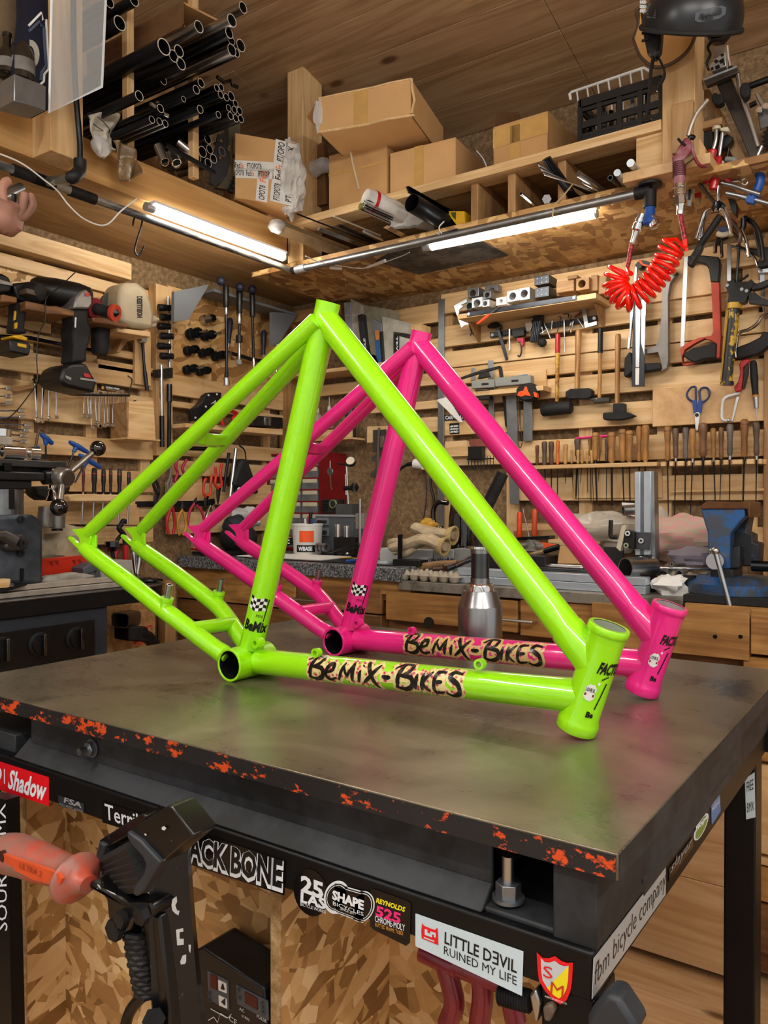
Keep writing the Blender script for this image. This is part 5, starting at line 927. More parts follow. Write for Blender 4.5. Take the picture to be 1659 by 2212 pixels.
t=lth('grease_gun',C3([(600,50)])[0],.1,'dark tool with long shaft lying on a board below the narrow shelf','tool'); ptube(t,'body',LW,.1,C3([(430,40),(640,50)]),.009,DSTEEL,smooth=0); ptube(t,'grip',LW,.1,C3([(640,50),(770,62)]),.011,BLACK,smooth=0)
# low on the wall, behind the lathe tray
O=.12
t=lth('pump_pliers',B3([(1060,1450)])[0],O,'water pump pliers with red handles low on the left wall','pliers'); ptube(t,'arm',LW,O,B3([(1040,1230),(1015,1270),(1060,1330),(1068,1420)]),.009,IRON); ptube(t,'handle',LW,O,B3([(1068,1410),(1072,1535)]),.0105,RED,smooth=0); ptube(t,'second_arm',LW,O-.012,B3([(1030,1330),(995,1380),(990,1450)]),.007,IRON); ptube(t,'second_handle',LW,O-.012,B3([(990,1450),(982,1520)]),.009,RED,smooth=0); ptube(t,'jaw',LW,O,B3([(1035,1235),(1050,1205),(1075,1215)]),.008,IRON)
t=lth('locking_pliers',B3([(1175,1500)])[0],O,'long chrome locking pliers low beside the granite slab','pliers'); ptube(t,'upper_handle',LW,O,B3([(1165,1310),(1155,1420),(1150,1530),(1165,1650)]),.011,CHROME,sq=.5); ptube(t,'lower_handle',LW,O+.008,B3([(1205,1430),(1195,1550),(1178,1660)]),.0075,CHROME,sq=.5); ptube(t,'jaw',LW,O,B3([(1165,1650),(1180,1700),(1170,1720)]),.01,STEEL)
# ================= LOFT CONTENTS =================
T1=Px(220,0,.1929); T2=Px(180,200,.217); E1=Px(500,100,.3617); E2=Px(1050,0,.367); E3=Px(1220,140,.1447); E4=Px(1080,340,.205); E5=Px(1440,100,.1447); E6=Px(1440,380,.1537)
CUT=mat('#d9d2c6',.35,.3,var=0)
def raw_tube(p,rp,xe,x0,m_,lab,grp='steel tubes on the left loft',name='steel_tube',dy=0,dz=0,wall=.12):
    q=at(*p,x=xe); dep=(q-CAM).dot(FW); r=rp*dep/F
    a=V((x0,q.y+dy,q.z+dz)); t=thing(name,a,lab,'tube',grp)
    part(t,'wall',MB().pipe(a,q,r,r*(1-wall),20),m_); part(t,'cut_edge',MB().pipe(q,q+V((.0008,0,0)),r*1.01,r*(1-wall),20),CUT)
    return q,r
TS=[((695,525),90,.72,'biggest of the four wide tubes on the left loft'),((862,572),66,.70,'upper right of the three tubes beside the widest tube'),((802,628),66,.70,'middle of the three tubes beside the widest tube'),((885,715),66,.70,'lowest of the three tubes beside the widest tube'),((200,260),80,.62,'wide tube ending left of the cardboard tube box'),((362,8),60,.62,'tube cut by the top edge of the photo'),((85,30),58,.60,'tube ending behind the clear plastic sheet'),
((418,1075),56,.72,'lone tube end below the widest tube'),((690,905),46,.5,'short dark tube end in the shade under the wide tubes'),((1110,930),48,.66,'upper of two tubes ending together mid bundle'),((1057,1005),48,.68,'lower of two tubes ending together mid bundle'),((915,1110),32,.66,'thin tube end just below the pair mid bundle'),((655,1215),46,.74,'tube with a clamp collar on its end'),((560,1340),40,.72,'leftmost of three low tube ends near the crumpled bag'),((645,1360),40,.72,'middle of three low tube ends near the crumpled bag'),((710,1385),40,.72,'rightmost of three low tube ends near the crumpled bag'),((1100,1225),45,.68,'bright tube end in the middle of the dense bundle'),((1305,1285),38,.67,'tube ending short of the rightmost bundle'),
((1285,985),38,.66,'topmost left tube of the rightmost bundle'),((1337,980),38,.66,'topmost right tube of the rightmost bundle'),((1330,1062),40,.66,'second row tube of the rightmost bundle'),((1393,1090),42,.66,'tube at the middle left of the rightmost bundle'),((1447,1078),50,.65,'widest tube of the rightmost bundle'),((1497,1160),38,.65,'tube right of the widest one in the rightmost bundle'),((1420,1210),38,.66,'middle left tube in the lower part of the rightmost bundle'),((1484,1230),40,.66,'centre tube in the lower part of the rightmost bundle'),((1541,1242),42,.66,'right tube in the lower part of the rightmost bundle'),((1440,1297),42,.66,'bottom row left tube of the rightmost bundle'),((1500,1325),42,.66,'bottom row middle tube of the rightmost bundle'),((1556,1332),42,.66,'bottom row right tube of the rightmost bundle')]
for i,(p,rp,xe,lab) in enumerate(TS): raw_tube(T1([p])[0],rp*.1929,xe,.02,BLUED if i<8 or i%3 else DSTEEL,lab)
# tube box and its tubes
bx=thing('cardboard_box',at(400,80,x=.55),'long open cardboard box of tubes at the top left','cardboard box','cardboard boxes')
q=[at(*p,x=.70) for p in T1([(905,15),(905,290),(1075,420),(1390,600),(1310,220)])]
m=MB(); m.prism([q[1],q[3],q[3]+V((0,0,.006)),q[1]+V((0,0,.006))],(-.45,0,0)); m.prism([q[0],q[1],q[1]+V((0,.004,0)),q[0]+V((0,.004,0))],(-.45,0,0)); part(bx,'walls',m,CARDI)
m=MB(); m.prism([q[0],at(*T1([(1310,220)])[0],x=.70),at(*T1([(1290,235)])[0],x=.70),at(*T1([(950,60)])[0],x=.7)],(-.45,0,0)); part(bx,'lid_flap',m,CARD2)
for p,rp,xe,lab in (((1085,300),66,.74,'tube with rusty inside at the mouth of the cardboard tube box'),((1455,230),70,.82,'long bright tube sticking furthest from the cardboard tube box'),((1425,370),58,.80,'second rusty tube under the long bright one'),((1580,85),62,.72,'dark tube end high at the top right of the tube box'),((1450,455),50,.76,'dark tube end half hidden beside the rusty ones'),((1555,510),68,.74,'rightmost tube end under the tube box'),((1455,560),66,.76,'tube end left of the rightmost one under the tube box'),((1505,590),50,.75,'tube end between the last two under the tube box')): raw_tube(T1([p])[0],rp*.1929,xe,.2,STEEL if rp>60 else DSTEEL,lab)
# struts that carry the tubes
for px,py in ((300,150),(470,215)):
    q=at(*T1([(460,60) if px==300 else (1190,860)])[0],x=.60); trim(MB().span((.52,q.y-.012,2.222),(.545,q.y+.012,2.85)),PINE['z'])
trim(MB().span((.02,-1.3,2.235),(.06,-.75,2.9)),PINED['z'])
# small hose clamp on the collared tube
t=thing('hose_clamp',at(340,230,x=.745),'small worm clamp on a tube end of the left loft','clamp'); q=at(*T1([(640,1210)])[0],x=.73); part(t,'band',MB().pipe(q-V((.012,0,0)),q+V((.004,0,0)),.0185,.0165),DSTEEL); part(t,'screw',MB().cyl(at(*T1([(545,1160)])[0],x=.74),at(*T1([(600,1195)])[0],x=.74),.005),STEEL); part(t,'screw',MB().cyl(at(*T1([(690,1275)])[0],x=.74),at(*T1([(742,1295)])[0],x=.74),.005),STEEL)
# loose fittings under the bundle
for p0,p1,rp,lab in (((745,530),(768,700),48,'left bright elbow tube piece pointing down on the left beam'),((880,600),(885,715),50,'second bright elbow tube piece pointing down'),((1015,560),(1045,705),46,'dark tube piece behind the second elbow piece'),((940,490),(1040,620),40,'shiny tube piece standing at the back')):
    q=[at(*k,x=.5) for k in T2([p0,p1])]; dep=(q[0]-CAM).dot(FW); r=rp*.217*dep/F; t=thing('tube_offcut',q[1],lab,'tube','loose offcuts on the left beam'); part(t,'wall',MB().pipe(q[0],q[1]+V((.02,0,0)),r,r*.85,20),STEEL); part(t,'cut_edge',MB().pipe(q[1]+V((.02,0,0)),q[1]+V((.021,0,-.0005)),r*1.01,r*.85,20),CHROME)
for p,rp,lab in (((1240,465),45,'dark flared tube end above the loose offcuts'),((1085,610),40,'dark round offcut end left of the pale one'),((1140,650),40,'pale rimmed offcut end, lower left of three'),((1185,590),55,'widest dark offcut end in the heap'),((1258,565),45,'pink rimmed offcut end in the heap'),((1295,660),45,'dark offcut end at the right of the heap'),((1243,700),45,'bright rimmed offcut end low in the heap')): raw_tube(T2([p])[0],rp*.217,.5,.36,STEEL,lab,'loose offcuts on the left beam','tube_offcut')
t=thing('lug_fitting',at(*T2([(1385,590)])[0],x=.5),'cast steel clamp fitting right of the offcut heap','fitting'); q=at(*T2([(1382,588)])[0],x=.5); part(t,'ring',MB().pipe(q-V((.03,0,0)),q+V((.0,0,0)),.0165,.011),GALV)
for p in ((1365,485),(1355,650),(1445,540),(1440,570)): q=at(*T2([p])[0],x=.5); part(t,'bolt',MB().cyl(q-V((.03,0,0)),q+V((.004,0,0)),.0052),CHROME)
one('handlebar_tube',MB().pipe(*[at(*k,x=.56) for k in T2([(820,520),(1305,795)])],.0075,.006),BLUED,'slim dark tube lying slantwise across the loose offcuts','tube')
one('black_bracket',MB().tube([at(*k,x=.6) for k in T1([(1290,860),(1370,920),(1440,900),(1460,950),(1520,975)])],.006,6),DSTEEL,'bent black bracket above the rightmost tube bundle','bracket')
t=thing('gear_part',at(495,395,x=.5),'dark curved guard with chain beside the taped parcel','guard')
part(t,'guard',MB().prism([at(*k,x=.46) for k in T2([(1520,320),(1525,620),(1480,850),(1400,980),(1290,960),(1380,850),(1430,700),(1400,340)])],(.02,0,0)),mat('#6f6a58',.4,.5)); part(t,'inner_plate',MB().prism([at(*k,x=.485) for k in T2([(1400,400),(1440,700),(1400,860),(1300,940),(1250,900),(1300,600),(1330,420)])],(.004,0,0)),BGREY); m=[at(*k,x=.5) for k in T2([(1525,640),(1540,760),(1520,860),(1470,980)])]; P_=bez(m,6)
for i,p in enumerate(P_[::2]): part(t,'chain_link',MB().box(p,(.012,.02,.012)),BLACK)
# crumpled bag hanging over the beam
WRAP=mat('#c9c2b4',.3,var=.12,sc=25,bump=.4); q=[at(*k,x=.545) for k in T2([(180,300),(200,480),(250,600),(440,770)])]
t=thing('paper_bag',q[3],'crumpled white bag and brown wrap hanging over the left beam','bag')
m=MB(); f=[[(45,230),(300,195),(350,250)],[(40,370),(170,330),(310,380)],[(110,480),(200,450),(290,520)],[(230,640),(265,560),(300,600)]]
def sheet(rows,x,amp):
    L=[[at(*k,x=x+amp*random.uniform(-1,1)) for k in T2(r)] for r in rows]; nr=len(L)
    def fn(u,v):
        a=u*(nr-1); i=min(int(a),nr-2); ff=a-i
        def row(r): b=v*2; j=min(int(b),1); return r[j].lerp(r[j+1],b-j)
        return row(L[i]).lerp(row(L[i+1]),ff)+V((.012*math.sin(v*9+u*5),0,.004*math.sin(u*11+v*3)))
    return MB().grid(fn,14,12)
part(t,'white_sheet',sheet(f,.56,.012),WRAP,solid=.003); part(t,'brown_wrap',sheet([[(290,480),(400,500),(520,600)],[(310,600),(420,620),(560,690)],[(350,740),(450,760),(585,730)],[(390,860),(450,890),(560,820)]],.575,.01),mat('#7d6444',.25,var=.2,sc=30,bump=.3),solid=.003)
m=MB(); q=[at(*k,x=.575) for k in T2([(150,300),(70,290)])]; c=q[0]; m.tube([c+V((0,.036*math.cos(a_),.014*math.sin(a_)-.009*math.cos(a_))) for a_ in [i*.35 for i in range(18)]],.0012,6,closed=True); part(t,'oval_print',m,INKB)
part(t,'clear_bubble',crumple(at(*T2([(165,530)])[0],x=.57),(.02,.024,.028),5),PLAST)
# clear plastic sheet with dark panel, block and bottles at the top left
t=thing('plastic_sheet',at(160,180,x=.66),'tall clear plastic sheet standing before the left post','plastic sheet'); PC=[at(*k,x=.68) for k in ((98,-60),(112,-20),(106,244),(220,187),(231,-60))]; PC=[PC[1],PC[2],PC[3],PC[4]]
SHM2=NT('clear_sheet'); SHM2.set(Base_Color=lin('#cfd6da'),Roughness=.12,Alpha=.28); part(t,'sheet',MB().prism(PC,(.004,0,0)),SHM2.m)
part(t,'edge',MB().tube(PC,.0035,6),mat('#e6ecef',.25,var=0))
t=thing('ornamental_sign',at(60,120,x=.62),'dark blue panel with white ornamental outline at the top left','panel'); A=[(38,-40),(103,-40),(107,236),(70,255),(20,225),(38,40)]; part(t,'board',MB().prism([at(*k,x=.635) for k in A],(-.006,0,0)),mat('#10182c',.35,var=.05))
K=Px(0,0,.1447); f=lambda p:at(*K([p])[0],x=.6362)
def outl(pts,w): return MB().tube([f(p) for p in pts],w,5)
part(t,'white_outline',outl([(430,385),(618,190),(640,300),(690,290),(705,640),(725,1030),(660,1110),(655,1215),(600,1265)],.0028),WHITE); part(t,'grey_outline',outl([(430,470),(590,320),(610,390),(655,410),(668,660),(690,980),(620,1080),(610,1200)],.0035),mat('#4a5366',.5)); m=MB(); R1=[(440+150*math.sin(a_)*1.0,815-225*math.cos(a_)) for a_ in [i*math.pi/10 for i in range(11)]]; R2=[(440+75*math.sin(a_),830-150*math.cos(a_)) for a_ in [i*math.pi/10 for i in range(11)]]
for i in range(10): m.poly([f(R1[i]),f(R1[i+1]),f(R2[i+1]),f(R2[i])])
part(t,'letter',m,mat('#a8a49a',.5,var=.05),smooth=False)
t=one('metal_block',MB().prism([at(*k,x=.70) for k in K([(215,1100),(610,1250),(690,1290),(685,1650),(210,1510)])],(-.075,-.0,0)),ALUD,'brushed square metal block standing on the left beam','metal block',bev=.002)
GB=mat('#14130f',.08,var=0,coat=1)
def bottle(px,pyb,pyt,x,w,lab):
    a,b=at(px,pyb,x=x),at(px,pyt,x=x); b=V((a.x,a.y,b.z)); r=w; t=thing('bottle',a,lab,'bottle','dark bottles on the left beam'); part(t,'glass',MB().lathe(a,b,[(0,r*.9),(.02,r),(.42,r),(.55,r*.8),(.66,r*.45),(.9,r*.36),(.91,r*.43),(.98,r*.43),(1,r*.36)],20),GB); part(t,'label',MB().pipe(a.lerp(b,.12),a.lerp(b,.34),r*1.01,r*.99),mat('#6a6560',.6,var=.2))
bottle(47,178,48,.62,.031,'dark bottle standing behind the metal block'); bottle(16,165,72,.60,.028,'dark bottle at the left edge of the photo')
m=[at(*k,x=.58) for k in ((-60,-40),(38,-40),(36,70),(30,230),(-60,200))]; one('ribbed_sheet',MB().prism(m,(-.01,0,0)),mat('#6d5a44',.7,var=.08),'brown ribbed panel at the top left corner','panel')
# pink glove at the left edge
SK=mat('#9a6f5e',.6,var=.2,sc=14,bump=.15); G=Px(0,360,.0723); t=thing('work_glove',at(30,480,x=.62),'wrinkled pinkish leather glove hanging on the left air pipe','glove')
part(t,'palm',crumple(at(*G([(120,1500)])[0],x=.60),(.03,.045,.045),3,.25),SK)
for pts_ in ([(150,1350),(120,1150),(60,700),(150,480),(300,430)],[(300,1500),(480,1450),(640,1300),(700,1000),(720,760)],[(380,1560),(700,1480),(880,1300),(960,1100),(860,800)],[(60,1700),(200,1650),(330,1700)]): part(t,'finger',MB().tube(bez([at(*k,x=.61) for k in G(pts_)],5),[.011]*(5*(len(pts_)-1))+[.007],12),SK)
one('black_strap',MB().tube(bez([at(*k,x=.58) for k in G([(430,820),(430,1000),(380,1200),(330,1300)])],4),.008,8,sq=.4),BLACK,'black strap hanging beside the pinkish glove','strap'); one('grey_pipe',MB().cyl(at(-40,445,x=.55),at(45,405,x=.49),.0125),GALV,'grey pipe branch under the pinkish glove','pipe')
# ---------------- boxes on the right loft ----------------
def cbox(lab,bl,br,tl,zb,depth,m_=CARD,open_=False,tape=None,tilt=0,name='cardboard_box'):
    a,b=at(*bl,z=zb),at(*br,z=zb); u=(b-a); n=V((-u.y,u.x,0)).normalized()
    if n.y<0: n=-n
    d=ray(*tl); s=(a-CAM).dot(n)/d.dot(n); h=(CAM+d*s).z-zb
    t=thing(name,(a+b)/2+n*depth/2,lab,'cardboard box','cardboard boxes'); zz=V((0,0,h)); w=.004
    if not open_: part(t,'body',MB().prism([a,b,b+n*depth,a+n*depth],zz),m_,bev=.003)
    else:
        m=MB(); m.prism([a,b,b+n*depth,a+n*depth],(0,0,w))
        for p,q in((a,b),(b,b+n*depth),(b+n*depth,a+n*depth),(a+n*depth,a)):
            k=(q-p).normalized(); nn=V((-k.y,k.x,0))*w; m.prism([p,q,q+nn,p+nn],zz)
        part(t,'body',m,m_,bev=.001)
    e=-n*.0006; P=lambda x,y:a+u*x+zz*y+e
    if tape: 
        for (x0,x1,y0,y1) in tape: part(t,'tape',MB().prism([P(x0,y0),P(x1,y0),P(x1,y1),P(x0,y1)],-n*.0006),mat('#c29a5c',.12,var=.05,coat=.6,key='tape'))
    return t,a,b,n,zz,P
zb2=bz+.002
t,*_=cbox('small cardboard box under the left of the tilted top box',(710,456),(836,428),(711,336),zb2,.24,CARD2,tape=[(.0,1,.62,.66)])
t,*_=cbox('wide cardboard box under the right of the tilted top box',(842,428),(984,397),(842,331),zb2,.30,CARD,tape=[(.38,.52,0,1)])
a_=at(889,246,y=-.60); zt1=at(838,322,y=-.56).z+.012
t,a,b,n,zz,P=cbox('big torn cardboard box tilted on top of two others',(688,287),(889,249),(690,213),zt1,.34,CARD,True,tape=[(.39,.54,0,1)])
m=MB(); u=b-a
for (p,q,r_) in ((a+zz+n*.335,b+zz+n*.335,V((-.02,.05,.075))),): part(t,'flap',MB().prism([p,p+u*.62,p+u*.55+r_,p+u*.05+r_*.6],n*.004),CARD2)
part(t,'flap',MB().prism([a+zz,a+n*.3+zz,a+n*.28+zz+V((-.06,-.02,-.035)),a+n*.02+zz+V((-.055,-.01,-.04))],V((0,0,.004))),CARD2)
E_=[P(0,1),P(.3,1.01),P(.6,1.0),P(.78,1.03),P(1,1.02)]; part(t,'torn_edge',MB().tube(E_,.0035,5),mat('#d8b987',.8)); part(t,'torn_edge',MB().tube([P(1,1.02),P(1.01,.7),P(1.03,.4),P(1,.05)],.004,5),mat('#d8b987',.8)); part(t,'torn_edge',MB().tube([P(0,.02),P(.3,.0),P(.55,-.02),P(.75,.02),P(1.03,-.01)],.0035,5),mat('#d8b987',.8))
part(t,'plastic_wrap',crumple(P(.0,.55),(.018,.012,.05),4),PLAST)
t,a,b,n,zz,P=cbox('open cardboard box with shiny tape between the big boxes and the crate',(1065,368),(1184,336),(1062,276),zb2,.26,CARD2,True,tape=[(.0,1,.50,.95),(.0,1,.02,.08),(.32,.5,0,.9)])
part(t,'flap',MB().prism([a+zz,a+zz+n*.25,a+zz+n*.2+V((-.01,0,.13)),a+zz+n*.05+V((-.02,0,.07))],V((.004,0,0))),CARDI); part(t,'flap',MB().prism([a+zz+n*.256,b+zz+n*.256,b+zz+n*.256+V((0,0,.02)),a+zz+n*.24+V((0.03,0,.10))],n*.004),CARDI)
# taped parcel
zb3=2.232; t,a,b,n,zz,P=cbox('parcel in printed white tape standing at the loft corner',(508,427),(640,446),(512,287),zb3,.22,CARD,tape=None)
TP=mat('#d9d8d4',.35,var=.05,sc=20,key='tape')
def strip(x0,y0,x1,y1,w,txts,ang=0):
    p,q=P(x0,y0),P(x1,y1); d=(q-p); s=d.cross(n).normalized()*w; tp=part(t,'tape',MB().prism([p-s,q-s,q+s,p+s],-n*.0008),TP)
    for k,(sx,ex,tx,mm) in enumerate(txts):
        m=MB(); A_=p+d*sx-s*.55; B_=p+d*ex-s*.55; txt(m,tx,A_,B_,A_+s*1.1,-n,.0014,bold=.015,shear=.1); o=mesh_obj('lettering',m,mm,wloc(t),smooth=False); o.parent=tp
OR_=mat('#e2682a',.4,var=0,key='ink')
strip(.0,.50,.62,.56,.017,[(.0,.13,'Fed',INKB),(.14,.22,'Ex',OR_),(.3,.68,'PT/OPOT8',INKB)]); strip(.0,.38,.62,.45,.017,[(.0,.22,'OPOT8',INKB),(.28,.4,'Fed',INKB),(.41,.49,'Ex',OR_),(.6,.9,'PT/OP',INKB)])
strip(.66,.02,.76,1.0,.022,[(.03,.3,'PT/OPOT8',INKB),(.36,.52,'Fed',INKB),(.53,.61,'Ex',OR_),(.66,.97,'PT/OPO',INKB)]); strip(.42,.0,.46,.5,.02,[(.05,.5,'OPOT8',INKB),(.6,.95,'Fed',OR_)]); strip(.86,.0,.92,.98,.02,[(.05,.4,'PT/OPO',INKB),(.5,.68,'Fed',INKB),(.7,.95,'OTEK',INKB)])
pc=crumple(P(.93,.46)+n*.03,(.055,.05,.125),9,.28,n=30,m=24,k=5.); part(t,'torn_wrapping',pc,mat('#c6c4c0',.35,var=.16,sc=22,bump=.5),smooth=False)
one('leaning_board',MB().prism([at(x,y,y=-.5) for x,y in ((655,330),(700,305),(705,440),(655,450))],(0,.02,0)),CARDI,'brown cardboard sheet leaning between the parcel and the corner post','cardboard')
one('clear_plastic_bag',crumple(at(690,360,y=-.52),(.05,.03,.03),8),PLAST,'clear plastic film beside the taped parcel','plastic film')
one('cable_tie',MB().tube([at(x,y,y=-.6) for x,y in ((757,325),(764,360),(776,408))],.006,6,sq=.3),CREAM,'cream plastic strip hanging before the small cardboard box','strap')
one('cable_tie',MB().tube(bez([at(x,y,y=-.535) for x,y in ((1030,326),(1045,345),(1055,372))],4),.004,6,sq=.4),WHITE,'white strip curving over the side of the wide cardboard box','strap')
# black crate
cy=-.52; fE=lambda x,y,yy=-.50:at(*E3([(x,y)])[0],y=yy); LL,LR=fE(230,1265),fE(1440,985); TL,TR=fE(215,545),fE(1440,225)
cr=thing('plastic_crate',(LL+LR)/2,'black plastic crate of steel parts beside the right post','crate'); x0,x1=LL.x-.0,LR.x; z0,z1=bz,TL.z; D_=.27
m=MB()
for z in (z0+.012,z1-.01): 
    for y in (-.50,-.50+D_): m.span((x0,y-.006,z-.012),(x1,y+.006,z+.012))
    for x in (x0,x1): m.span((x-.006,-.50,z-.012),(x+.006,-.50+D_,z+.012))
part(cr,'rim',m,BLACK); m=MB(); m.span((x0,-.5,z0),(x1,-.5+D_,z0+.006)); m.span((x0+.005,-.502,z0),(x1-.005,-.497,z0+.055)); part(cr,'base',m,BLACK)
for k in range(5): x=x0+(x1-x0)*k/4; part(cr,'upright',MB().span((x-.007,-.504,z0),(x+.007,-.494,z1)),BLACK); 
for k in range(4): y=-.5+D_*k/3; part(cr,'side_upright',MB().span((x0-.005,y-.006,z0),(x0+.005,y+.006,z1)),BLACK)
for z in (z0+.06,z0+(z1-z0)*.52,z0+(z1-z0)*.58,z1-.03): part(cr,'slat',MB().span((x0,-.503,z-.005),(x1,-.494,z+.005)),BLACK); part(cr,'side_slat',MB().span((x0-.004,-.5,z-.004),(x0+.004,-.5+D_,z+.004)),BLACK)
m=MB(); f=lambda x,z:V((x0+(x1-x0)*x,-.5045,z0+z)); 
for k in range(14): c=f(.42+.012*k,.03+.008*math.sin(k*2.1)); m.poly([c+V((.011*math.cos(q*1.1)*(1+.3*math.sin(q*3+k)),0,.009*math.sin(q*1.1))) for q in range(6)])
part(cr,'white_residue',m,WHITE,smooth=False)
for k in range(15): x=x0+.02+(x1-x0-.04)*k/14; h=.13+.04*math.sin(k*2.3); one('steel_part',MB().span((x-.007,-.47+.02*(k%3),z0+.008),(x+.005,-.455+.02*(k%3),z0+h)),STEEL if k%2 else DSTEEL,'upright steel part standing in the black crate','steel part','steel parts in the crate',bev=.001)
wb=thing('wire_basket',((x0+x1)/2,-.2,z1),'white wire basket standing behind the black crate','basket'); W0=[fE(*p,-.30) for p in ((90,530),(70,420),(1215,35),(1290,110))]; part(wb,'rim',MB().tube([W0[0],W0[1].lerp(W0[0],.15),W0[1].lerp(W0[2],.03),W0[2].lerp(W0[1],.03),W0[3]],.005,8),WHITE)
for k in range(7): p=W0[1].lerp(W0[2],.1+.14*k); part(wb,'wire',MB().tube([p,p+V((.012,0,-.09)),p+V((.02,0,-.2))],.0028,6),WHITE)
# metal bars poking out between deck and shelf: (end px, tail px, radius, plane)
def bar(p0,p1,r,m_,lab,grp='bars on the right deck',y0=-.66,hollow=False,sq=None,name='metal_bar'):
    a=at(*p0,y=y0); b=at(*p1,y=-.56); b=V((b.x,b.y,max(b.z,DZ+r))); c=b+V(((b.x-a.x)*.6,.22,0)); mb=MB().pipe(a,b,r,r*.75,16) if hollow else MB().tube([a,b,c],r,16 if r>.004 else 6,sq=sq)
    return one(name,mb,m_,lab,'bar',grp)
bar((1249,375),(1300,410),.0095,STEEL,'grey round bar right of the thin rods'); bar((1333,373),(1350,400),.0095,ALU,'bright round bar beside the right post ledge',hollow=False); bar((1362,352),(1382,375),.0105,ALU,'thickest bright round bar next to the right post'); bar((1318,384),(1345,408),.0075,DSTEEL,'dark tube with open end between bright bars',hollow=True); bar((1258,394),(1300,420),.003,STEEL,'thin bright rod below the grey round bar')
for k in range(9): bar((1160+2*k,352+3.2*k),(1230+9*k,398+3.0*k),.0017,STEEL if k%3 else DSTEEL,'thin filler rod in the fan of rods on the right deck','thin rods on the right deck',name='filler_rod')
bar((1180,342),(1235,430),.016,DSTEEL,'flat dark channel under the open cardboard box',sq=.4); bar((1125,418),(1160,450),.005,STEEL,'small tube between wooden dividers on the right deck',hollow=True)
t=thing('steel_ball',at(1215,432,y=-.5),'round dull ball between the dividers','ball'); part(t,'ball',MB().ell(at(1215,430,y=-.5),.0135),mat('#8a6a4a',.3,.3))
one('hex_plug',MB().lathe(at(1181,430,y=-.58),at(1181,430,y=-.54),[(0,.010),(0,.014),(1,.014)],6),STEEL,'hex plug end left of the dull ball','plug')
# left end of the deck: long wrapped parcel, flat bars, brush bundle, dark pipe
def E1a(p,y): return at(*E1([p])[0],y=y)
t=thing('wrapped_profile',E1a((300,1060),-.72),'long profile in brown wrapping at the left end of the deck','parcel'); a,b=E1a((268,1075),-.74),E1a((700,1240),-.50); d=(b-a).normalized()
part(t,'paper',MB().tube([a,a+d*.02,b],[.022,.026,.026],4),mat('#7d6546',.4,var=.2,sc=20,bump=.2)); part(t,'clear_end',crumple(a+d*.004,(.03,.03,.024),2,.2),PLAST)
for p0,p1,r,m_,lab,sq in (((390,1000),(840,1175),.006,DSTEEL,'long flat bar behind the wrapped profile',.5),((520,1090),(800,1195),.013,GALV,'grey angle profile right of the wrapped profile',.6),((610,1015),(890,1130),.005,CREAM,'cream edged strip on the right deck',.6),((640,1070),(860,1170),.012,BLUED,'black flat profile below the cream edged strip',.4),((790,1105),(960,1180),.005,STEEL,'small square tube on the right deck',1),((930,1080),(1060,1150),.014,PINED['x'],'piece of dark board on the right deck',.4),((860,1060),(1000,1140),.004,DSTEEL,'thin dark strip below the brush bundle',.6)):
    a,b=E1a(p0,-.70),E1a(p1,-.52); one('flat_bar',MB().tube([a,b],r,4 if sq<1 else 6,sq=sq),m_,lab,'bar','flat bars on the right deck')
t=thing('rod_bundle',E1a((860,970),-.70),'bundle of wires in torn white plastic wrapping on the right deck','rod bundle'); a,b=E1a((800,905),-.74),E1a((1200,1090),-.50); d=(b-a).normalized()
part(t,'wrapping',MB().tube([a,a.lerp(b,.1),a.lerp(b,.4),a.lerp(b,.7),b],[.030,.034,.033,.024,.012],14),mat('#d2d0cc',.25,var=.15,sc=18,bump=.5)); part(t,'red_band',MB().pipe(a.lerp(b,.1),a.lerp(b,.14),.0355,.033),RED); part(t,'loose_film',crumple(a.lerp(b,.62)-V((0,0,.012)),(.07,.03,.022),6,.4),PLAST); part(t,'tail',MB().tube(bez([E1a(p,-.6) for p in ((1225,1110),(1265,1140),(1240,1085),(1270,1045))],4),.004,6,sq=.3),WHITE)
u,w_=basis(d)
for k in range(26): g=a+V((.01,0,-.03))+(u*math.cos(k*2.4)+w_*math.sin(k*2.4))*(.0042*math.sqrt(k)); part(t,'wire',MB().cyl(g-d*.012,g+d*.09,.0017,n=6),STEEL if k%2 else DSTEEL)
part(t,'brass_plug',MB().cyl(a+V((-.022,0,-.022)),a+V((-.022,0,-.022))+d*.03,.011),mat('#8a8a3a',.4,.5))
a,b=E1a((1078,935),-.72),E1a((1330,1085),-.50); one('dark_pipe',MB().pipe(a,b,.029,.026,24),BLUED,'wide dark pipe with open end right of the wire bundle','pipe'); 
for k in range(4): q=V((0,-.004*k,.036+.004*k)); one('flat_bar',MB().tube([a+q+V((-.01,0,0)),b+q],.008,4,sq=.25),DSTEEL,'thin steel strip lying on the wide dark pipe','bar','strips on the dark pipe')
t=thing('yellow_block',E1a((1345,1020),-.55),'small hollow yellow block right of the wide dark pipe','block'); q=[E1a(p,-.56) for p in ((1298,985),(1390,985),(1395,1062),(1345,1068),(1300,1010))]; m=MB().prism(q,(0,.05,0)); part(t,'body',m,mat('#d8a81c',.5,var=.08)); q=[E1a(p,-.562) for p in ((1310,992),(1340,990),(1338,1035),(1318,1015))]; part(t,'cavity',MB().prism(q,(0,.002,0)),mat('#4a4a18',.8))
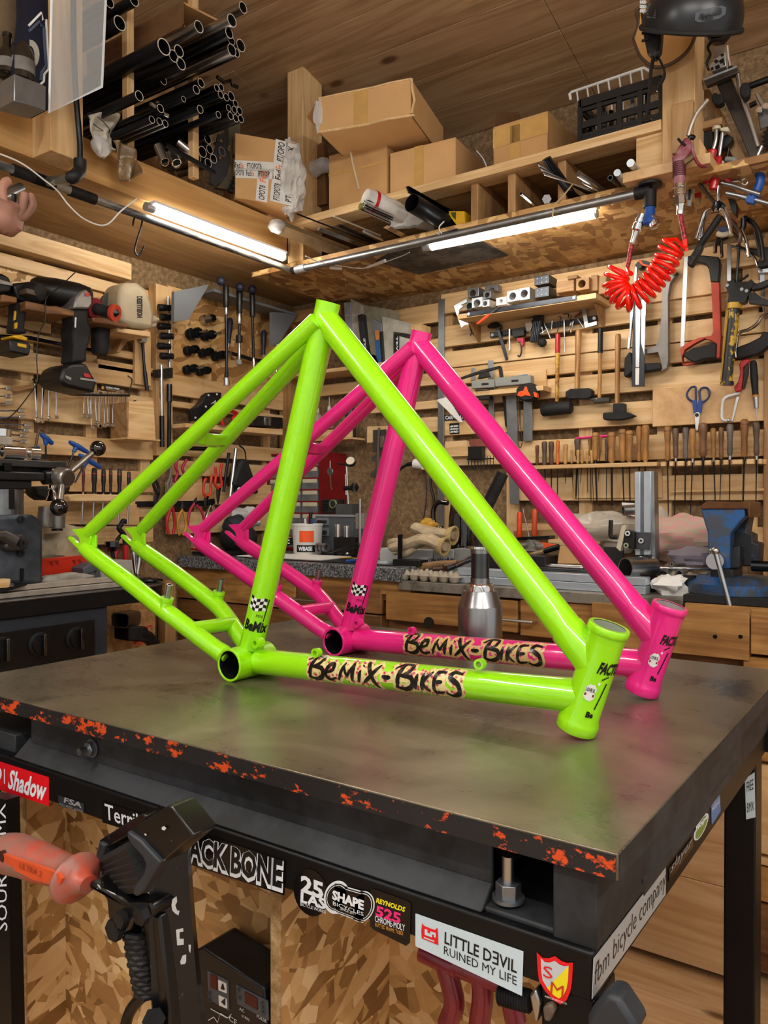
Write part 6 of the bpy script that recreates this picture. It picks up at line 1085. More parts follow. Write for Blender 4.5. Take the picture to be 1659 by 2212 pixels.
# ================= WORKBENCH ALONG THE RIGHT WALL =================
BZ=.95; BY=-.70
DW=wood('drawer_wood','#4f3218','#7a5129','#9a6c3c','x',stain=.6); DW2=wood('drawer_light','#7a5226','#a3743c','#c09254','x',stain=.45)
bench=thing('workbench',(1.4,-.35,0),'long wooden workbench with drawers along the right wall','workbench')
part(bench,'worktop',MB().span((.02,BY+.01,BZ-.05),(1.10,-.0,BZ-.005)),DW2,bev=.002)
part(bench,'steel_top',MB().span((1.06,BY,BZ-.03),(1.935,-.0,BZ)),worn('bench_steel','#5b544c','#8f8a80',9,.45,.6,.45,.4),bev=.002)
part(bench,'wood_top',MB().span((1.94,BY,BZ-.035),(4.2,-.0,BZ-.008)),DW2,bev=.002)
part(bench,'rail',MB().span((.02,BY+.02,BZ-.07),(4.2,BY+.06,BZ-.04)),DW)
part(bench,'carcass',MB().span((.02,BY+.05,.03),(4.2,-.02,BZ-.06)),DW)
fb=lambda px,py:at(px,py,y=BY+.02)
def drawer(px0,px1,py0,py1,m_,hpx=None,hole=None,n='drawer'):
    a,b=fb(px0,py1),fb(px1,py0); d=part(bench,n,MB().span((a.x+.003,BY+.012,min(a.z,b.z)),(b.x-.003,BY+.05,max(a.z,b.z))),m_,bev=.003)
    if hpx:
        h0,h1=fb(*hpx[0]),fb(*hpx[1]); y=V((0,-.03,0)); z=(h0.z+h1.z)/2; h0.z=h1.z=z; o=mesh_obj('handle',MB().tube([h0+V((0,-.006,0)),h0+y,h1+y,h1+V((0,-.006,0))],.0045,8),STEEL,wloc(bench)); o.parent=d
    if hole: c=fb(*hole); o=mesh_obj('finger_hole',MB().cyl(c+V((0,-.012,0)),c+V((0,-.0085,0)),.018,n=20),mat('#1a110a',.8),wloc(bench)); o.parent=d
zt=fb(800,1280).z
def dw(x0,x1,z0,z1,m_,h=None,hole=None):
    d=part(bench,'drawer',MB().span((x0+.003,BY+.008,z0),(x1-.003,BY+.05,z1)),m_,bev=.003)
    if h: o=mesh_obj('handle',MB().tube([(h[0],BY+.008,h[2]),(h[0],BY-.022,h[2]),(h[1],BY-.022,h[2]),(h[1],BY+.008,h[2])],.0045,8),STEEL,wloc(bench)); o.parent=d
    if hole: o=mesh_obj('finger_hole',MB().cyl((hole[0],BY+.004,hole[1]),(hole[0],BY+.009,hole[1]),.018,n=20),mat('#1a110a',.8),wloc(bench)); o.parent=d
X=lambda px:at(px,1300,y=BY+.01).x; Z=lambda px,py:at(px,py,y=BY+.01).z
dw(X(362),X(640),Z(480,1300),Z(480,1242),DW2,(X(432),X(484),Z(460,1270))); dw(X(362),X(640),Z(480,1345),Z(480,1303),DW); dw(X(362),X(640),Z(480,1395),Z(480,1350),DW)
dw(X(642),X(826),Z(700,1315),Z(700,1262),DW,(X(643),X(724),Z(690,1297))); dw(X(642),X(826),Z(700,1350),Z(700,1318),DW)
dw(X(832),X(1120),Z(950,1350),Z(950,1285),DW2,(X(1082),X(1160),Z(1120,1338)),(X(928),Z(928,1345))); dw(X(1122),X(1300),Z(1200,1380),Z(1200,1300),DW2)
part(bench,'board_front',MB().span((1.70,BY-.012,Z(1500,1412)),(X(1622),BY+.03,Z(1500,1315))),DW2,bev=.002); part(bench,'board_front',MB().span((X(1624),BY-.004,Z(1640,1412)),(X(1624)+.6,BY+.03,Z(1640,1315))),DW2,bev=.002)
for z0_,z1_ in ((.02,.24),(.2415,.46),(.4615,.58)): part(bench,'lower_front',MB().span((1.45,BY-.004,z0_),(2.075,BY+.03,z1_)),FLOORW,bev=.0015)
for a,b,m_ in ((1420,1640,DW2),(1648,1838,PINE['x']),(1846,1862,PLY),(1866,1940,DW2),(1945,2050,DW)): part(bench,'side_front',MB().span((2.08,BY-.004,Z(1640,b)),(3.2,BY+.03,Z(1640,a))),m_,bev=.002)
for i,px in enumerate((1446,1545,1600)): c=at(px,1400 if i==0 else 1375,y=BY-.012); part(bench,'screw',MB().cyl(c+V((0,-.002,0)),c,.005),DSTEEL)
# granite slab
GR=speck('granite',['#17181a','#3b3d40','#75777a','#a9abad'],150,.25,0)
one('granite_slab',MB().span((-.0+.03,-.715,BZ-.004),(1.075,-.08,.99)),GR,'thick speckled granite slab lying on the left half of the workbench','granite slab',bev=.003)
one('bench_mat',MB().span((.34,-.66,.9905),(1.02,-.2,.9935)),mat('#15171a',.3,var=.1),'thin black plate lying on the granite slab','plate')
GZ=.9935
# ---- things on the granite slab (rear to front) ----
H1=Px(660,860,.205); H2=Px(320,900,.3496); H3=Px(900,1100,.2411); H4=Px(1280,1000,.3981)
PY=lambda y:Pl((0,y,0),(0,-1,0))
def bth(name,px,py,y,lab,cat,group=None): return thing(name,at(px,py,y=y),lab,cat,group)
# red drawer cabinet
pc=PY(-.17); q=lambda a,y=-.17:at(*C3([a])[0],y=y); a,b=q((1250,95)),q((1240,800)); rx=at(720,1000,y=-.17).x
cab2=thing('drawer_cabinet',((a.x+rx)/2,-.1,GZ),'red metal small parts cabinet with clear drawers in the corner','drawer cabinet')
REDC=mat('#7e1018',.4,var=.08); x0,x1=at(577,1000,y=-.2).x,at(690,1000,y=-.2).x; z1=at(640,978,y=-.2).z
m=MB(); m.span((x0,-.2,GZ),(x0+.012,-.02,z1)); m.span((x1-.002,-.2,GZ),(x1+.004,-.02,z1)); m.span((x0,-.2,z1-.008),(x1,-.02,z1)); m.span((x0,-.03,GZ),(x1,-.02,z1)); m.span((x0,-.2,GZ),(x1,-.02,GZ+.01)); part(cab2,'case',m,REDC)
nr=8
for i in range(nr):
    zz=GZ+.012+(z1-GZ-.02)*i/nr; hh=(z1-GZ-.02)/nr-.006
    part(cab2,'shelf_strip',MB().span((x0,-.202,zz-.006),(x1,-.03,zz)),REDC)
    for j in range(3):
        xa=x0+.014+(x1-x0-.018)*j/3; xb=xa+(x1-x0-.018)/3-.004; d=part(cab2,'drawer',MB().span((xa,-.2,zz),(xb,-.05,zz+hh)),mat('#6d7072',.2,var=.15,coat=.5,key='dr')); o=mesh_obj('paper_label',MB().span((xa+.006,-.2015,zz+hh*.62),(xb-.006,-.2,zz+hh)),CREAM,wloc(cab2)); o.parent=d
# hanging indicator on its side
t=bth('plumb_weight',710,1010,-.2,'small round grey weight hanging on the side of the red cabinet','weight'); c=at(*H1([(260,775)])[0],y=-.22); part(t,'disc',MB().lathe(c+V((0,.004,0)),c+V((0,-.004,0)),[(0,.014),(.5,.0165),(1,.014)],20),ALUD); part(t,'hook',MB().tube([c+V((0,0,.012)),c+V((0,0,.045))],.0025,6),STEEL); part(t,'chain',MB().tube([c-V((0,0,.014)),c-V((-.002,0,.03)),c-V((-.005,0,.065)),c-V((-.012,0,.078))],[.003,.005,.003,.0045],8),mat('#6b4a34',.4,.7))
# dial indicator on magnetic stand
y=-.26; t=bth('indicator_stand',*H1([(450,1230)])[0],y,'dial indicator on a tall chrome magnetic stand','indicator'); P=lambda a:at(*H1([a])[0],y=y)
part(t,'column',MB().cyl(P((450,1120)),P((432,720)),.0042),CHROME); part(t,'second_column',MB().cyl(P((428,1020)),P((422,800)),.0035),CHROME); part(t,'base',MB().span(P((365,1230))+V((0,.02,0)),P((535,1115))+V((0,-.03,0))),mat('#54585a',.4,.4)); c=P((475,665)); dn=V((.35,-.85,.45)).normalized(); part(t,'dial_case',MB().cyl(c-dn*.012,c+dn*.004,.0195,n=24),BLACK); part(t,'dial_face',MB().cyl(c+dn*.004,c+dn*.0055,.0172,n=24),CREAM); part(t,'arm',MB().tube([P((340,690)),P((420,700)),P((440,720))],.004,8),BLACK)
m=MB(); m.cyl(P((410,950)),P((545,940)),.010); m.cyl(P((515,900)),P((515,985)),.012); part(t,'clamp_knob',m,BLACK)
# work lamp, organiser, bucket etc.
t=bth('work_lamp',*H1([(260,1210)])[0],-.28,'small black cube lamp with round lens on the grey drawer box','lamp'); P=lambda a,yy=-.28:at(*H1([a])[0],y=yy); part(t,'body',MB().span(P((170,1215))+V((0,.05,0)),P((335,1065))),RUBBER,bev=.004); c=P((290,1115),-.285); part(t,'lens_ring',MB().pipe(c+V((0,.004,0)),c+V((0,-.004,0)),.0175,.0145,24),mat('#7f8a5a',.4)); part(t,'lens',MB().cyl(c+V((0,.003,0)),c+V((0,-.001,0)),.0145,n=24),mat('#3a3f3a',.1,.3))
for k in range(4): z=P((200,1090+30*k)).z; part(t,'fin',MB().span((P((165,1)).x-.003,-.285,z),(P((235,1)).x,-.23,z+.004)),BLACK)
t=bth('drawer_box',*H1([(300,1560)])[0],-.3,'stacked grey plastic drawer box behind the white bucket','drawer box'); P=lambda a,yy=-.30:at(*H1([a])[0],y=yy); a_,b_=P((105,1600)),P((510,1240)); part(t,'shell',MB().span((a_.x,-.3,GZ),(b_.x,-.16,b_.z)),mat('#565b60',.35,var=.06)); part(t,'lid',MB().span((a_.x-.004,-.306,b_.z-.004),(b_.x+.003,-.155,b_.z+.004)),mat('#9a9fa3',.4))
for u0,v0,u1,v1 in ((120,1260,250,1335),(118,1370,250,1450)): p_,q_=P((u0,v1)),P((u1,v0)); part(t,'drawer',MB().span((p_.x,-.306,p_.z),(q_.x,-.3,q_.z)),mat('#7b8188',.35)); part(t,'pull',MB().span((p_.x+.008,-.311,p_.z+.008),(q_.x-.008,-.306,q_.z-.01)),mat('#2c3034',.4))
for x_,lab in (((345,1330,1465),'left steel cylinder pot on the black block'),((440,1345,1465),'right steel cylinder pot on the black block')): p_,q_=at(*H1([(x_[0],x_[2])])[0],y=-.36),at(*H1([(x_[0],x_[1])])[0],y=-.36); p_=V((q_.x,q_.y,p_.z)); one('steel_pot',MB().lathe(p_,q_,[(0,.011),(.85,.0115),(.86,.0145),(1,.0145),(1,.010),(.6,.009)],20,cap=True),CHROME,lab,'pot','steel cylinder pots')
P=lambda a,yy=-.36:at(*H1([a])[0],y=yy); a_,b_=P((310,1580)),P((530,1468)); one('black_block',MB().span((a_.x,-.37,GZ),(b_.x,-.31,b_.z)),BLACK,'low black block under the two steel pots','block',bev=.001)
t=bth('pipe_coupling',*H1([(190,1600)])[0],-.42,'grey bolted pipe coupling beside the white bucket','coupling'); c=P((185,1570),-.42); 
for k in range(3): part(t,'ring',MB().pipe(c+V((-.018+.017*k,-.01,0)),c+V((-.006+.017*k,-.012,0)),.0165,.010),ALUD)
part(t,'bolt',MB().cyl(c+V((-.02,-.02,.012)),c+V((.03,-.02,.012)),.003),STEEL)
# white bucket with pens
c=at(664,1190,y=-.40); t=thing('plastic_bucket',c,'white paint bucket with black and orange print holding pens','bucket'); r0=rr(PY(-.40),0,664,1188,24); c=V((c.x,c.y+.0,GZ)); zt=at(664,1131,y=-.40).z; top=V((c.x,c.y,zt))
part(t,'tub',MB().lathe(c,top,[(0,r0*.92),(.02,r0*.95),(.93,r0*1.05),(.94,r0*1.1),(1,r0*1.1),(1,r0*1.02),(.3,r0*.93)],32,cap=False),mat('#d6d6d2',.4,var=.03)); part(t,'floor',MB().cyl(c+V((0,0,.002)),c+V((0,0,.005)),r0*.93),WHITE)
def cyl_patch(t,name,ang0,ang1,z0,z1,m_,cc,r,label=None):
    m=MB(); m.grid(lambda u,v:cc+V((math.sin(ang0+(ang1-ang0)*u)*r,-math.cos(ang0+(ang1-ang0)*u)*r,z0+(z1-z0)*v)),10,1); return part(t,name,m,m_,label)
h=zt-GZ; cyl_patch(t,'orange_label',.15,1.15,h*.42,h*.78,ORANGE,c,r0*1.035,); lb_=cyl_patch(t,'black_label',-.1,1.25,h*.1,h*.32,INKB,c,r0*1.0)
vs_,fs_=glyphs('WBASE',0,.04); m=MB(); m.v=[c+V((math.sin(.05+1.0*x)*r0*1.012,-math.cos(.05+1.0*x)*r0*1.012,h*(.14+.14*y))) for x,y in vs_]; m.f=[list(f_) for f_ in fs_]; o=mesh_obj('lettering',m,INKW,wloc(t),smooth=False); o.parent=lb_
for dx,dz,mm,lab in ((-.012,.05,WHITE,'white pen leaning left in the bucket'),(.004,.06,ORED,'reddish pen in the middle of the bucket'),(.016,.075,BLACK,'fat black marker in the bucket'),(.024,.05,BLUE,'blue capped pen in the bucket')): one('pen',MB().cyl(c+V((dx*.5,0,.01)),top+V((dx,.002,dz-.03)),.0045 if mm!=BLACK else .0075),mm,lab,'pen','pens in the white bucket')
# vertical gauge post with sliding block
t=bth('height_gauge',*H1([(575,1540)])[0],-.45,'chrome post with square sliding block on the black plate','gauge'); P=lambda a,yy=-.45:at(*H1([a])[0],y=yy); part(t,'post',MB().cyl(V((P((575,1600)).x,-.45,GZ)),V((P((575,1600)).x,-.45,P((578,1060)).z)),.0055),STEEL); part(t,'block',MB().span(P((528,1375))+V((0,.02,0)),P((618,1215))),mat('#9b9a90',.4,.5)); part(t,'screw',MB().cyl(P((510,1290))+V((0,.008,0)),P((530,1290))+V((0,.008,0)),.005),mat('#9a7a3a',.4,.6))
# helmet bag / black helmet with white wrapped paper behind
t=bth('welding_hood',520,1195,-.50,'black padded welding hood lying on the granite slab','hood'); c=at(515,1160,y=-.48); part(t,'shell',MB().ell(c+V((0,0,-.004)),(.085,.07,.062),n=24,m=14),RUBBER); part(t,'visor_pad',crumple(at(*C3([(915,850)])[0],y=-.50),(.05,.045,.042),4,.2),mat('#1f2630',.7,var=.15)); 
for k in range(5): q=[at(*C3([(905+25*k,985)])[0],y=-.555),at(*C3([(908+25*k,1055)])[0],y=-.555)]; part(t,'vent_rib',MB().tube(q,.003,6),BLACK)
one('plastic_bag',crumple(at(530,1120,y=-.40),(.075,.05,.05),7,.5),mat('#c9c9c9',.35,var=.1,sc=20,bump=.4),'crumpled white plastic bag behind the black welding hood','bag')
t=bth('tool_pouch',400,1190,-.55,'grey roll of rags and tools at the left end of the granite slab','tool roll'); part(t,'pouch',crumple(at(395,1172,y=-.55),(.05,.045,.03),11,.3),mat('#4a4a4a',.7,var=.15)); part(t,'rag',crumple(at(412,1178,y=-.58),(.06,.04,.022),12,.5),mat('#a39a8c',.8,var=.2)); part(t,'wrench',MB().tube([at(*C3([p])[0],y=-.62) for p in ((270,1045),(430,1050))],.005,8),CHROME); part(t,'red_strip',MB().tube([at(*C3([p])[0],y=-.62) for p in ((440,1100),(540,1110))],.005,8),RED)
one('black_tray',MB().span((at(440,1195,y=-.6).x,-.66,GZ),(at(500,1195,y=-.6).x,-.5,GZ+.012)),BLACK,'black tray corner in front of the grey rag roll','tray')
# papers, switch strip, blue tool, discs
t=one('paper_sheet',MB().prism([V((.28,-.64,GZ)),V((.68,-.62,GZ)),V((.66,-.42,GZ)),V((.3,-.45,GZ))],(0,0,.003)),WHITE,'white papers lying under the white bucket','paper'); 
t=bth('keypad',620,1185,-.45,'black keypad strip leaning left of the white bucket','keypad'); q=[at(*H2([p])[0],y=-.44) for p in ((835,760),(890,745),(890,790),(835,805))]; part(t,'panel',MB().prism(q,(0,.008,0)),BLACK); 
for i in range(2):
    for j in range(2): p_=q[0].lerp(q[1],.3+.35*i).lerp(q[3].lerp(q[2],.3+.35*i),.3+.4*j); part(t,'key',MB().box(p_+V((0,-.002,0)),(.007,.003,.005)),WHITE)
t=bth('blue_scraper',755,1205,-.6,'blue and yellow plastic scraper near the pink seat tube','scraper'); part(t,'blade',MB().tube([at(*H1([p])[0],y=-.6) for p in ((378,1680),(560,1690))],.006,6,sq=.3),YEL); part(t,'handle',MB().tube([at(*H1([p])[0],y=-.62) for p in ((440,1720),(545,1708))],.010,8,sq=.6),BLUE)
for p_,r_,m_,lab in (((820,1665),.042,mat('#a3805a',.5),'brown disc on the granite slab behind the white ring'),((820,1722),.036,mat('#bcc4c8',.3,.3),'white metal ring in front of the brown disc')): c=at(*H1([p_])[0],z=GZ+.004); one('disc',MB().pipe(c-V((0,0,.004)),c+V((0,0,.004)),r_,r_*.7,28),m_,lab,'disc')
for p_,p2,m_,lab in (((440,1640),(440,1615),CHROME,'small chrome ball on the black plate'),): one('ball',MB().ell(at(*H1([p_])[0],y=-.55),.006),m_,lab,'ball')
one('power_lead',MB().tube(bez([at(*H1([p])[0],y=-.5) for p in ((230,1630),(330,1600),(450,1560),(560,1540),(545,1580),(350,1640))],5),.004,6),BLACK,'black cord tangle in front of the steel pots','cord')
t=bth('try_square',*H1([(1000,1690)])[0],-.6,'dark steel try square standing on the right end of the granite slab','square'); part(t,'blade',MB().prism([at(*H1([p])[0],y=-.60) for p in ((972,1440),(1018,1435),(1012,1700),(970,1700))],(0,.004,0)),DSTEEL); part(t,'stock',MB().span(at(*H1([(920,1760)])[0],y=-.62),at(*H1([(1205,1712)])[0],y=-.62)+V((0,.05,0))),BLACK,bev=.001)
# work gloves
GL=mat('#b3a184',.8,var=.18,sc=30,bump=.25); GLY=mat('#b8923f',.75,var=.15,sc=30,bump=.2)
def glove(lab,pts_,fingers,y,r,m_):
    t=bth('work_glove',*H1([pts_[0]])[0],y,lab,'glove','work gloves on the workbench'); P=lambda a,dy=0:at(*H1([a])[0],y=y+dy); q=bez([P(p) for p in pts_],5); n=len(q); part(t,'hand',MB().tube(q,[r*(.75+.5*math.sin(math.pi*min(1,.15+i/n))) for i in range(n)],14,sq=.6),m_)
    for i,f_ in enumerate(fingers): F_=bez([P(p,-.004*i) for p in f_],4); part(t,'finger',MB().tube(F_,[r*.42]*(len(F_)-1)+[r*.25],10),m_)
    c=P(pts_[-1]); part(t,'cuff',MB().lathe(c-(c-P(pts_[-2])).normalized()*.025,c,[(0,r*.85),(.5,r*1.0),(.9,r*1.15),(1,r*1.1),(1,r*.9),(.2,r*.7)],16,cap=False),mat('#c0a673',.8,var=.18,sc=30,bump=.25))
glove('worn beige work glove with stretched cuff, upper one',[(1150,1360),(1300,1420),(1440,1430),(1570,1450)],[[(1300,1420),(1200,1380),(1140,1340)],[(1250,1430),(1190,1400),(1150,1370)]],-.45,.030,GL)
glove('worn beige work glove lying palm up in front',[(930,1580),(1100,1540),(1280,1490),(1440,1560),(1480,1570)],[[(1100,1540),(960,1510),(870,1530)],[(1080,1560),(940,1560),(880,1580)],[(1080,1580),(960,1610),(920,1630)],[(1150,1580),(1060,1640),(1000,1645)]],-.56,.030,GL)
one('yellow_bag',crumple(at(*H1([(1290,1340)])[0],y=-.42),(.04,.03,.022),15,.4),mat('#c79a3c',.2,var=.15,coat=.5),'shiny amber plastic bag behind the upper work glove','bag')
# grey blocks row and brush
for a_,b_,m_,lab,y in (((780,1600),(1340,1720),mat('#b9bec2',.4,var=.03),'long pale grey block in front of the gloves',-.50),((1345,1600),(1565,1715),mat('#9aa0a0',.5,var=.05),'middle grey block behind the wire brush',-.50),((1565,1590),(1760,1720),mat('#7f8280',.55,var=.08),'rightmost grey block behind the wire brush',-.50)):
    p_,q_=at(*H1([(a_[0],b_[1])])[0],y=y),at(*H1([(b_[0],a_[1])])[0],y=y); one('grey_block',MB().span((p_.x+.001,y,BZ+.001),(q_.x-.001,y+.05,q_.z)),m_,lab,'block','grey blocks',bev=.002)
t=bth('wire_brush',*H1([(1400,1760)])[0],-.60,'wooden wire brush with dark bristles on the workbench','brush'); part(t,'handle',MB().tube(bez([at(*H1([p])[0],y=-.6) for p in ((1100,1790),(1250,1770),(1400,1750),(1600,1740))],4),.0085,10,sq=1.3),mat('#8a6a44',.6,var=.15))
for k in range(40): x_=1300+6.5*k; p_=at(*H1([(x_,1745-.03*k)])[0],y=-.595+.012*((k*7)%5)/5); part(t,'bristle',MB().tube([p_,p_+V((random.uniform(-.006,.006),0,.014+random.uniform(0,.006)))],.0012,4),IRON)
for p0,p1,r_,lab in (((1340,1800),(1560,1790),.007,'rusty tube lying in front of the wire brush'),((1500,1800),(1760,1690),.008,'dark flat bar leaning right of the wire brush'),((1580,1770),(1740,1670),.004,'thin steel rod beside the dark flat bar'),((1450,1770),(1620,1745),.006,'coppery tube piece behind the rusty tube')): one('tube_piece',MB().pipe(at(*H1([p0])[0],y=-.64),at(*H1([p1])[0],y=-.60),r_,r_*.6),mat('#5d463a',.4,.6,var=.25) if r_<.0075 else DSTEEL,lab,'tube','tube pieces on the workbench')
# egg tray
et=bth('egg_tray',930,1255,-.68,'grey cardboard egg tray at the front edge of the workbench','egg tray'); x0_,x1_=at(853,1250,y=-.66).x,at(1000,1250,y=-.66).x; EM_=mat('#a39a8a',.85,var=.08)
nx=7; m=MB(); zb_=BZ+.001
def eg(u,v):
    x=x0_+(x1_-x0_)*u; y=-.69+.10*v; c_=math.sin(u*nx*math.pi)**2*math.sin(v*3*math.pi)**2
    return V((x,y,zb_+.016+.016*c_-.014*(1-abs(math.cos(u*nx*math.pi)))*0))
m.grid(eg,84,24); part(et,'tray',m,EM_,solid=.002)
for k in range(nx): c=V((x0_+(x1_-x0_)*(k+.5)/nx,-.682,zb_)); part(et,'cup',MB().lathe(c,c+V((0,0,.018)),[(0,.009),(.3,.014),(1,.017)],14),EM_)
# kettle
kt=bth('kettle',960,1150,-.30,'black electric kettle half hidden by the lime green top tube','kettle'); P=lambda a,yy=-.30:at(*H1([a])[0],y=yy); c0=P((1600,1390)); c0.z=BZ+.001; c1=P((1600,1110)); r_=rr(PY(-.3),0,985,1100,29); part(kt,'body',MB().lathe(V((c1.x+.02,c1.y,c0.z)),V((c1.x+.02,c1.y,c1.z)),[(0,r_),(.05,r_*1.02),(.8,r_*.88),(1,r_*.75)],28),GLOSSB); part(kt,'handle',MB().tube(bez([P(p) for p in ((1500,1105),(1400,1100),(1350,1170),(1350,1290),(1390,1360),(1440,1375))],5),.0095,12),GLOSSB); part(kt,'window',MB().prism([P(p,-.365) for p in ((1565,1230),(1620,1190),(1625,1390),(1560,1390))],(0,.003,0)),mat('#3a3a3a',.3))
one('power_adapter',MB().cyl(at(*H1([(1150,690)])[0],y=-.05),at(*H1([(1240,700)])[0],y=-.05),.020),WHITE,'white plug adapter on the wall beside the black cable','plug')
one('plug_cable',MB().tube(bez([at(*H1([p])[0],y=-.06) for p in ((1150,690),(1080,700),(1010,740),(960,800),(900,900),(880,1000))],5),[.009]*6+[.006]*19+[.005],8),BLACK,'thick black cable curving from the white plug','cable')
one('wall_cable',MB().tube(bez([at(*H1([p])[0],y=-.03) for p in ((1260,780),(1275,900),(1270,1100),(1255,1200),(1240,1290))],5),.0022,6),BLACK,'thin black cable running down the wall left of the straightedge','cable'); one('wall_cable',MB().tube(bez([at(*H1([p])[0],y=-.03) for p in ((1318,830),(1325,950),(1350,1040),(1355,1110))],5),.0055,8),BLACK,'thick black cable with a clip beside the straightedge','cable')
# corner shelves: books, bottles, feeler set
sh2=thing('wall_shelf',at(720,805,y=-.1),'wooden shelf with books and papers near the corner of the right wall','shelf'); z2=at(700,800,y=-.15).z; part(sh2,'board',MB().span((at(620,800,y=-.15).x,-.17,z2-.016),(at(905,800,y=-.15).x,-.02,z2)),PINE['x'],bev=.001)
part(sh2,'end_block',MB().span((at(862,750,y=-.1).x,-.12,z2),(at(915,750,y=-.1).x,-.046,at(890,705,y=-.1).z)),PINE['z'])
L5=Px(560,620,.2411)
def book(pts_,y,m_,lab,cat='folder',th=.02,txts=None):
    pl=PY(y); t=plate1(cat,pl,L5(pts_),0,.0,m_,lab,cat) if False else one(cat,MB().prism([at(*p,y=y) for p in L5(pts_)],(0,.06,0)),m_,lab,cat,'books and folders near the corner',bev=.001)
    if txts:
        for s,bl,br,tl,mm in txts: m=MB(); g=lambda p:at(*L5([p])[0],y=y-.001); txt(m,s,g(bl),g(br),g(tl),(0,-1,0),bold=.03); o=mesh_obj('lettering',m,mm,wloc(t),smooth=False); o.parent=t
    return t
book([(758,140),(815,135),(830,760),(790,765)],-.14,mat('#8f949c',.5),'grey folder leftmost behind the lime green seat tube top'); book([(818,105),(920,160),(945,700),(850,700)],-.13,mat('#a9a498',.5),'tall pale folder second from the left'); book([(880,250),(925,240),(975,720),(930,730)],-.145,mat('#2b2c2e',.5),'black edged magazine with vertical white letters','magazine',txts=[('CYCLE',(968,640),(950,460),(950,640),INKW)])
book([(925,160),(1175,200),(1185,300),(1100,290),(1110,640),(1000,600)],-.12,mat('#8f8c78',.6),'large greenish grey paper folder in the middle'); book([(1010,280),(1095,320),(1115,700),(1050,640)],-.15,mat('#6d7076',.5),'dark grey booklet left of the blue book','booklet'); book([(1030,385),(1070,380),(1095,740),(1050,640)],-.155,mat('#2d5d92',.4),'blue book with an orange spine top','book'); book([(1033,388),(1068,384),(1072,470),(1042,480)],-.158,mat('#c8803c',.4),'orange spine label on the blue book','label'); book([(1078,400),(1100,395),(1120,740),(1098,740)],-.154,mat('#17181a',.4),'thin black book right of the blue book','book')
book([(1100,262),(1340,320),(1335,420),(1200,400),(1200,640),(1125,740)],-.145,mat('#a5a396',.6),'grey ring bound papers leaning right','papers'); book([(1205,415),(1370,425),(1365,470),(1250,470),(1240,890),(1220,890)],-.15,mat('#141416',.4),'black magazine with big white letters','magazine',txts=[('TV4T',(1228,620),(1226,440),(1245,620),INKW)] ); book([(1255,440),(1365,470),(1350,560),(1280,600),(1250,880)],-.152,mat('#b5b2aa',.5),'pale booklet in front of the black magazine','booklet')
sh3=thing('wall_shelf',at(710,945,y=-.1),'low wooden ledge with small bottles near the corner','shelf'); q0,q1=at(672,958,y=-.12),at(762,925,y=-.12); part(sh3,'front',MB().span((q0.x,-.13,at(700,952,y=-.12).z),(q1.x,-.12,at(700,930,y=-.12).z)),PINE['x']); part(sh3,'base',MB().span((q0.x,-.12,at(700,952,y=-.12).z),(q1.x,-.03,at(700,952,y=-.12).z+.008)),PINE['x'])
for (x_,a,b),lab in (((125,80,340),'left clear dropper bottle with amber liquid'),((250,60,320),'right clear dropper bottle with pale spout')):
    p1,p0=at(*H1([(x_,a)])[0],y=-.09),at(*H1([(x_,b)])[0],y=-.09); p0=V((p1.x,p1.y,p0.z)); t=thing('dropper_bottle',p0,lab,'bottle','dropper bottles'); part(t,'body',MB().lathe(p0,p0.lerp(p1,.72),[(0,.018),(.05,.0195),(.8,.0195),(.95,.012),(1,.009)],18),mat('#b9b4a4',.15,var=.05,alpha=.55,key='bt')); part(t,'liquid',MB().cyl(p0+V((0,0,.002)),p0.lerp(p1,.3),.0175),mat('#9a6a2a',.2,var=.1)); part(t,'spout',MB().lathe(p0.lerp(p1,.72),p1+V((0,0,.03)),[(0,.009),(.3,.008),(.35,.003),(1,.0012)],10),mat('#d8d4c8',.3,alpha=.8,key='sp'))
p1,p0=at(757,858,y=-.09),at(750,945,y=-.09); p0=V((p1.x,p1.y,p0.z)); t=thing('spray_bottle',p0,'black spray bottle beside the dropper bottles','bottle'); part(t,'body',MB().lathe(p0,p0.lerp(p1,.8),[(0,.024),(.7,.024),(.95,.014),(1,.012)],18),mat('#1c2836',.3,var=.15)); part(t,'trigger_head',MB().span(p1+V((-.035,-.012,-.016)),p1+V((.02,.012,.006))),BLACK,bev=.004)
t=bth('caliper_hanger',*H1([(790,500)])[0],-.06,'small dark panel with caliper hanging on the right wall','panel'); part(t,'board',MB().prism([at(*H1([p])[0],y=-.05) for p in ((650,300),(910,290),(905,455),(648,470))],(0,.02,0)),PINE['x']); part(t,'panel',MB().prism([at(*H1([p])[0],y=-.056) for p in ((710,335),(845,328),(850,555),(712,565))],(0,.006,0)),mat('#3a3632',.5)); part(t,'beam',MB().prism([at(*H1([p])[0],y=-.064) for p in ((762,310),(782,310),(765,870),(745,870))],(0,.004,0)),GALV); part(t,'fixed_jaw',MB().prism([at(*H1([p])[0],y=-.062) for p in ((700,620),(755,590),(752,850),(675,835),(690,780),(740,740),(735,680),(700,660))],(0,.004,0)),mat('#554f48',.5,.3)); part(t,'slider',MB().span(at(*H1([(785,520)])[0],y=-.068),at(*H1([(835,400)])[0],y=-.056)),STEEL)
# ---- right part of the bench ----
BP=lambda a,y:at(*H4([a])[0],y=y); AL=mat('#c3d0dc',.3,.55,var=.04)
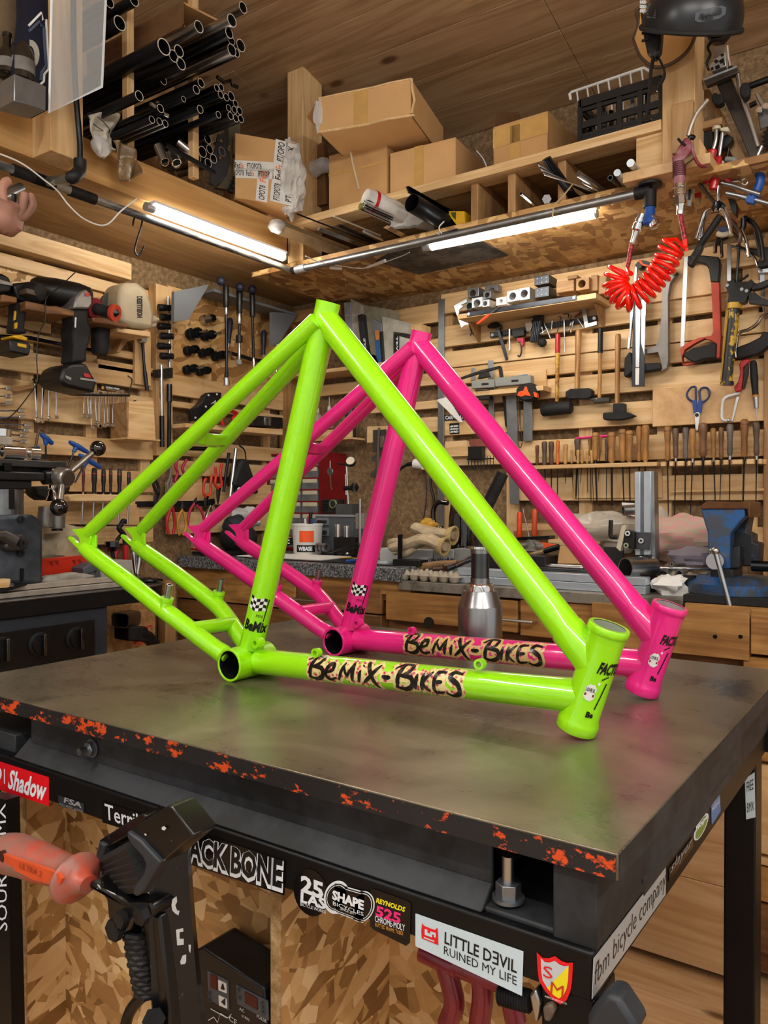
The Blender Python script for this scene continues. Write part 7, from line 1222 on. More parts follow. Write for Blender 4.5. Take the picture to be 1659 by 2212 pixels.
# aluminium rails lying along the bench
for (p0,p1,p2),lab,y in ((((355,545),(362,660),(1720,730)),'long aluminium profile lying at the front of the workbench',-.66),):
    a_,b_=at(*H3([p1])[0],y=y),at(*H3([p2])[0],y=y); zt=at(*H3([p0])[0],y=y).z; t=thing('aluminium_profile',a_,lab,'profile','aluminium profiles')
    zb_=BZ+.001; hgt=.045; part(t,'lower_rail',MB().span((a_.x,y-.0,zb_),(b_.x+.1,y+.045,zb_+hgt*.48)),AL,bev=.001); part(t,'upper_rail',MB().span((a_.x,y+.003,zb_+hgt*.52),(b_.x+.1,y+.045,zb_+hgt)),AL,bev=.001); part(t,'groove',MB().span((a_.x,y+.006,zb_+hgt*.48),(b_.x+.1,y+.04,zb_+hgt*.52)),DSTEEL)
a_=at(*H3([(640,415)])[0],y=-.50); one('black_box_section',MB().span((a_.x,-.55,BZ+.001),(a_.x+.22,-.45,BZ+.085)),mat('#1a1b1f',.4),'black box section behind the aluminium profile','box section',bev=.002)
for p0,p1,r_,m_,lab,y in (((1050,505),(1500,530),.010,STEEL,'upper steel tube lying behind the aluminium profile',-.52),((1080,545),(1560,575),.012,DSTEEL,'lower dark tube lying behind the aluminium profile',-.57),((1020,440),(1270,455),.014,mat('#a59c86',.5),'pale bar lying under the orange rag',-.42)): one('steel_tube',MB().cyl(at(*H3([p0])[0],y=y),at(*H3([p1])[0],y=y),r_),m_,lab,'tube','tubes on the workbench')
t=one('cardboard_piece',MB().prism([at(*H3([p])[0],y=-.50) for p in ((1285,330),(1400,335),(1475,490),(1262,485))],(0,.02,0)),CARD,'torn piece of brown cardboard leaning on the bench','cardboard'); 
t=bth('torch_tool',*H3([(1100,400)])[0],-.45,'messy welding torch with orange cover on the bench','torch'); part(t,'cover',MB().prism([at(*H3([p])[0],y=-.46) for p in ((1105,300),(1240,325),(1220,350),(1100,370))],(0,.03,0)),ORANGE); part(t,'nozzle',MB().cyl(at(*H3([(1145,375)])[0],y=-.48),at(*H3([(1275,335)])[0],y=-.48),.009),DSTEEL); part(t,'brass_coil',MB().tube([at(*H3([p])[0],y=-.48) for p in ((980,410),(1060,405),(1145,380))],[.008,.011,.009],10),mat('#8d7a58',.4,.5,var=.2)); part(t,'crumpled_body',crumple(at(*H3([(1020,370)])[0],y=-.46),(.045,.03,.03),21,.5),mat('#6d6a64',.4,.4,var=.25))
one('bench_ledge',MB().prism([at(*H3([p])[0],y=-.30) for p in ((1180,270),(1640,285),(1640,310),(1180,300))],(0,.12,0)),PINE['x'],'wooden ledge under the plastic bag on the right bench','ledge')
PB=mat('#cfc8bc',.2,var=.1,sc=14,bump=.4,alpha=.75,key='pb')
one('plastic_bag',crumple(BP((60,370),-.24),(.13,.07,.06),31,.45,n=26,m=18),PB,'large crumpled clear plastic bag behind the pink top tube','bag'); one('plastic_bag',crumple(BP((330,380),-.26),(.07,.06,.06),32,.5),PB,'crumpled plastic behind the upright aluminium profile','bag')
t=bth('tissue_roll',*H4([(180,260)])[0],-.3,'steel tube end in white paper left of the upright profile','tube'); part(t,'paper',MB().prism([BP(p,-.28) for p in ((158,215),(225,218),(228,290),(165,280))],(0,.02,0)),WHITE); a_=BP((165,258),-.40); part(t,'tube',MB().pipe(a_,a_+V((.05,.04,.004)),.016,.011),GALV)
PKR=NT('pink_rag'); vv=PKR.coord(False); PKR.set(Base_Color=PKR.ramp(PKR.noise(PKR.n('Mapping',i_Vector=vv,i_Scale=(20,20,70)).outputs[0],2,3),[(.45,'#b9ab97'),(.6,'#d89a98')]),Roughness=.9); one('pink_rag',crumple(BP((490,420),-.33),(.15,.08,.075),33,.32,n=30,m=20),PKR.m,'large pink and beige striped rag left of the vise','rag'); one('grey_rag',crumple(BP((545,515),-.45),(.07,.05,.03),34,.5),mat('#857f8c',.8,var=.15),'grey rag in front of the pink striped rag','rag')
one('white_tissue',crumple(BP((420,660),-.62),(.045,.03,.03),35,.7),WHITE,'crumpled white tissue in front of the vise','tissue')
for p0,p1,r_,lab in (((385,605),(425,570),.017,'bright short tube lying right of the upright profile'),((470,600),(540,590),.0125,'short thick walled tube near the vise'),((350,570),(640,575),.006,'thin rod behind the short tubes'),((430,550),(500,555),.005,'white rod end near the grey rag')): a_,b_=BP(p0,-.56),BP(p1,-.50); one('tube_piece',MB().pipe(a_,b_,r_,r_*.6),STEEL,lab,'tube','tube pieces near the vise')
one('egg_tray',MB().grid(lambda u,v:BP((500,640),-.55)+V((-.05+.11*u,.02*v*3,.012+.012*abs(math.sin(u*9)*math.sin(v*6)))),24,14),EM_,'scrap of egg tray behind the white tissue','egg tray',solid=.002); one('hex_nut',MB().hexnut(BP((525,640),-.6),BP((525,610),-.6),.018),IRON,'large black hex nut in front of the vise','nut')
# upright jig
yj=-.56; jt=bth('frame_jig',*H4([(270,700)])[0],yj,'upright aluminium profile jig with black plates on the bench','jig'); J=lambda a,y=yj:BP(a,y)
def jp(n,pts_,y0,y1,m_,**k): return part(jt,n,MB().prism([J(p,y0) for p in pts_],(0,y1-y0,0)),m_,**k)
a_,b_=J((228,45)),J((316,710)); jp('column',[(228,48),(258,46),(258,500),(230,500)],yj,yj+.04,AL,bev=.001); jp('column',[(278,46),(315,44),(313,498),(278,500)],yj,yj+.04,AL,bev=.001); jp('column_core',[(255,50),(282,50),(282,500),(255,500)],yj+.012,yj+.035,ALUD); jp('side_rail',[(318,46),(333,46),(342,612),(322,612)],yj+.01,yj+.05,GALV)
jp('mid_plate',[(225,375),(312,378),(308,472),(225,468)],yj-.012,yj,mat('#4b4d52',.4,.4),bev=.001); jp('base_plate',[(228,500),(316,500),(314,695),(300,710),(228,708),(180,690),(178,610),(228,560)],yj-.014,yj,BLACK,bev=.002); jp('foot',[(318,618),(342,615),(340,705),(312,708)],yj-.01,yj+.05,BLACK); jp('clamp_block',[(175,362),(226,376),(226,470),(165,455)],yj-.03,yj,BLACK,bev=.001); jp('white_stop',[(158,340),(182,336),(150,480),(128,460)],yj-.035,yj-.01,CREAM,bev=.001)
for p in ((266,422),(266,520),(266,597),(266,664),(193,382),(185,447)): c=J(p,yj-.014-(.018 if p[0]<200 else 0)); part(jt,'socket_screw',MB().pipe(c+V((0,-.006,0)),c,.0075,.0035,14),CHROME)
c=J((178,572),yj-.07); part(jt,'tube_sample',MB().pipe(c,c+V((.05,.08,.0)),.030,.0265,28),STEEL); part(jt,'clamp_lever',MB().tube(bez([J(p,yj-.045) for p in ((100,310),(98,360),(100,400),(135,405))],4),.006,10),BLACK)
one('black_sheet',MB().prism([J(p,-.42) for p in ((60,455),(165,460),(165,590),(60,570))],(0,.01,0)),mat('#201f20',.5),'black panel behind the aluminium jig','panel')
# vise
VB=worn('vise_paint','#4a525c','#2d5f9a',16,.52,.6,.42,.45); VD=worn('vise_dark','#26282c','#3f5f86',8,.58,.7,.5,.4)
yv=-.62; vz=thing('bench_vise',at(1560,1275,y=-.5),'worn blue bench vise at the right end of the workbench','vise'); U=lambda a,y=yv:BP(a,y)
def vp(n,pts_,y0,y1,m_,b=.003): return part(vz,n,MB().prism([U(p,y0) for p in pts_],(0,y1-y0,0)),m_,bev=b)
vp('front_jaw',[(588,248),(825,245),(830,290),(800,320),(748,380),(745,575),(660,578),(628,560),(625,380),(600,300)],yv,yv+.05,VB); vp('jaw_cover',[(583,236),(620,208),(855,212),(858,285),(845,300),(838,250),(590,250)],yv-.006,yv+.14,mat('#6b4424',.35,.4,var=.2),.002); vp('rear_jaw',[(820,300),(850,285),(835,375),(870,390),(870,430),(905,440),(900,530),(870,560),(745,560),(750,400)],yv+.075,yv+.15,VD)
vp('slide',[(745,455),(800,450),(800,570),(750,575)],yv+.02,yv+.16,VD); vp('body',[(640,575),(760,578),(762,635),(640,622)],yv-.005,yv+.12,VD); c=U((760,640),yv+.06); part(vz,'swivel_base',MB().lathe(V((c.x,c.y,BZ+.012)),V((c.x,c.y,BZ+.055)),[(0,.115),(.6,.115),(.75,.1),(1,.085)],40),VB); part(vz,'lock_lug',MB().cyl(V((c.x-.12,c.y-.03,BZ+.012)),V((c.x-.12,c.y-.03,BZ+.035)),.02),VB); c2=U((910,560),yv+.05); part(vz,'clamp_bolt',MB().cyl(c2+V((-.02,0,0)),c2+V((.03,0,0)),.014),DSTEEL)
s0,s1=U((685,532),yv+.02),U((663,533),yv-.06); part(vz,'screw_boss',MB().cyl(s0,s1,.021,n=24),STEEL); part(vz,'screw_head',MB().ell(U((655,480),yv-.05),(.012,.012,.009)),STEEL); h0,h1=at(1545,1190,y=yv-.065),at(1596,1383,y=yv-.075); part(vz,'handle',MB().cyl(h0,h1,.0062),STEEL); part(vz,'handle_ball',MB().ell(h1,.0095),STEEL); part(vz,'handle_ball',MB().ell(h0,.0105),STEEL)
one('vise_board',MB().span((at(1478,1290,y=-.68).x,-.69,BZ-.006),(2.35,-.35,BZ+.011)),RUBBER,'black rubber plate under the blue vise','plate')
# turned steel fixture standing on the welding table
FX=at(1037,1372,z=TZ); base=V((FX.x,TY1-.08,TZ)); 
q=at(1037,1230,y=base.y); 
fx=thing('steel_mandrel',base,'turned steel mandrel with long dark rod standing behind the frames','mandrel'); zz=lambda py:at(1037,py,y=base.y).z; xx=lambda px,py=1300:(at(px,py,y=base.y)-at(1037,py,y=base.y)).length; bx_=at(1037,1300,y=base.y); B=lambda py:V((bx_.x,base.y,zz(py)))
b0=V((bx_.x,base.y,TZ)); R_=lambda k:xx(1037+k); zb_=B(1276); tm=(zz(1308)-TZ)/(zb_.z-TZ); MS=mat('#9d9ea1',.27,1,var=.04,sc=8); MD=mat('#5d5f63',.28,1,var=.1,sc=20)
part(fx,'body',MB().lathe(b0,zb_,[(0,R_(43)),(tm-.01,R_(43)),(tm,R_(42.5)),(1,R_(33))],40),MS); part(fx,'collar',MB().lathe(zb_,B(1260),[(0,R_(27)),(.7,R_(27)),(1,R_(24))],32),CHROME); part(fx,'ring',MB().lathe(B(1260),B(1248),[(0,R_(18.5)),(1,R_(18.5))],32),MS); part(fx,'shaft',MB().lathe(B(1248),B(1195),[(0,R_(17.5)),(1,R_(17.5))],32),MD); part(fx,'ring',MB().cyl(B(1195),B(1185),R_(18.5),n=32),MS); part(fx,'flange',MB().cyl(B(1185),B(1180),R_(25),n=32),CHROME); part(fx,'spindle',MB().cyl(B(1180),B(1100),.012,n=20),IRON)
e0,e1=B(1120),at(1086,1022,y=base.y-.02); one('rod_tube',MB().pipe(at(1040,1120,y=base.y-.03),e1,.0125,.009,20),IRON,'dark tube leaning up to the right behind the lime green top tube','tube')
# ================= LATHE CABINET AND MILLING TABLE AT THE LEFT =================
XL=.50
def LX(x): return Pl((x,0,0),(1,0,0))
ll=lambda p,x=XL:at(*D1([p])[0],x=x)
t0=ll((0,1140)); t1=ll((1180,1010)); zt=(t0.z+t1.z)/2; ye=at(232,1300,x=XL).y
lc=thing('machine_cabinet',(.28,ye-.6,0),'dark blue grey machine cabinet with black knob panel at the left','cabinet')
NAVY=mat('#2b323c',.45,var=.06); part(lc,'body',MB().span((.06,ye-1.6,.03),(XL,ye,zt-.046)),NAVY,bev=.004)
pz0,pz1=ll((800,1700)).z,ll((1000,1345)).z; pya=at(205,1380,x=XL+.004).y; part(lc,'knob_panel',MB().span((XL,ye-1.3,pz0-.02),(XL+.004,pya,pz1)),mat('#0d0e10',.35,var=.1),bev=.001)
for x,y in ((20,1665),(435,1612),(848,1545)):
    c=ll((x,y),XL+.004); k=part(lc,'knob',MB().lathe(c,c+V((.018,0,0)),[(0,.032),(.3,.032),(.4,.026),(1,.025)],24),BLACK); o=mesh_obj('grip_bar',MB().box(c+V((.024,0,0)),(.02,.009,.058)),GLOSSB,wloc(lc),bev=.002); o.parent=k
# tray with rounded corner
yr=at(330,1262,x=XL-.1).y
tray=thing('machine_tray',(.28,ye-.5,zt),'black sheet metal machine tray with rounded end on the navy cabinet','tray'); m=MB(); P_=[(XL+.012,ye-1.6)]+[(XL+.012-.10+.10*math.cos(a),yr-.10+.10*math.sin(a)) for a in [i*math.pi/16 for i in range(9)]]+[(.06,yr),(.06,ye-1.6)]
m.prism([V((x,y,zt-.045)) for x,y in P_],(0,0,.045)); part(tray,'pan',m,mat('#17181a',.35,.3,var=.1)); part(tray,'rim',MB().tube([V((x,y,zt)) for x,y in P_[:-2]],.004,8),mat('#6d6f70',.3,.8)); 
lipc=at(310,1248,x=XL-.12); part(tray,'spout',MB().ell(V((lipc.x,lipc.y,zt+.004)),(.05,.035,.012)),DSTEEL)
# things on the tray
ZT2=zt+.001; D=lambda p,x:at(*D1([p])[0],x=x)
t=thing('aluminium_profile',D((700,1000),.46),'pale aluminium profile lying on the machine tray','profile'); 
for i in (0,1): part(t,'rail',MB().span((.42+.0*i,ye-1.5,ZT2+.016*i),(.46-.015*i,D((1500,960),.46).y,ZT2+.014+.016*i)),mat('#b9b1a6',.4,.4),bev=.001)
one('wooden_end',MB().span((.41,D((-100,1000),.45).y,ZT2+.030),(.47,D((70,1000),.45).y,ZT2+.052)),PINE['y'],'pale wood block end at the left edge of the tray','wooden block'); t=thing('black_clip',D((150,980),.46),'black clip lying on the aluminium profile','clip'); part(t,'plate',MB().prism([D(p,.47) for p in ((25,1000),(130,965),(305,940),(300,955),(60,1030),(30,1030))],(-.03,0,0)),BLACK); c=D((130,965),.472); part(t,'screw',MB().cyl(c,c+V((.002,0,.006)),.006),STEEL)
bxr=thing('red_crate',D((750,900),.30),'bright red plastic storage bin on the machine tray','bin'); m=MB(); REDB=mat('#c32a12',.35,var=.06); m.prism([D(p,.33) for p in ((440,700),(1000,640),(1020,690),(950,925),(470,930))],(-.006,0,0)); m.prism([D(p,.33) for p in ((440,700),(1000,640),(1010,615),(430,665))],(-.02,0,0)); m.span((.14,D((440,900),.33).y,ZT2),(.33,D((950,900),.33).y,ZT2+.004)); part(bxr,'shell',m,REDB,bev=.001); 
for k,x in enumerate((590,655,845,905)): part(bxr,'rib',MB().prism([D(p,.332) for p in ((x-40,690-8*k),(x,682-8*k),(x+4,735-8*k),(x-2,735-8*k))],(-.003,0,0)),mat('#8a1c0c',.4))
one('cream_rag',crumple(D((600,500),.22),(.09,.085,.075),41,.4,n=26,m=18),mat('#bcae94',.85,var=.14,sc=12),'cream rag heaped behind the red bin','rag'); one('grey_glove',crumple(D((720,900),.40),(.03,.08,.022),42,.4),mat('#9a978f',.8,var=.15),'grey work rag in front of the red bin','rag')
t=thing('steel_block',D((1050,900),.38),'grey steel block with triangular recess on the tray','block'); q=[D(p,.39) for p in ((930,765),(1060,700),(1145,760),(1160,930),(955,930))]; part(t,'body',MB().prism(q,(-.06,0,0)),mat('#5a606a',.45,.4,var=.08),bev=.002); part(t,'recess',MB().tube([D(p,.392) for p in ((985,830),(1075,790),(1050,890))],.0025,6,closed=True),mat('#2a2e34',.5))
t=thing('grey_box',D((1330,900),.39),'light grey box with black star knob on the tray','box'); part(t,'body',MB().prism([D(p,.40) for p in ((1140,770),(1170,690),(1480,672),(1520,925),(1160,938))],(-.10,0,0)),mat('#a39f98',.4,var=.03),bev=.002); part(t,'seam',MB().tube([D(p,.402) for p in ((1190,850),(1470,845),(1470,790))],.001,5),mat('#5f5c58')); a_,b_=D((1270,660),.36),D((1255,560),.36); part(t,'stem',MB().cyl(a_,b_,.006),DSTEEL); part(t,'star_knob',MB().lathe(b_-V((0,0,.004)),b_+V((0,0,.028)),[(0,.014),(.4,.016),(.45,.022),(.95,.022),(1,.018)],9),GLOSSB)
t=thing('spanner',D((1600,905),.3),'grey spanner end lying at the end of the tray','wrench'); part(t,'shank',MB().tube([at(292,1253,x=.4),at(318,1251,x=.38),at(345,1253,x=.36)],[.008,.011,.013],10,sq=.5),DSTEEL)
# milling machine: column, table, handles
XM=.42; bl=lambda p,x=XM:at(*B4([p])[0],x=x)
ml=thing('milling_machine',bl((300,1700),.35),'grey drilling and milling machine with ball levers at the left edge','machine')
HSG=worn('machine_grey','#343b44','#565f6b',7,.45,.7,.45,.35); part(ml,'housing',MB().prism([D(p,.44) for p in ((-100,175),(260,160),(380,165),(440,200),(490,290),(492,945),(-100,945))],(-.2,0,0)),HSG,bev=.012)
part(ml,'column',MB().cyl(V((bl((120,1900),.40).x-.04,bl((120,1900),.4).y,D((100,170),.4).z-.01)),V((bl((120,1660),.40).x-.04,bl((120,1900),.4).y,bl((120,1600),.4).z)),.058,n=32),mat('#84888c',.25,.9,var=.12)); part(ml,'column_guide',MB().span(bl((130,1915),.42)+V((-.03,0,0)),bl((200,1640),.42)),DSTEEL)
part(ml,'knuckle',MB().prism([D(p,.47) for p in ((110,420),(150,385),(270,380),(335,460),(320,545),(240,570),(100,580),(50,530)) ],(-.05,0,0)),mat('#4a4644',.4,.6,var=.15),bev=.006); part(ml,'knuckle_arm',MB().tube([D(p,.46) for p in ((-90,400),(30,395),(150,470))],[.012,.016,.022],14),mat('#4a4644',.4,.6)); 
for x,y in ((245,485),(230,215),(230,595)): c=D((x,y),.475 if y==485 else .444); part(ml,'socket_screw',MB().pipe(c,c+V((.005,0,0)),.010,.0045,14),IRON)
part(ml,'slot',MB().prism([D(p,.442) for p in ((225,765),(262,765),(255,910),(225,915))],(.003,0,0)),DSTEEL)
part(ml,'table_plate',MB().span((.24,bl((-500,1260)).y,bl((450,1275)).z-.012),(XM,bl((920,1265)).y,bl((450,1240)).z)),mat('#4b4c4e',.35,.7,var=.1),bev=.002); zt3=bl((450,1240)).z
part(ml,'table_base',MB().span((.28,bl((-500,1400)).y,bl((300,1390)).z),(XM-.03,bl((800,1400)).y,bl((300,1290)).z)),mat('#141416',.35,.3)); part(ml,'table_rail',MB().span((.26,bl((-500,1400)).y,bl((300,1520)).z),(XM+.01,bl((600,1400)).y,bl((300,1400)).z)),mat('#2a2a2c',.35,.5,var=.15),bev=.004); part(ml,'saddle',MB().span((.28,bl((-500,1400)).y,bl((300,1640)).z),(XM,bl((440,1400)).y,bl((300,1520)).z)),mat('#0f0f11',.4),bev=.003); part(ml,'lead_screw',MB().cyl(bl((600,1480)),bl((820,1470)),.02),mat('#2d2d30',.35,.6)); part(ml,'stop_block',MB().span(bl((60,1380),XM+.01)+V((-.03,0,0)),bl((165,1280),XM+.01)),DSTEEL)
h0,h1=bl((800,1460),XM+.02),bl((940,1485),XM+.06); part(ml,'hub',MB().lathe(h0,h1,[(0,.024),(.1,.027),(.9,.027),(1,.024)],28),mat('#a8a39c',.3,.8)); part(ml,'hub_cap',MB().cyl(h1-(h1-h0).normalized()*.001,h1+(h1-h0).normalized()*.004,.020,n=24),mat('#5a4f46',.4,.6)); 
for a_,b_,r_ in (((960,1410),(1350,1075),.0225),((860,1550),(815,1890),.0245)): p_,q_=bl(a_,XM+.05),bl(b_,XM+.07); part(ml,'lever_arm',MB().cyl(p_,q_,.0085),mat('#9a948c',.3,.8)); part(ml,'ball_knob',MB().ell(q_,r_,n=24,m=16),GLOSSB)
c=bl((720,1660),.35); part(ml,'spring_rod',MB().lathe(c+V((0,0,.03)),c-V((0,0,.03)),[(0,.005),(.2,.008),(.25,.012),(.35,.012),(.4,.006),(.6,.012),(.7,.012),(1,.02)],14),CHROME)
t=thing('drill_chuck',D((600,200),.36),'grey metal stand head hanging behind the lower ball knob','drill head'); 
for a_,b_ in (((520,80),(500,300)),((650,100),(640,315))): part(t,'leg',MB().cyl(D(a_,.33),D(b_,.33),.022),mat('#85827c',.35,.6,var=.2))
part(t,'foot',MB().cyl(D((640,320),.33),D((640,345),.33),.016),BLACK)
sb=bl((700,1700),.22); t=thing('blue_badge_case',sb,'black round case with blue and white badge behind the milling machine','case'); part(t,'case',MB().prism([bl(p,.24) for p in ((470,1600),(1000,1580),(960,1690),(800,1790),(600,1790),(490,1720))],(-.06,0,0)),RUBBER,bev=.01); part(t,'blue_badge',MB().prism([bl(p,.241) for p in ((690,1600),(715,1560),(760,1645),(700,1650))],(.001,0,0)),BLUE); m=MB(); txt(m,'park',bl((655,1645),.2425),bl((735,1632),.2425),bl((665,1612),.2425),(1,0,0),bold=.04); part(t,'lettering',m,INKW,smooth=False)
# on the milling table
for a_,b_,lab in (((30,1170),(310,1175),'longest shiny cylinder lying on the drilling table'),((405,1175),(520,1180),'short shiny cylinder beside the blue handle')): p_,q_=bl(a_,.38),bl(b_,.38); p_.z=q_.z=zt3+.0205; one('steel_cylinder',MB().pipe(p_,q_,.0195,.012,24),CHROME,lab,'cylinder','cylinders on the drilling table')
t=thing('steel_fixture',bl((90,1010),.33),'square steel fixture with round boss above the cylinders at the left edge','fixture'); part(t,'block',MB().span(bl((-60,1020),.33)+V((-.06,0,0)),bl((180,920),.33)),mat('#b5b0a4',.35,.5),bev=.002); part(t,'boss',MB().cyl(bl((30,915),.30),bl((35,815),.30),.024),CHROME); part(t,'dark_arc',MB().prism([bl(p,.30) for p in ((70,830),(120,820),(160,860),(178,890),(85,890))],(-.02,0,0)),BLUED)
# chipboard panel with lamp hood and black tool below the bench end
t=thing('chipboard_panel',(.2,-.75,.6),'bare chipboard sheet with black lamp hood beside the machine cabinet','board'); part(t,'sheet',MB().span((.10,at(226,1350,x=.12).y,.1),(.12,at(335,1350,x=.12).y,at(280,1262,x=.12).z)),speck('chipboard_light',['#8a6238','#a97f4e','#c09a68'],60,.8,.2))
hd=[D(p,.30) for p in ((1245,1290),(1270,1262),(1420,1275),(1445,1310),(1440,1400),(1420,1440),(1290,1430),(1250,1400))]; bk=[D(p,.14) for p in ((1410,1240),(1440,1228),(1560,1240),(1580,1270),(1575,1370),(1560,1400),(1440,1390),(1412,1370))]
m=MB(); inn=[p.lerp(sum(hd,V())/8,.12) for p in hd]; inb=[p.lerp(sum(bk,V())/8,.3) for p in bk]; m.rings([inb,inn,hd,bk],loop=True); m.f.append(list(range(24+0,24+8))); part(t,'lamp_hood',m,mat('#3a342c',.4,.2),bev=.002); m=MB(); m.poly(inb); part(t,'hood_bottom',m,BLACK)
b=thing('black_machine_tool',D((1550,1520),.24),'black power tool with red switch on the floor side of the chipboard sheet','power tool'); part(b,'body',MB().prism([D(p,.26) for p in ((1440,1430),(1540,1415),(1659,1420),(1700,1600),(1560,1590),(1440,1580))],(-.08,0,0)),RUBBER,bev=.006); part(b,'neck',MB().tube([D(p,.24) for p in ((1560,1500),(1659,1540),(1730,1620))],.022,14),BLACK); part(b,'red_switch',MB().prism([D(p,.27) for p in ((1520,1620),(1560,1590),(1600,1590),(1595,1620))],(-.02,0,0)),ORED); part(b,'red_lever',MB().prism([D(p,.27) for p in ((1640,1425),(1700,1400),(1715,1408),(1650,1440))],(-.01,0,0)),ORED)
t=thing('side_cabinet',(.04,-.62,.5),'brown wooden post of the bench end beside the drawers','post'); part(t,'post',MB().span((.02,at(345,1300,x=.03).y,.03),(.06,at(368,1300,x=.03).y,.9)),PINED['z'])
# ================= HANGING CLUSTER AT THE RIGHT =================
yc=-.50; YC=PY(yc)
def ycp(y): return PY(y)
bh=thing('hanging_batten',at(1515,330,y=-.45),'wooden batten on the right post carrying clamps','batten'); part(bh,'batten',MB().prism([at(*p,y=-.55) for p in E5([(430,1340),(470,1330),(575,1520),(575,1900),(440,1820)])],(0,.1,0)),PINE['z']); part(bh,'beam',MB().prism([at(*p,y=-.46) for p in E5([(470,640),(640,640),(1240,1780),(1060,1780)])],(0,.06,0)),PINED['z'])
def tb(p,n,pts_,r,m_,y=yc,K=E5,sm=4,**k): q=[at(*a,y=y) for a in K(pts_)]; return part(p,n,MB().tube(bez(q,sm) if sm and len(q)>2 else q,r,12,**k),m_)
def pr(p,n,pts_,m_,y=yc,th=.02,K=E5,b=.002): return part(p,n,MB().prism([at(*a,y=y) for a in K(pts_)],(0,th,0)),m_,bev=b)
# red handled screw clamps
cl=thing('screw_clamp',at(1530,300,y=yc),'left red handled black screw clamp hanging on the batten','clamp','red handled clamps'); pr(cl,'frame',[(460,1180),(640,1155),(780,1200),(800,1240),(690,1260),(690,1480),(600,1560),(560,1480),(470,1340)],BLACK,th=.04); tb(cl,'spindle',[(745,1240),(735,1400),(690,1560)],.0055,STEEL,y=yc-.02); part(cl,'pad',MB().cyl(*[at(*a,y=yc-.02) for a in E5([(745,1250),(745,1205)])],.011),CREAM); q=[at(*a,y=yc-.03) for a in E5([(685,1550),(610,2050)])]; part(cl,'handle',MB().lathe(q[0],q[1],[(0,.011),(.06,.0125),(.1,.0115),(.9,.0125),(.97,.012),(1,.008)],16),RED)
cl=thing('screw_clamp',at(1548,310,y=yc),'right red handled screw clamp with cream square pad','clamp','red handled clamps'); pr(cl,'frame',[(770,1400),(900,1300),(985,1360),(960,1420),(860,1520),(780,1500)],BLACK,th=.03); tb(cl,'spindle',[(835,1290),(820,1400),(785,1640)],.005,STEEL,y=yc-.02); pr(cl,'pad',[(800,1215),(910,1195),(935,1240),(910,1270),(800,1260)],CREAM,y=yc-.03); q=[at(*a,y=yc-.035) for a in E5([(785,1650),(690,2150)])]; part(cl,'handle',MB().lathe(q[0],q[1],[(0,.007),(.08,.0085),(.12,.0095),(.9,.0115),(.97,.011),(1,.007)],16),RED)
cl=thing('screw_clamp',at(1560,360,y=yc),'grey clamp with cream and red handle behind the red ones','clamp','red handled clamps'); tb(cl,'arm',[(880,1690),(1000,1700),(1010,1760),(985,1960)],.008,GREYP,y=yc+.02); q=[at(*a,y=yc-.01) for a in E5([(800,1740),(870,1930)])]; part(cl,'cream_handle',MB().cyl(q[0],q[1],.0095,.0115),CREAM); d=(q[1]-q[0]).normalized(); part(cl,'red_end',MB().lathe(q[1],q[1]+d*.026,[(0,.0125),(.8,.0125),(1,.009)],16),RED); tb(cl,'rod',[(985,1360),(930,1500),(900,1690)],.003,DSTEEL,y=yc+.02)
cc=thing('c_clamp',at(1620,400,y=yc),'big blue C clamp at the right edge with steel screw','clamp'); tb(cc,'frame',[(1010,1790),(1180,1810),(1340,1850),(1400,1960),(1380,2080),(1330,2200),(1290,2300)],[.012]*4+[.016]*16+[.02]*5,BLUE,sq=.7); tb(cc,'screw',[(820,2040),(1000,2080),(1200,2150),(1400,2210)],.0065,STEEL,y=yc-.02,sm=0); q=[at(*a,y=yc) for a in E6([(820,230),(1100,300)])]; tb(cc,'tommy_bar',[(920,80),(1040,75),(1090,130),(1140,90),(1110,40),(1060,55)],.0035,CHROME,K=E6); tb(cc,'spindle',[(840,240),(1100,300),(1300,350),(1440,390)],.007,STEEL,K=E6,y=yc-.01); pr(cc,'foot',[(1095,330),(1160,250),(1240,300),(1220,390),(1110,370)],BLUE,K=E6,y=yc-.02)
# spring and locking clamps below
def lock(lab,jaw,h1,h2,m_,y,r=.010):
    t=thing('locking_clamp',at(*E6([jaw[0]])[0],y=y),lab,'clamp','locking clamps'); tb(t,'body',jaw,.012,DSTEEL,y=y,K=E6,sq=.6); tb(t,'handle',h1,r,m_,y=y-.012,K=E6,sq=.55); tb(t,'handle',h2,r*.85,m_,y=y,K=E6,sq=.55); return t
lock('left chrome locking clamp with spread handles',[(700,380),(690,440),(640,480)],[(640,460),(540,520),(480,700),(430,880)],[(720,470),(600,500),(520,640),(470,940)],CHROME,-.56)
lock('middle chrome locking clamp right of the black lever',[(720,380),(790,430),(760,470)],[(760,470),(830,560),(880,700),(910,830)],[(820,450),(860,560),(900,700),(905,780)],CHROME,-.54)
lock('brown handled locking clamp in the middle of the cluster',[(800,580),(900,640),(960,700)],[(900,640),(1000,760),(1040,840),(1010,940)],[(860,700),(930,800),(1000,880),(1030,940)],mat('#5f4a3e',.3,.6),-.50)
lock('chrome locking clamp at the lower right of the cluster',[(1080,600),(1080,700),(1060,760)],[(1060,760),(1110,880),(1140,1020),(1160,1140)],[(1060,800),(1090,900),(1130,1000),(1140,1110)],CHROME,-.48,.008)
lock('black handled locking clamp at the right edge',[(1090,590),(1180,640),(1230,700)],[(1200,650),(1280,760),(1330,950),(1360,1200)],[(1250,800),(1290,950),(1320,1080),(1350,1200)],BLACK,-.46,.012)
lock('dark twisted clamp hanging lowest in the cluster',[(860,850),(760,900),(720,980)],[(720,860),(690,960),(680,1080)],[(780,860),(770,1000),(780,1140)],mat('#4a3b30',.35,.6),-.44,.009)
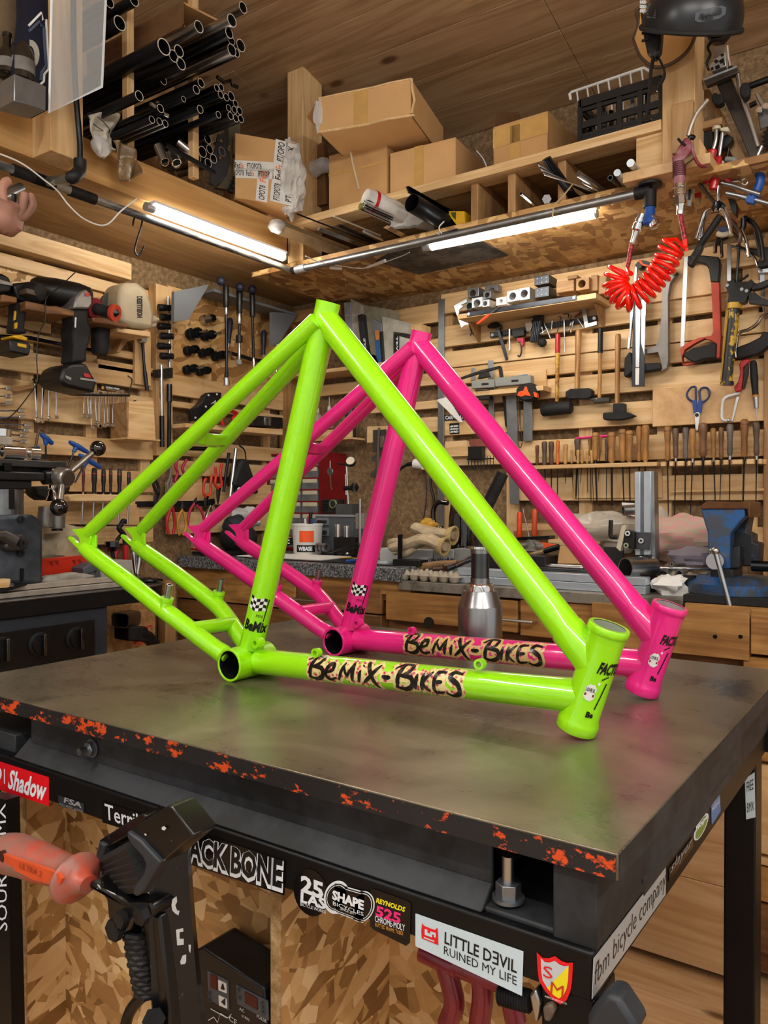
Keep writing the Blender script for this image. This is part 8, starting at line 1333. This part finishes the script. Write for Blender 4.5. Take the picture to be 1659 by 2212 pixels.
t=thing('pry_lever',at(1500,560,y=-.60),'long black lever handle hanging slantwise over the orange hacksaw','lever'); pr(t,'grip',[(280,1230),(320,1130),(430,960),(480,930),(500,990),(460,1080),(350,1275),(300,1260)],BLACK,y=-.60,th=.025,K=E6,b=.004); tb(t,'arm',[(460,980),(580,820),(700,640),(760,560)],.013,BLACK,y=-.59,K=E6,sq=.7); pr(t,'blue_block',[(700,720),(860,710),(880,790),(720,800)],mat('#1f3566',.4),y=-.52,K=E6); tb(t,'cream_strip',[(710,810),(780,830),(880,810)],.007,CREAM,y=-.53,K=E6)
t=thing('flat_steel_clamp',at(1555,430,y=-.52),'grey flat bars crossing above the chrome clamps','clamp'); tb(t,'bar',[(400,20),(560,240),(690,390)],.012,mat('#57514c',.35,.7),y=-.52,K=E6,sq=.4); tb(t,'bar',[(735,150),(720,250),(740,360)],.009,STEEL,y=-.53,K=E6,sq=.5); pr(t,'pivot_block',[(640,370),(730,350),(780,370),(830,430),(740,470),(640,470)],BLACK,y=-.55,K=E6,th=.03); pr(t,'dark_body',[(860,310),(960,330),(990,420),(970,560),(900,480)],BLACK,y=-.47,K=E6,th=.03)
t=thing('angle_rail',at(1478,420,y=-.48),'grey steel angle hanging behind the air gun coupler','angle'); pr(t,'leaf',[(250,140),(380,90),(370,240),(340,430),(280,420),(290,330),(245,330)],GREYP,y=-.50,K=E6,th=.004); pr(t,'web',[(310,120),(345,110),(330,330),(300,330)],BLACK,y=-.505,K=E6,th=.004)
t=thing('spring_clamp',at(1505,415,y=-.45),'cream and red clamp handle behind the grey angle','clamp'); pr(t,'cream_part',[(400,80),(460,140),(470,230),(390,225)],CREAM,y=-.46,K=E6); pr(t,'red_part',[(385,225),(472,222),(465,310),(390,310)],RED,y=-.465,K=E6); tb(t,'stem',[(430,310),(450,350),(430,420)],.006,mat('#a98a5a'),y=-.46,K=E6)
tg=thing('toggle_clamp',at(1640,240,y=-.3),'bright steel toggle clamp on the right wall at the photo edge','clamp'); pr(tg,'arm',[(1305,700),(1370,680),(1480,880),(1400,980),(1350,960),(1400,880)],STEEL,y=-.3,th=.01); pr(tg,'plate',[(1360,980),(1600,850),(1600,1150),(1395,1250)],mat('#8f949a',.3,.8),y=-.29,th=.006); tb(tg,'bolt',[(1240,890),(1340,840)],.007,DSTEEL,y=-.31,sm=0)
for x,y in ((1385,960),(1485,905)): c=at(*E5([(x,y)])[0],y=-.305); part(tg,'rivet',MB().cyl(c,c+V((0,-.008,0)),.008),CHROME)
for cx,cy_,r,lab in ((1690,290,45,'upper toothed saw blade cut by the right edge'),(1690,425,48,'lower toothed saw blade cut by the right edge')):
    c=at(cx,cy_,y=-.06); R_=rr(PY(-.06),0,cx,cy_,r); pts_=[]
    for k in range(48): a_=2*math.pi*k/48; q=R_*(1 if k%2 else .86); pts_.append(c+V((q*math.cos(a_),0,q*math.sin(a_))))
    one('saw_blade',MB().prism(pts_,(0,.004,0)),IRON,lab,'saw blade','round saw blades')
# tall aluminium profile guide
pg=thing('profile_guide',at(1570,200,y=-.45),'long steel guide with aluminium profile end leaning at the right','guide'); pr(pg,'beam',[(735,550),(960,450),(1000,560),(1400,1480),(1440,1640),(1260,1720),(1100,1320)],mat('#4a443e',.35,.6,var=.08),y=-.50,th=.03); tb(pg,'rod',[(1060,400),(1110,720),(1240,1080),(1370,1500)],.006,STEEL,y=-.52); tb(pg,'rod',[(905,0),(920,180),(950,310)],.006,CHROME,y=-.5); pr(pg,'plate',[(540,480),(1045,285),(1085,380),(590,590),(545,510)],mat('#5d5a56',.35,.7),y=-.53,th=.02); pr(pg,'plate_edge',[(540,478),(1045,283),(1048,312),(545,512)],mat('#b7c2cf',.3,.5),y=-.533,th=.02)
pr(pg,'profile_face',[(640,300),(700,200),(850,95),(880,100),(885,290),(670,370)],ALU,y=-.54,th=.03); 
for ps in ([(705,215),(740,195),(775,215),(740,255)],[(800,120),(850,105),(855,130),(815,150)],[(660,320),(695,305),(700,340),(665,355)],[(780,215),(850,170),(860,240),(800,255)],[(720,300),(780,270),(800,310),(730,340)],[(845,255),(872,250),(870,275),(850,280)]): pr(pg,'profile_slot',ps,BLACK,y=-.5425,th=.004,b=0)
pr(pg,'profile_body',[(690,0),(880,0),(880,110),(720,200)],mat('#8f877c',.35,.6),y=-.52,th=.03)
for pts_ in ([(1090,600),(1130,540),(1200,525),(1235,590),(1225,720),(1160,780),(1085,720)],[(665,740),(700,690),(740,680),(755,710),(830,700),(840,830),(770,870),(700,860),(670,800)]): pr(pg,'knob',pts_,RUBBER,y=-.55,th=.03,b=.004)
tb(pg,'cross_rod',[(1230,600),(1360,550),(1700,430)],.009,DSTEEL,y=-.45,sm=0); tb(pg,'lower_rod',[(1420,1490),(1340,1670),(1265,1820)],.005,STEEL,y=-.55,sm=0); tb(pg,'lower_cross',[(1400,1660),(1560,1600),(1700,1560)],.008,STEEL,y=-.5,sm=0)
# air gun, splitter, coil hose
yg=-.66; ag=thing('air_gun',at(1490,340,y=yg),'faded magenta red air blow gun hanging on a nail by the post','air gun'); FR=worn('faded_red','#7d2334','#9a6a74',14,.45,.62,.5)
tb(ag,'nozzle',[(320,1340),(360,1200),(420,1060),(480,960),(620,795)],.0055,mat('#a59a8c',.35,.5),y=yg); pr(ag,'body',[(230,1400),(280,1345),(340,1370),(370,1480),(360,1570),(290,1640),(220,1720),(140,1640),(118,1600),(170,1500)],FR,y=yg-.012,th=.028,b=.005); tb(ag,'grip',[(180,1650),(185,1760),(190,1900),(190,2060)],[.0165]*4+[.0145]*9,FR,y=yg); 
for k in range(8): c=at(*E5([(188,1745+28*k)])[0],y=yg); part(ag,'grip_ring',MB().pipe(c-V((0,0,.0015)),c+V((0,0,.0015)),.0165,.013),mat('#5f2030',.5))
tb(ag,'trigger',[(360,1440),(400,1600),(450,1720),(520,1790),(600,1780)],.007,FR,y=yg,sq=.6); tb(ag,'hook',[(330,1390),(370,1350),(410,1370)],.006,DSTEEL,y=yg); tb(ag,'nail',[(170,1380),(210,1430),(280,1480)],.003,DSTEEL,y=yg-.016,sm=0); c=at(*E5([(320,1700)])[0],y=yg); part(ag,'brass_nut',MB().hexnut(c-V((.012,0,.004)),c+V((.012,0,.008)),.009),mat('#8a7a5a',.35,.7))
q=[at(*a,y=yg) for a in E6([(185,100),(185,290),(195,400),(195,440),(190,545)])]; part(ag,'coupler',MB().lathe(q[0],q[1],[(0,.010),(.1,.0155),(.3,.0165),(.35,.014),(.45,.0165),(.9,.0165),(1,.013)],18),CHROME); part(ag,'hex_end',MB().hexnut(q[1],q[2],.0145),CHROME); part(ag,'ferrule',MB().lathe(q[2],q[4],[(0,.0125),(.2,.010),(1,.0095)],14),CHROME)
yh=-.63; S0=tee-V((0,0,.04)); sp=thing('air_splitter',S0,'blue air line splitter with two steel couplers under the tee','splitter'); e=S0-V((0,0,.02)); part(sp,'ring',MB().cyl(S0+V((0,0,.003)),S0-V((0,0,.004)),.0145),STEEL); part(sp,'body',MB().lathe(S0,S0-V((0,0,.055)),[(0,.0135),(.55,.014),(.7,.018),(.9,.0185),(1,.012)],18),BLUE)
def coup(a,b): d=(b-a); part(sp,'coupler',MB().lathe(a,b,[(0,.012),(.25,.012),(.28,.0145),(.45,.0145),(.5,.012),(.55,.015),(.9,.015),(1,.009)],16),CHROME)
yS=S0.y; A_=at(1388,463,y=yS); B_=at(1374,500,y=yS); coup(A_,B_); coup(at(1404,463,y=yS),at(1416,492,y=yS)); C_=at(1366,525,y=yS); part(sp,'ferrule',MB().lathe(B_,C_,[(0,.010),(.3,.008),(1,.0075)],12),CHROME)
ch=thing('coil_hose',C_,'bright red coiled air hose looping from splitter to air gun','hose'); REDH=mat('#ff1a06',.18,var=0,coat=.8); yS2=(yS+yg)/2
def braid(nm,pts_,y): q=bez([at(*a,y=y) for a in pts_],6); part(ch,nm,MB().tube(q,.0065,10),mat('#a03438',.4,.4,var=.5,sc=160))
K2=A2; braid('braided_end',K2([(372,120),(355,200),(340,290),(325,345)]),yS); braid('braided_end',E6([(190,545),(215,680),(240,800),(255,900)]),yg)
spine=bez([at(*a,y=yS2) for a in K2([(270,350),(232,420),(215,480),(235,560),(290,620),(355,640),(430,610),(500,550),(560,480),(620,410),(665,345),(700,270),(725,200),(770,130)])],14); n_=len(spine); H=[]; turns=17
Lc=[0]
for i in range(1,n_): Lc.append(Lc[-1]+(spine[i]-spine[i-1]).length)
for i in range(turns*16+1):
    s_=Lc[-1]*i/(turns*16); k=max(j for j in range(n_) if Lc[j]<=s_+1e-9); k=min(k,n_-2); ff=(s_-Lc[k])/max(1e-9,Lc[k+1]-Lc[k]); p=spine[k].lerp(spine[k+1],ff); t_=(spine[min(k+2,n_-1)]-spine[max(k-1,0)]).normalized(); nv=V((-t_.z,0,t_.x)); nv=nv.normalized(); bv=V((0,1,0)); a_=2*math.pi*i/16; H.append(p+(nv*math.cos(a_)+bv*math.sin(a_))*.031)
st=at(*K2([(325,345)])[0],y=yS); en=at(*E6([(255,900)])[0],y=yg); part(ch,'coil',MB().tube([st,st.lerp(H[0],.5)-V((0,0,.01))]+H+[H[-1].lerp(en,.4)+V((.01,0,.0)),en-V((-.004,0,.025)),en],.006,10),REDH)
# skate deck and helmet
dk=thing('skate_deck',at(1450,100,y=-.62),'wooden skateboard nose with dark edge behind the helmet','skateboard'); o_=[(870,230),(900,140),(910,40),(1250,40),(1240,170),(1200,280),(1130,350),(1050,390),(980,390),(910,330)]; pr(dk,'ply',o_,mat('#b98b50',.35,var=.08,sc=5),y=-.63,th=.009,K=E2); tb(dk,'edge',o_+[o_[0]],.005,mat('#4a3626',.4),y=-.626,K=E2)
yhm=-.78; hm=thing('helmet',at(1490,60,y=yhm),'matt black skate helmet with ear flaps and hanging straps, top right','helmet'); HB=mat('#1c1f24',.32,var=.05,sc=80); c=at(1494,52,y=yhm); R_=rr(PY(yhm),0,1494,40,106)
m=MB(); N=40; rs=[]; HR=Mx.Rotation(math.radians(36),3,RT)
def HT(x,y,z): return c+HR@V((x,y,z))*R_
for i in range(13):
    a_=math.pi/2*(i-.6)/11.4; rs.append([HT(math.cos(a_)*math.cos(2*math.pi*j/N),math.cos(a_)*math.sin(2*math.pi*j/N),math.sin(a_)) for j in range(N)])
m.rings(rs,cap0=False); rs=[[p-(p-c)*.12 for p in r_] for r_ in rs]; part(hm,'shell',m,HB,ang=60); m2=MB(); m2.rings(rs,cap0=False); part(hm,'liner',m2,mat('#b09a72',.8,var=.2))
part(hm,'rim',MB().tube([HT(1.0*math.cos(2*math.pi*j/N),1.0*math.sin(2*math.pi*j/N),-.08) for j in range(N)],.006,8,closed=True),RUBBER)
def flap(nm,pts_,y,th): pr(hm,nm,pts_,HB,y=y,th=th,K=E2,b=.006)
flap('ear_flap',[(905,60),(1010,150),(1030,180),(1020,290),(985,345),(945,310),(918,180)],yhm-.02,.03); flap('ear_flap',[(1270,170),(1450,90),(1440,170),(1390,235),(1320,245),(1290,200)],yhm+.02,.03)
for z_ in (120,155,190,235): q=at(*E2([(938,z_)])[0],y=yhm-.0215); part(hm,'vent_slot',MB().box(q,(.018,.003,.006)),mat('#050506',.5))
part(hm,'strap',MB().tube(bez([at(*a,y=yhm-.02) for a in E2([(985,340),(970,420),(965,500),(955,600),(940,710)])],5),.011,8,sq=.25),RUBBER); part(hm,'strap',MB().tube(bez([at(*a,y=yhm) for a in E2([(1010,330),(1040,390),(1050,440),(1020,500),(985,520)])],5),.010,8,sq=.25),RUBBER); part(hm,'buckle',MB().box(at(*E2([(945,700)])[0],y=yhm-.025),(.026,.008,.014)),GLOSSB,bev=.001); part(hm,'buckle',MB().box(at(*E2([(985,530)])[0],y=yhm-.022),(.02,.008,.02)),GLOSSB,bev=.001); part(hm,'strap',MB().tube(bez([at(*a,y=yhm+.04) for a in E2([(1330,240),(1305,280),(1320,320),(1300,370),(1310,410)])],5),.007,8,sq=.4),RUBBER)
def hs(px,py,l=.004):
    d=ray(px,py); o=CAM-c; S_=V((1/R_,1/R_,1/R_)); dd=V([d[i]*S_[i] for i in range(3)]); oo=V([o[i]*S_[i] for i in range(3)]); A=dd.dot(dd); B=2*dd.dot(oo); C_=oo.dot(oo)-1; q=B*B-4*A*C_; t_=(-B-math.sqrt(max(q,0)))/(2*A); return CAM+d*(t_-l)
m=MB(); g=Px(1050,0,.367); bp=g([(1232,75),(1290,55),(1390,32),(1415,45),(1408,85),(1370,110),(1250,132),(1228,120)]); m.poly([hs(*p,.0015) for p in bp]); hb=part(hm,'badge',m,mat('#3d444c',.4,var=0)); vs_,fs_=glyphs('Pro-tec',.25,.04); m=MB()
for x,y in vs_: px,py=g([(1255+135*x,113-30*y-32*x)])[0]; m.v.append(hs(px,py,.003))
m.f=[list(f_) for f_ in fs_]; o=mesh_obj('lettering',m,INKB,wloc(hm),smooth=False); o.parent=hb
m=MB(); 
for k,s_ in enumerate(('SHRED','DESIGN','SHRED')):
    vs_,fs_=glyphs(s_,.0,.05); b_=len(m.v)
    for x,y in vs_: px,py=g([(905+38*x,22+26*k-20*y)])[0]; m.v.append(hs(px,py,.003))
    m.f+=[[b_+i for i in f_] for f_ in fs_]
part(hm,'lettering',m,INKW,smooth=False); m=MB()
for k in range(4): m.poly([hs(*p,.002) for p in g([(945,40+18*k),(1000,58+14*k),(1000,66+14*k),(945,50+18*k)])])
part(hm,'side_stripes',m,mat('#4a525a',.4,var=0),smooth=False)
# ================= FOREGROUND =================
ys=-2.24; F1=Px(0,1640,.2586); fp=lambda a,y=ys:at(*F1([a])[0],y=y)
cs=thing('repair_stand',fp((1450,2300)),'black bicycle repair stand clamp with worn orange handle before the table','repair stand'); BP_=worn('chipped_black','#0a0a0c','#8d9094',60,.70,.74,.3)
def fpr(n,pts_,y,th,m_=BP_,b=.002,**k): return part(cs,n,MB().prism([fp(a,y) for a in pts_],(0,th,0)),m_,bev=b,**k)
p0=fp((1390,900)); p1=fp((1640,2420)); part(cs,'column',MB().tube([fp(a,ys+.02) for a in ((1420,760),(1440,1300),(1470,1800),(1530,2400))],[.028,.031,.033,.034],4),BP_); part(cs,'column_face',MB().prism([fp(a,ys-.008) for a in ((1180,1330),(1330,1300),(1440,2400),(1290,2400))],(0,.03,0)),BP_,bev=.003)
fpr('front_jaw',[(1058,600),(1110,570),(1400,388),(1440,400),(1620,640),(1560,690),(1350,870),(1290,850),(1150,650),(1085,650)],ys-.045,.03); fpr('front_jaw_rubber',[(1058,600),(1110,640),(1170,680),(1335,860),(1290,940),(1190,1110),(1140,1150),(1105,1130),(1120,1060),(1195,960),(1215,880),(1190,820),(1100,720),(1060,660)],ys-.05,.012,BGREY); fpr('rear_jaw',[(825,680),(870,650),(1180,455),(1220,470),(1215,520),(1100,620),(900,740),(830,730)],ys+.035,.03); fpr('rear_jaw_rubber',[(825,690),(875,720),(845,850),(830,950),(880,1000),(1010,1040),(1060,1120),(1040,1180),(960,1150),(840,1080),(765,990),(775,900)],ys+.03,.02,BGREY)
for k in range(6): a_=fp((860+12*k+20,860+42*k),ys+.02); b_=fp((1110+25*k,740+62*k),ys-.03); part(cs,'jaw_rib',MB().tube([a_,b_],.008,6),RUBBER)
fpr('jaw_floor',[(860,720),(1150,640),(1250,900),(1150,1100),(1030,1060),(880,980)],ys+.05,.02,RUBBER); fpr('linkage',[(740,1020),(820,1080),(1000,1160),(1060,1210),(1250,1190),(1280,1240),(1270,1320),(1110,1350),(1080,1430),(1020,1480),(960,1460),(900,1330),(885,1180),(850,1130),(740,1090)],ys-.02,.03,BP_,.004)
for a_,r_ in (((985,1410),.012),((1040,1325),.009),((1210,1290),.010)): c=fp(a_,ys-.02); part(cs,'pivot_bolt',MB().hexnut(c,c+V((0,-.008,0)),r_),IRON)
h=bez([fp(a_,ys-.02) for a_ in ((10,770),(150,800),(350,870),(520,930),(620,985),(670,1010),(740,1050))],6); nn=len(h); prof=[.017,.024,.0275,.028,.0285,.0285,.028,.0275,.027,.0265,.0265,.026,.0255,.025,.024,.0235,.023,.0225,.022,.022,.0225,.024,.027,.030,.0325,.0335,.033,.0315,.028,.026,.022,.018,.016,.014,.012,.012,.012]
OH=worn('worn_orange','#b8452c','#8a6a62',9,.42,.62,.4); part(cs,'handle',MB().tube(h,[prof[min(int(i*len(prof)/nn),len(prof)-1)]*.97 for i in range(nn)],18,sq=.85),OH); part(cs,'handle_inlay',MB().prism([fp(a_,ys-.0455) for a_ in ((20,790),(120,830),(330,900),(480,955),(515,1000),(500,1045),(440,1050),(280,1010),(120,930),(30,850))],(0,.004,0)),mat('#d4552c',.4,var=.08)); m=MB(); txt(m,'ULTRA 2',fp((160,905),ys-.046),fp((345,985),ys-.046),fp((168,860),ys-.046),(0,-1,0),.0006,bold=.0); part(cs,'lettering',m,mat('#8a3a24',.5,var=0),smooth=False); c=fp((18,815),ys-.044); part(cs,'lanyard_hole',MB().cyl(c+V((0,-.002,0)),c+V((0,.004,0)),.007),mat('#3a1410',.6))
spr=[]; sp_=[fp(a_,ys-.005) for a_ in ((1140,1400),(1170,1600),(1210,1800),(1245,1960))]; SP=bez(sp_,30)
for i,p in enumerate(SP): a_=i*.95; spr.append(p+V((.013*math.cos(a_),.013*math.sin(a_),0)))
part(cs,"spring",MB().tube(spr,.0035,6),IRON)
for ps in ([(1440,1170),(1475,1145),(1480,1190),(1465,1220),(1480,1265),(1500,1265),(1490,1305),(1465,1290),(1440,1265),(1432,1220)],[(1470,1425),(1530,1410),(1532,1440),(1500,1445),(1500,1500),(1535,1500),(1535,1550),(1480,1555)],[(1505,1690),(1525,1640),(1555,1630),(1555,1690),(1545,1710),(1510,1715)],[(1350,570),(1370,558),(1390,575),(1375,595),(1352,590)],[(1205,620),(1225,625),(1222,640),(1208,635)],[(810,1045),(830,1050),(845,1085),(825,1070)],[(880,1085),(960,1120),(970,1135),(930,1120)],[(1575,1550),(1595,1550),(1590,1620),(1578,1600)]): part(cs,'paint_chip',MB().poly([fp(a_,ys-.047 if ps[0][1]<700 else ys-.0335 if ps[0][0]>1300 else ys-.021) for a_ in ps]),mat('#c3c6c8',.5,var=.05),smooth=False); part(cs,'lower_bolt',MB().hexnut(fp((1285,2180),ys-.012),fp((1285,2180),ys-.025),.012),IRON); part(cs,'base_rod',MB().tube([fp((1530,2390),ys+.02),V((fp((1560,2390),ys).x,ys+.02,.01))],.03,12),BP_)
# welder below the table
wl=thing('welding_machine',at(510,2140,y=-2.055),'black welding machine control panel with small red displays under the table','welding machine'); wp=lambda x,y,o=0:at(x,y,y=-2.09-o); part(wl,'housing',MB().prism([wp(*p) for p in ((418,2055),(436,2045),(570,2135),(578,2240),(578,2330),(418,2330))],(0,.06,0)),mat('#0d1016',.35,var=.05),bev=.003)
def wpr(n,pts_,m_,o=.001): return part(wl,n,MB().prism([wp(*p,o) for p in pts_],(0,.0015,0)),m_,smooth=False)
GP=mat('#4a4f58',.4,var=0); wpr('keypad',[(448,2097),(493,2119),(495,2184),(450,2158)],GP); wpr('display_panel',[(510,2127),(578,2163),(580,2205),(512,2168)],GP); LED=mat('#4a0c0e',.25,var=0); wpr('display',[(454,2103),(468,2110),(468,2140),(454,2132)],LED,.002); wpr('display',[(528,2142),(555,2157),(556,2182),(529,2167)],LED,.002)
for (x,y),tri in (((480,2131),0),((481,2164),1)):
    wpr('button',[(x-9,y-14),(x+8,y-6),(x+9,y+15),(x-8,y+8)],WHITE,.002); wpr('arrow',[(x-4,y+5),(x+4,y+8),(x,y-6)] if not tri else [(x-4,y),(x+4,y-7),(x+4,y+8)],INKB,.0035)
for x,y in ((516,2138),(517,2156),(566,2167),(567,2177),(568,2187),(452,2146),(453,2160)): part(wl,'indicator',MB().pipe(wp(x,y,.001),wp(x,y,.003),.0028,.0018,10),BLACK)
m=MB()
for s_,bl_,br_,tl_ in (('AC',(518,2181),(529,2187),(518,2174)),('PULSE',(556,2197),(577,2209),(556,2189)),('AC FREQ',(523,2196),(540,2206),(523,2190)),('CE',(496,2203),(513,2214),(496,2192))): txt(m,s_,wp(*bl_),wp(*br_),wp(*tl_),(0,-1,0),.001)
for a_,b_ in (((450,2205),(462,2198)),((462,2198),(470,2210)),((470,2210),(476,2190)),((476,2190),(492,2200)),((492,2200),(500,2192)),((455,2180),(490,2200))): p_,q_=wp(*a_,.001),wp(*b_,.001); m.poly([p_,q_,q_+V((0,0,.0012)),p_+V((0,0,.0012))])
part(wl,'lettering',m,INKW,smooth=False)
one('hose',MB().tube(bez([at(*p,y=-2.06) for p in F1([(1040,2260),(1080,2120),(1160,2010),(1270,1930)])],6),.0085,10),BLACK,'black hose curving behind the repair stand column','hose')
# red frame tubes and clamp screw under the table
RP=mat('#8f2438',.35,var=.15,coat=.5); rt=thing('red_tubes',at(1000,2150,y=-1.95),'dull red bent tube frame under the table behind the white sticker','tube frame'); R6=Px(500,1700,.3617)
for ps in ([(1270,1040),(1310,1180),(1330,1300),(1290,1416)],[(1340,1060),(1480,1120),(1640,1190),(1700,1400)],[(1490,1130),(1500,1260),(1480,1420)],[(1140,980),(1290,1050),(1360,1080)]): part(rt,'tube',MB().tube(bez([at(*p,y=-1.95) for p in R6(ps)],6),.013,12),RP)
R7=Px(1000,1550,.3972); sc=thing('table_clamp',at(1120,2160,y=-2.1),'dark threaded clamp screw with black lever at the table corner','clamp'); q=[at(*p,y=-2.12) for p in R7([(200,1500),(370,1545)])]; part(sc,'screw',MB().lathe(q[0],q[1],[(i/24,.0105 if i%2 else .0088) for i in range(25)],16),IRON); pr(sc,'jaw',[(360,1510),(395,1480),(420,1560),(400,1667),(385,1640)],STEEL,y=-2.135,th=.02,K=R7); pr(sc,'pad',[(430,1580),(480,1560),(495,1600),(470,1660),(440,1650)],mat('#6a5a4c',.6,var=.3),y=-2.137,th=.01,K=R7); pr(sc,'lever',[(670,1640),(700,1580),(780,1505),(840,1520),(930,1660),(960,1720),(680,1720)],BGREY,y=-2.145,th=.03,K=R7,b=.008)
# lamps of the rest of the room
for i,(c,a,L,w) in enumerate(LAMPS):
    d=V((1,0,0)) if a=='x' else V((0,1,0)); c=V(c); t=thing('ceiling_lamp',c,'white ceiling tube lamp behind the camera, %s'%('over the front of the room','on the left side','on the right side')[i],'lamp','ceiling lamps'); part(t,'tube',MB().cyl(c-d*L/2,c+d*L/2,.016),EM2.m); part(t,'housing',MB().box(c+V((0,0,.03)),(L*abs(d.x)+.06,L*abs(d.y)+.06,.025)),WHITE)
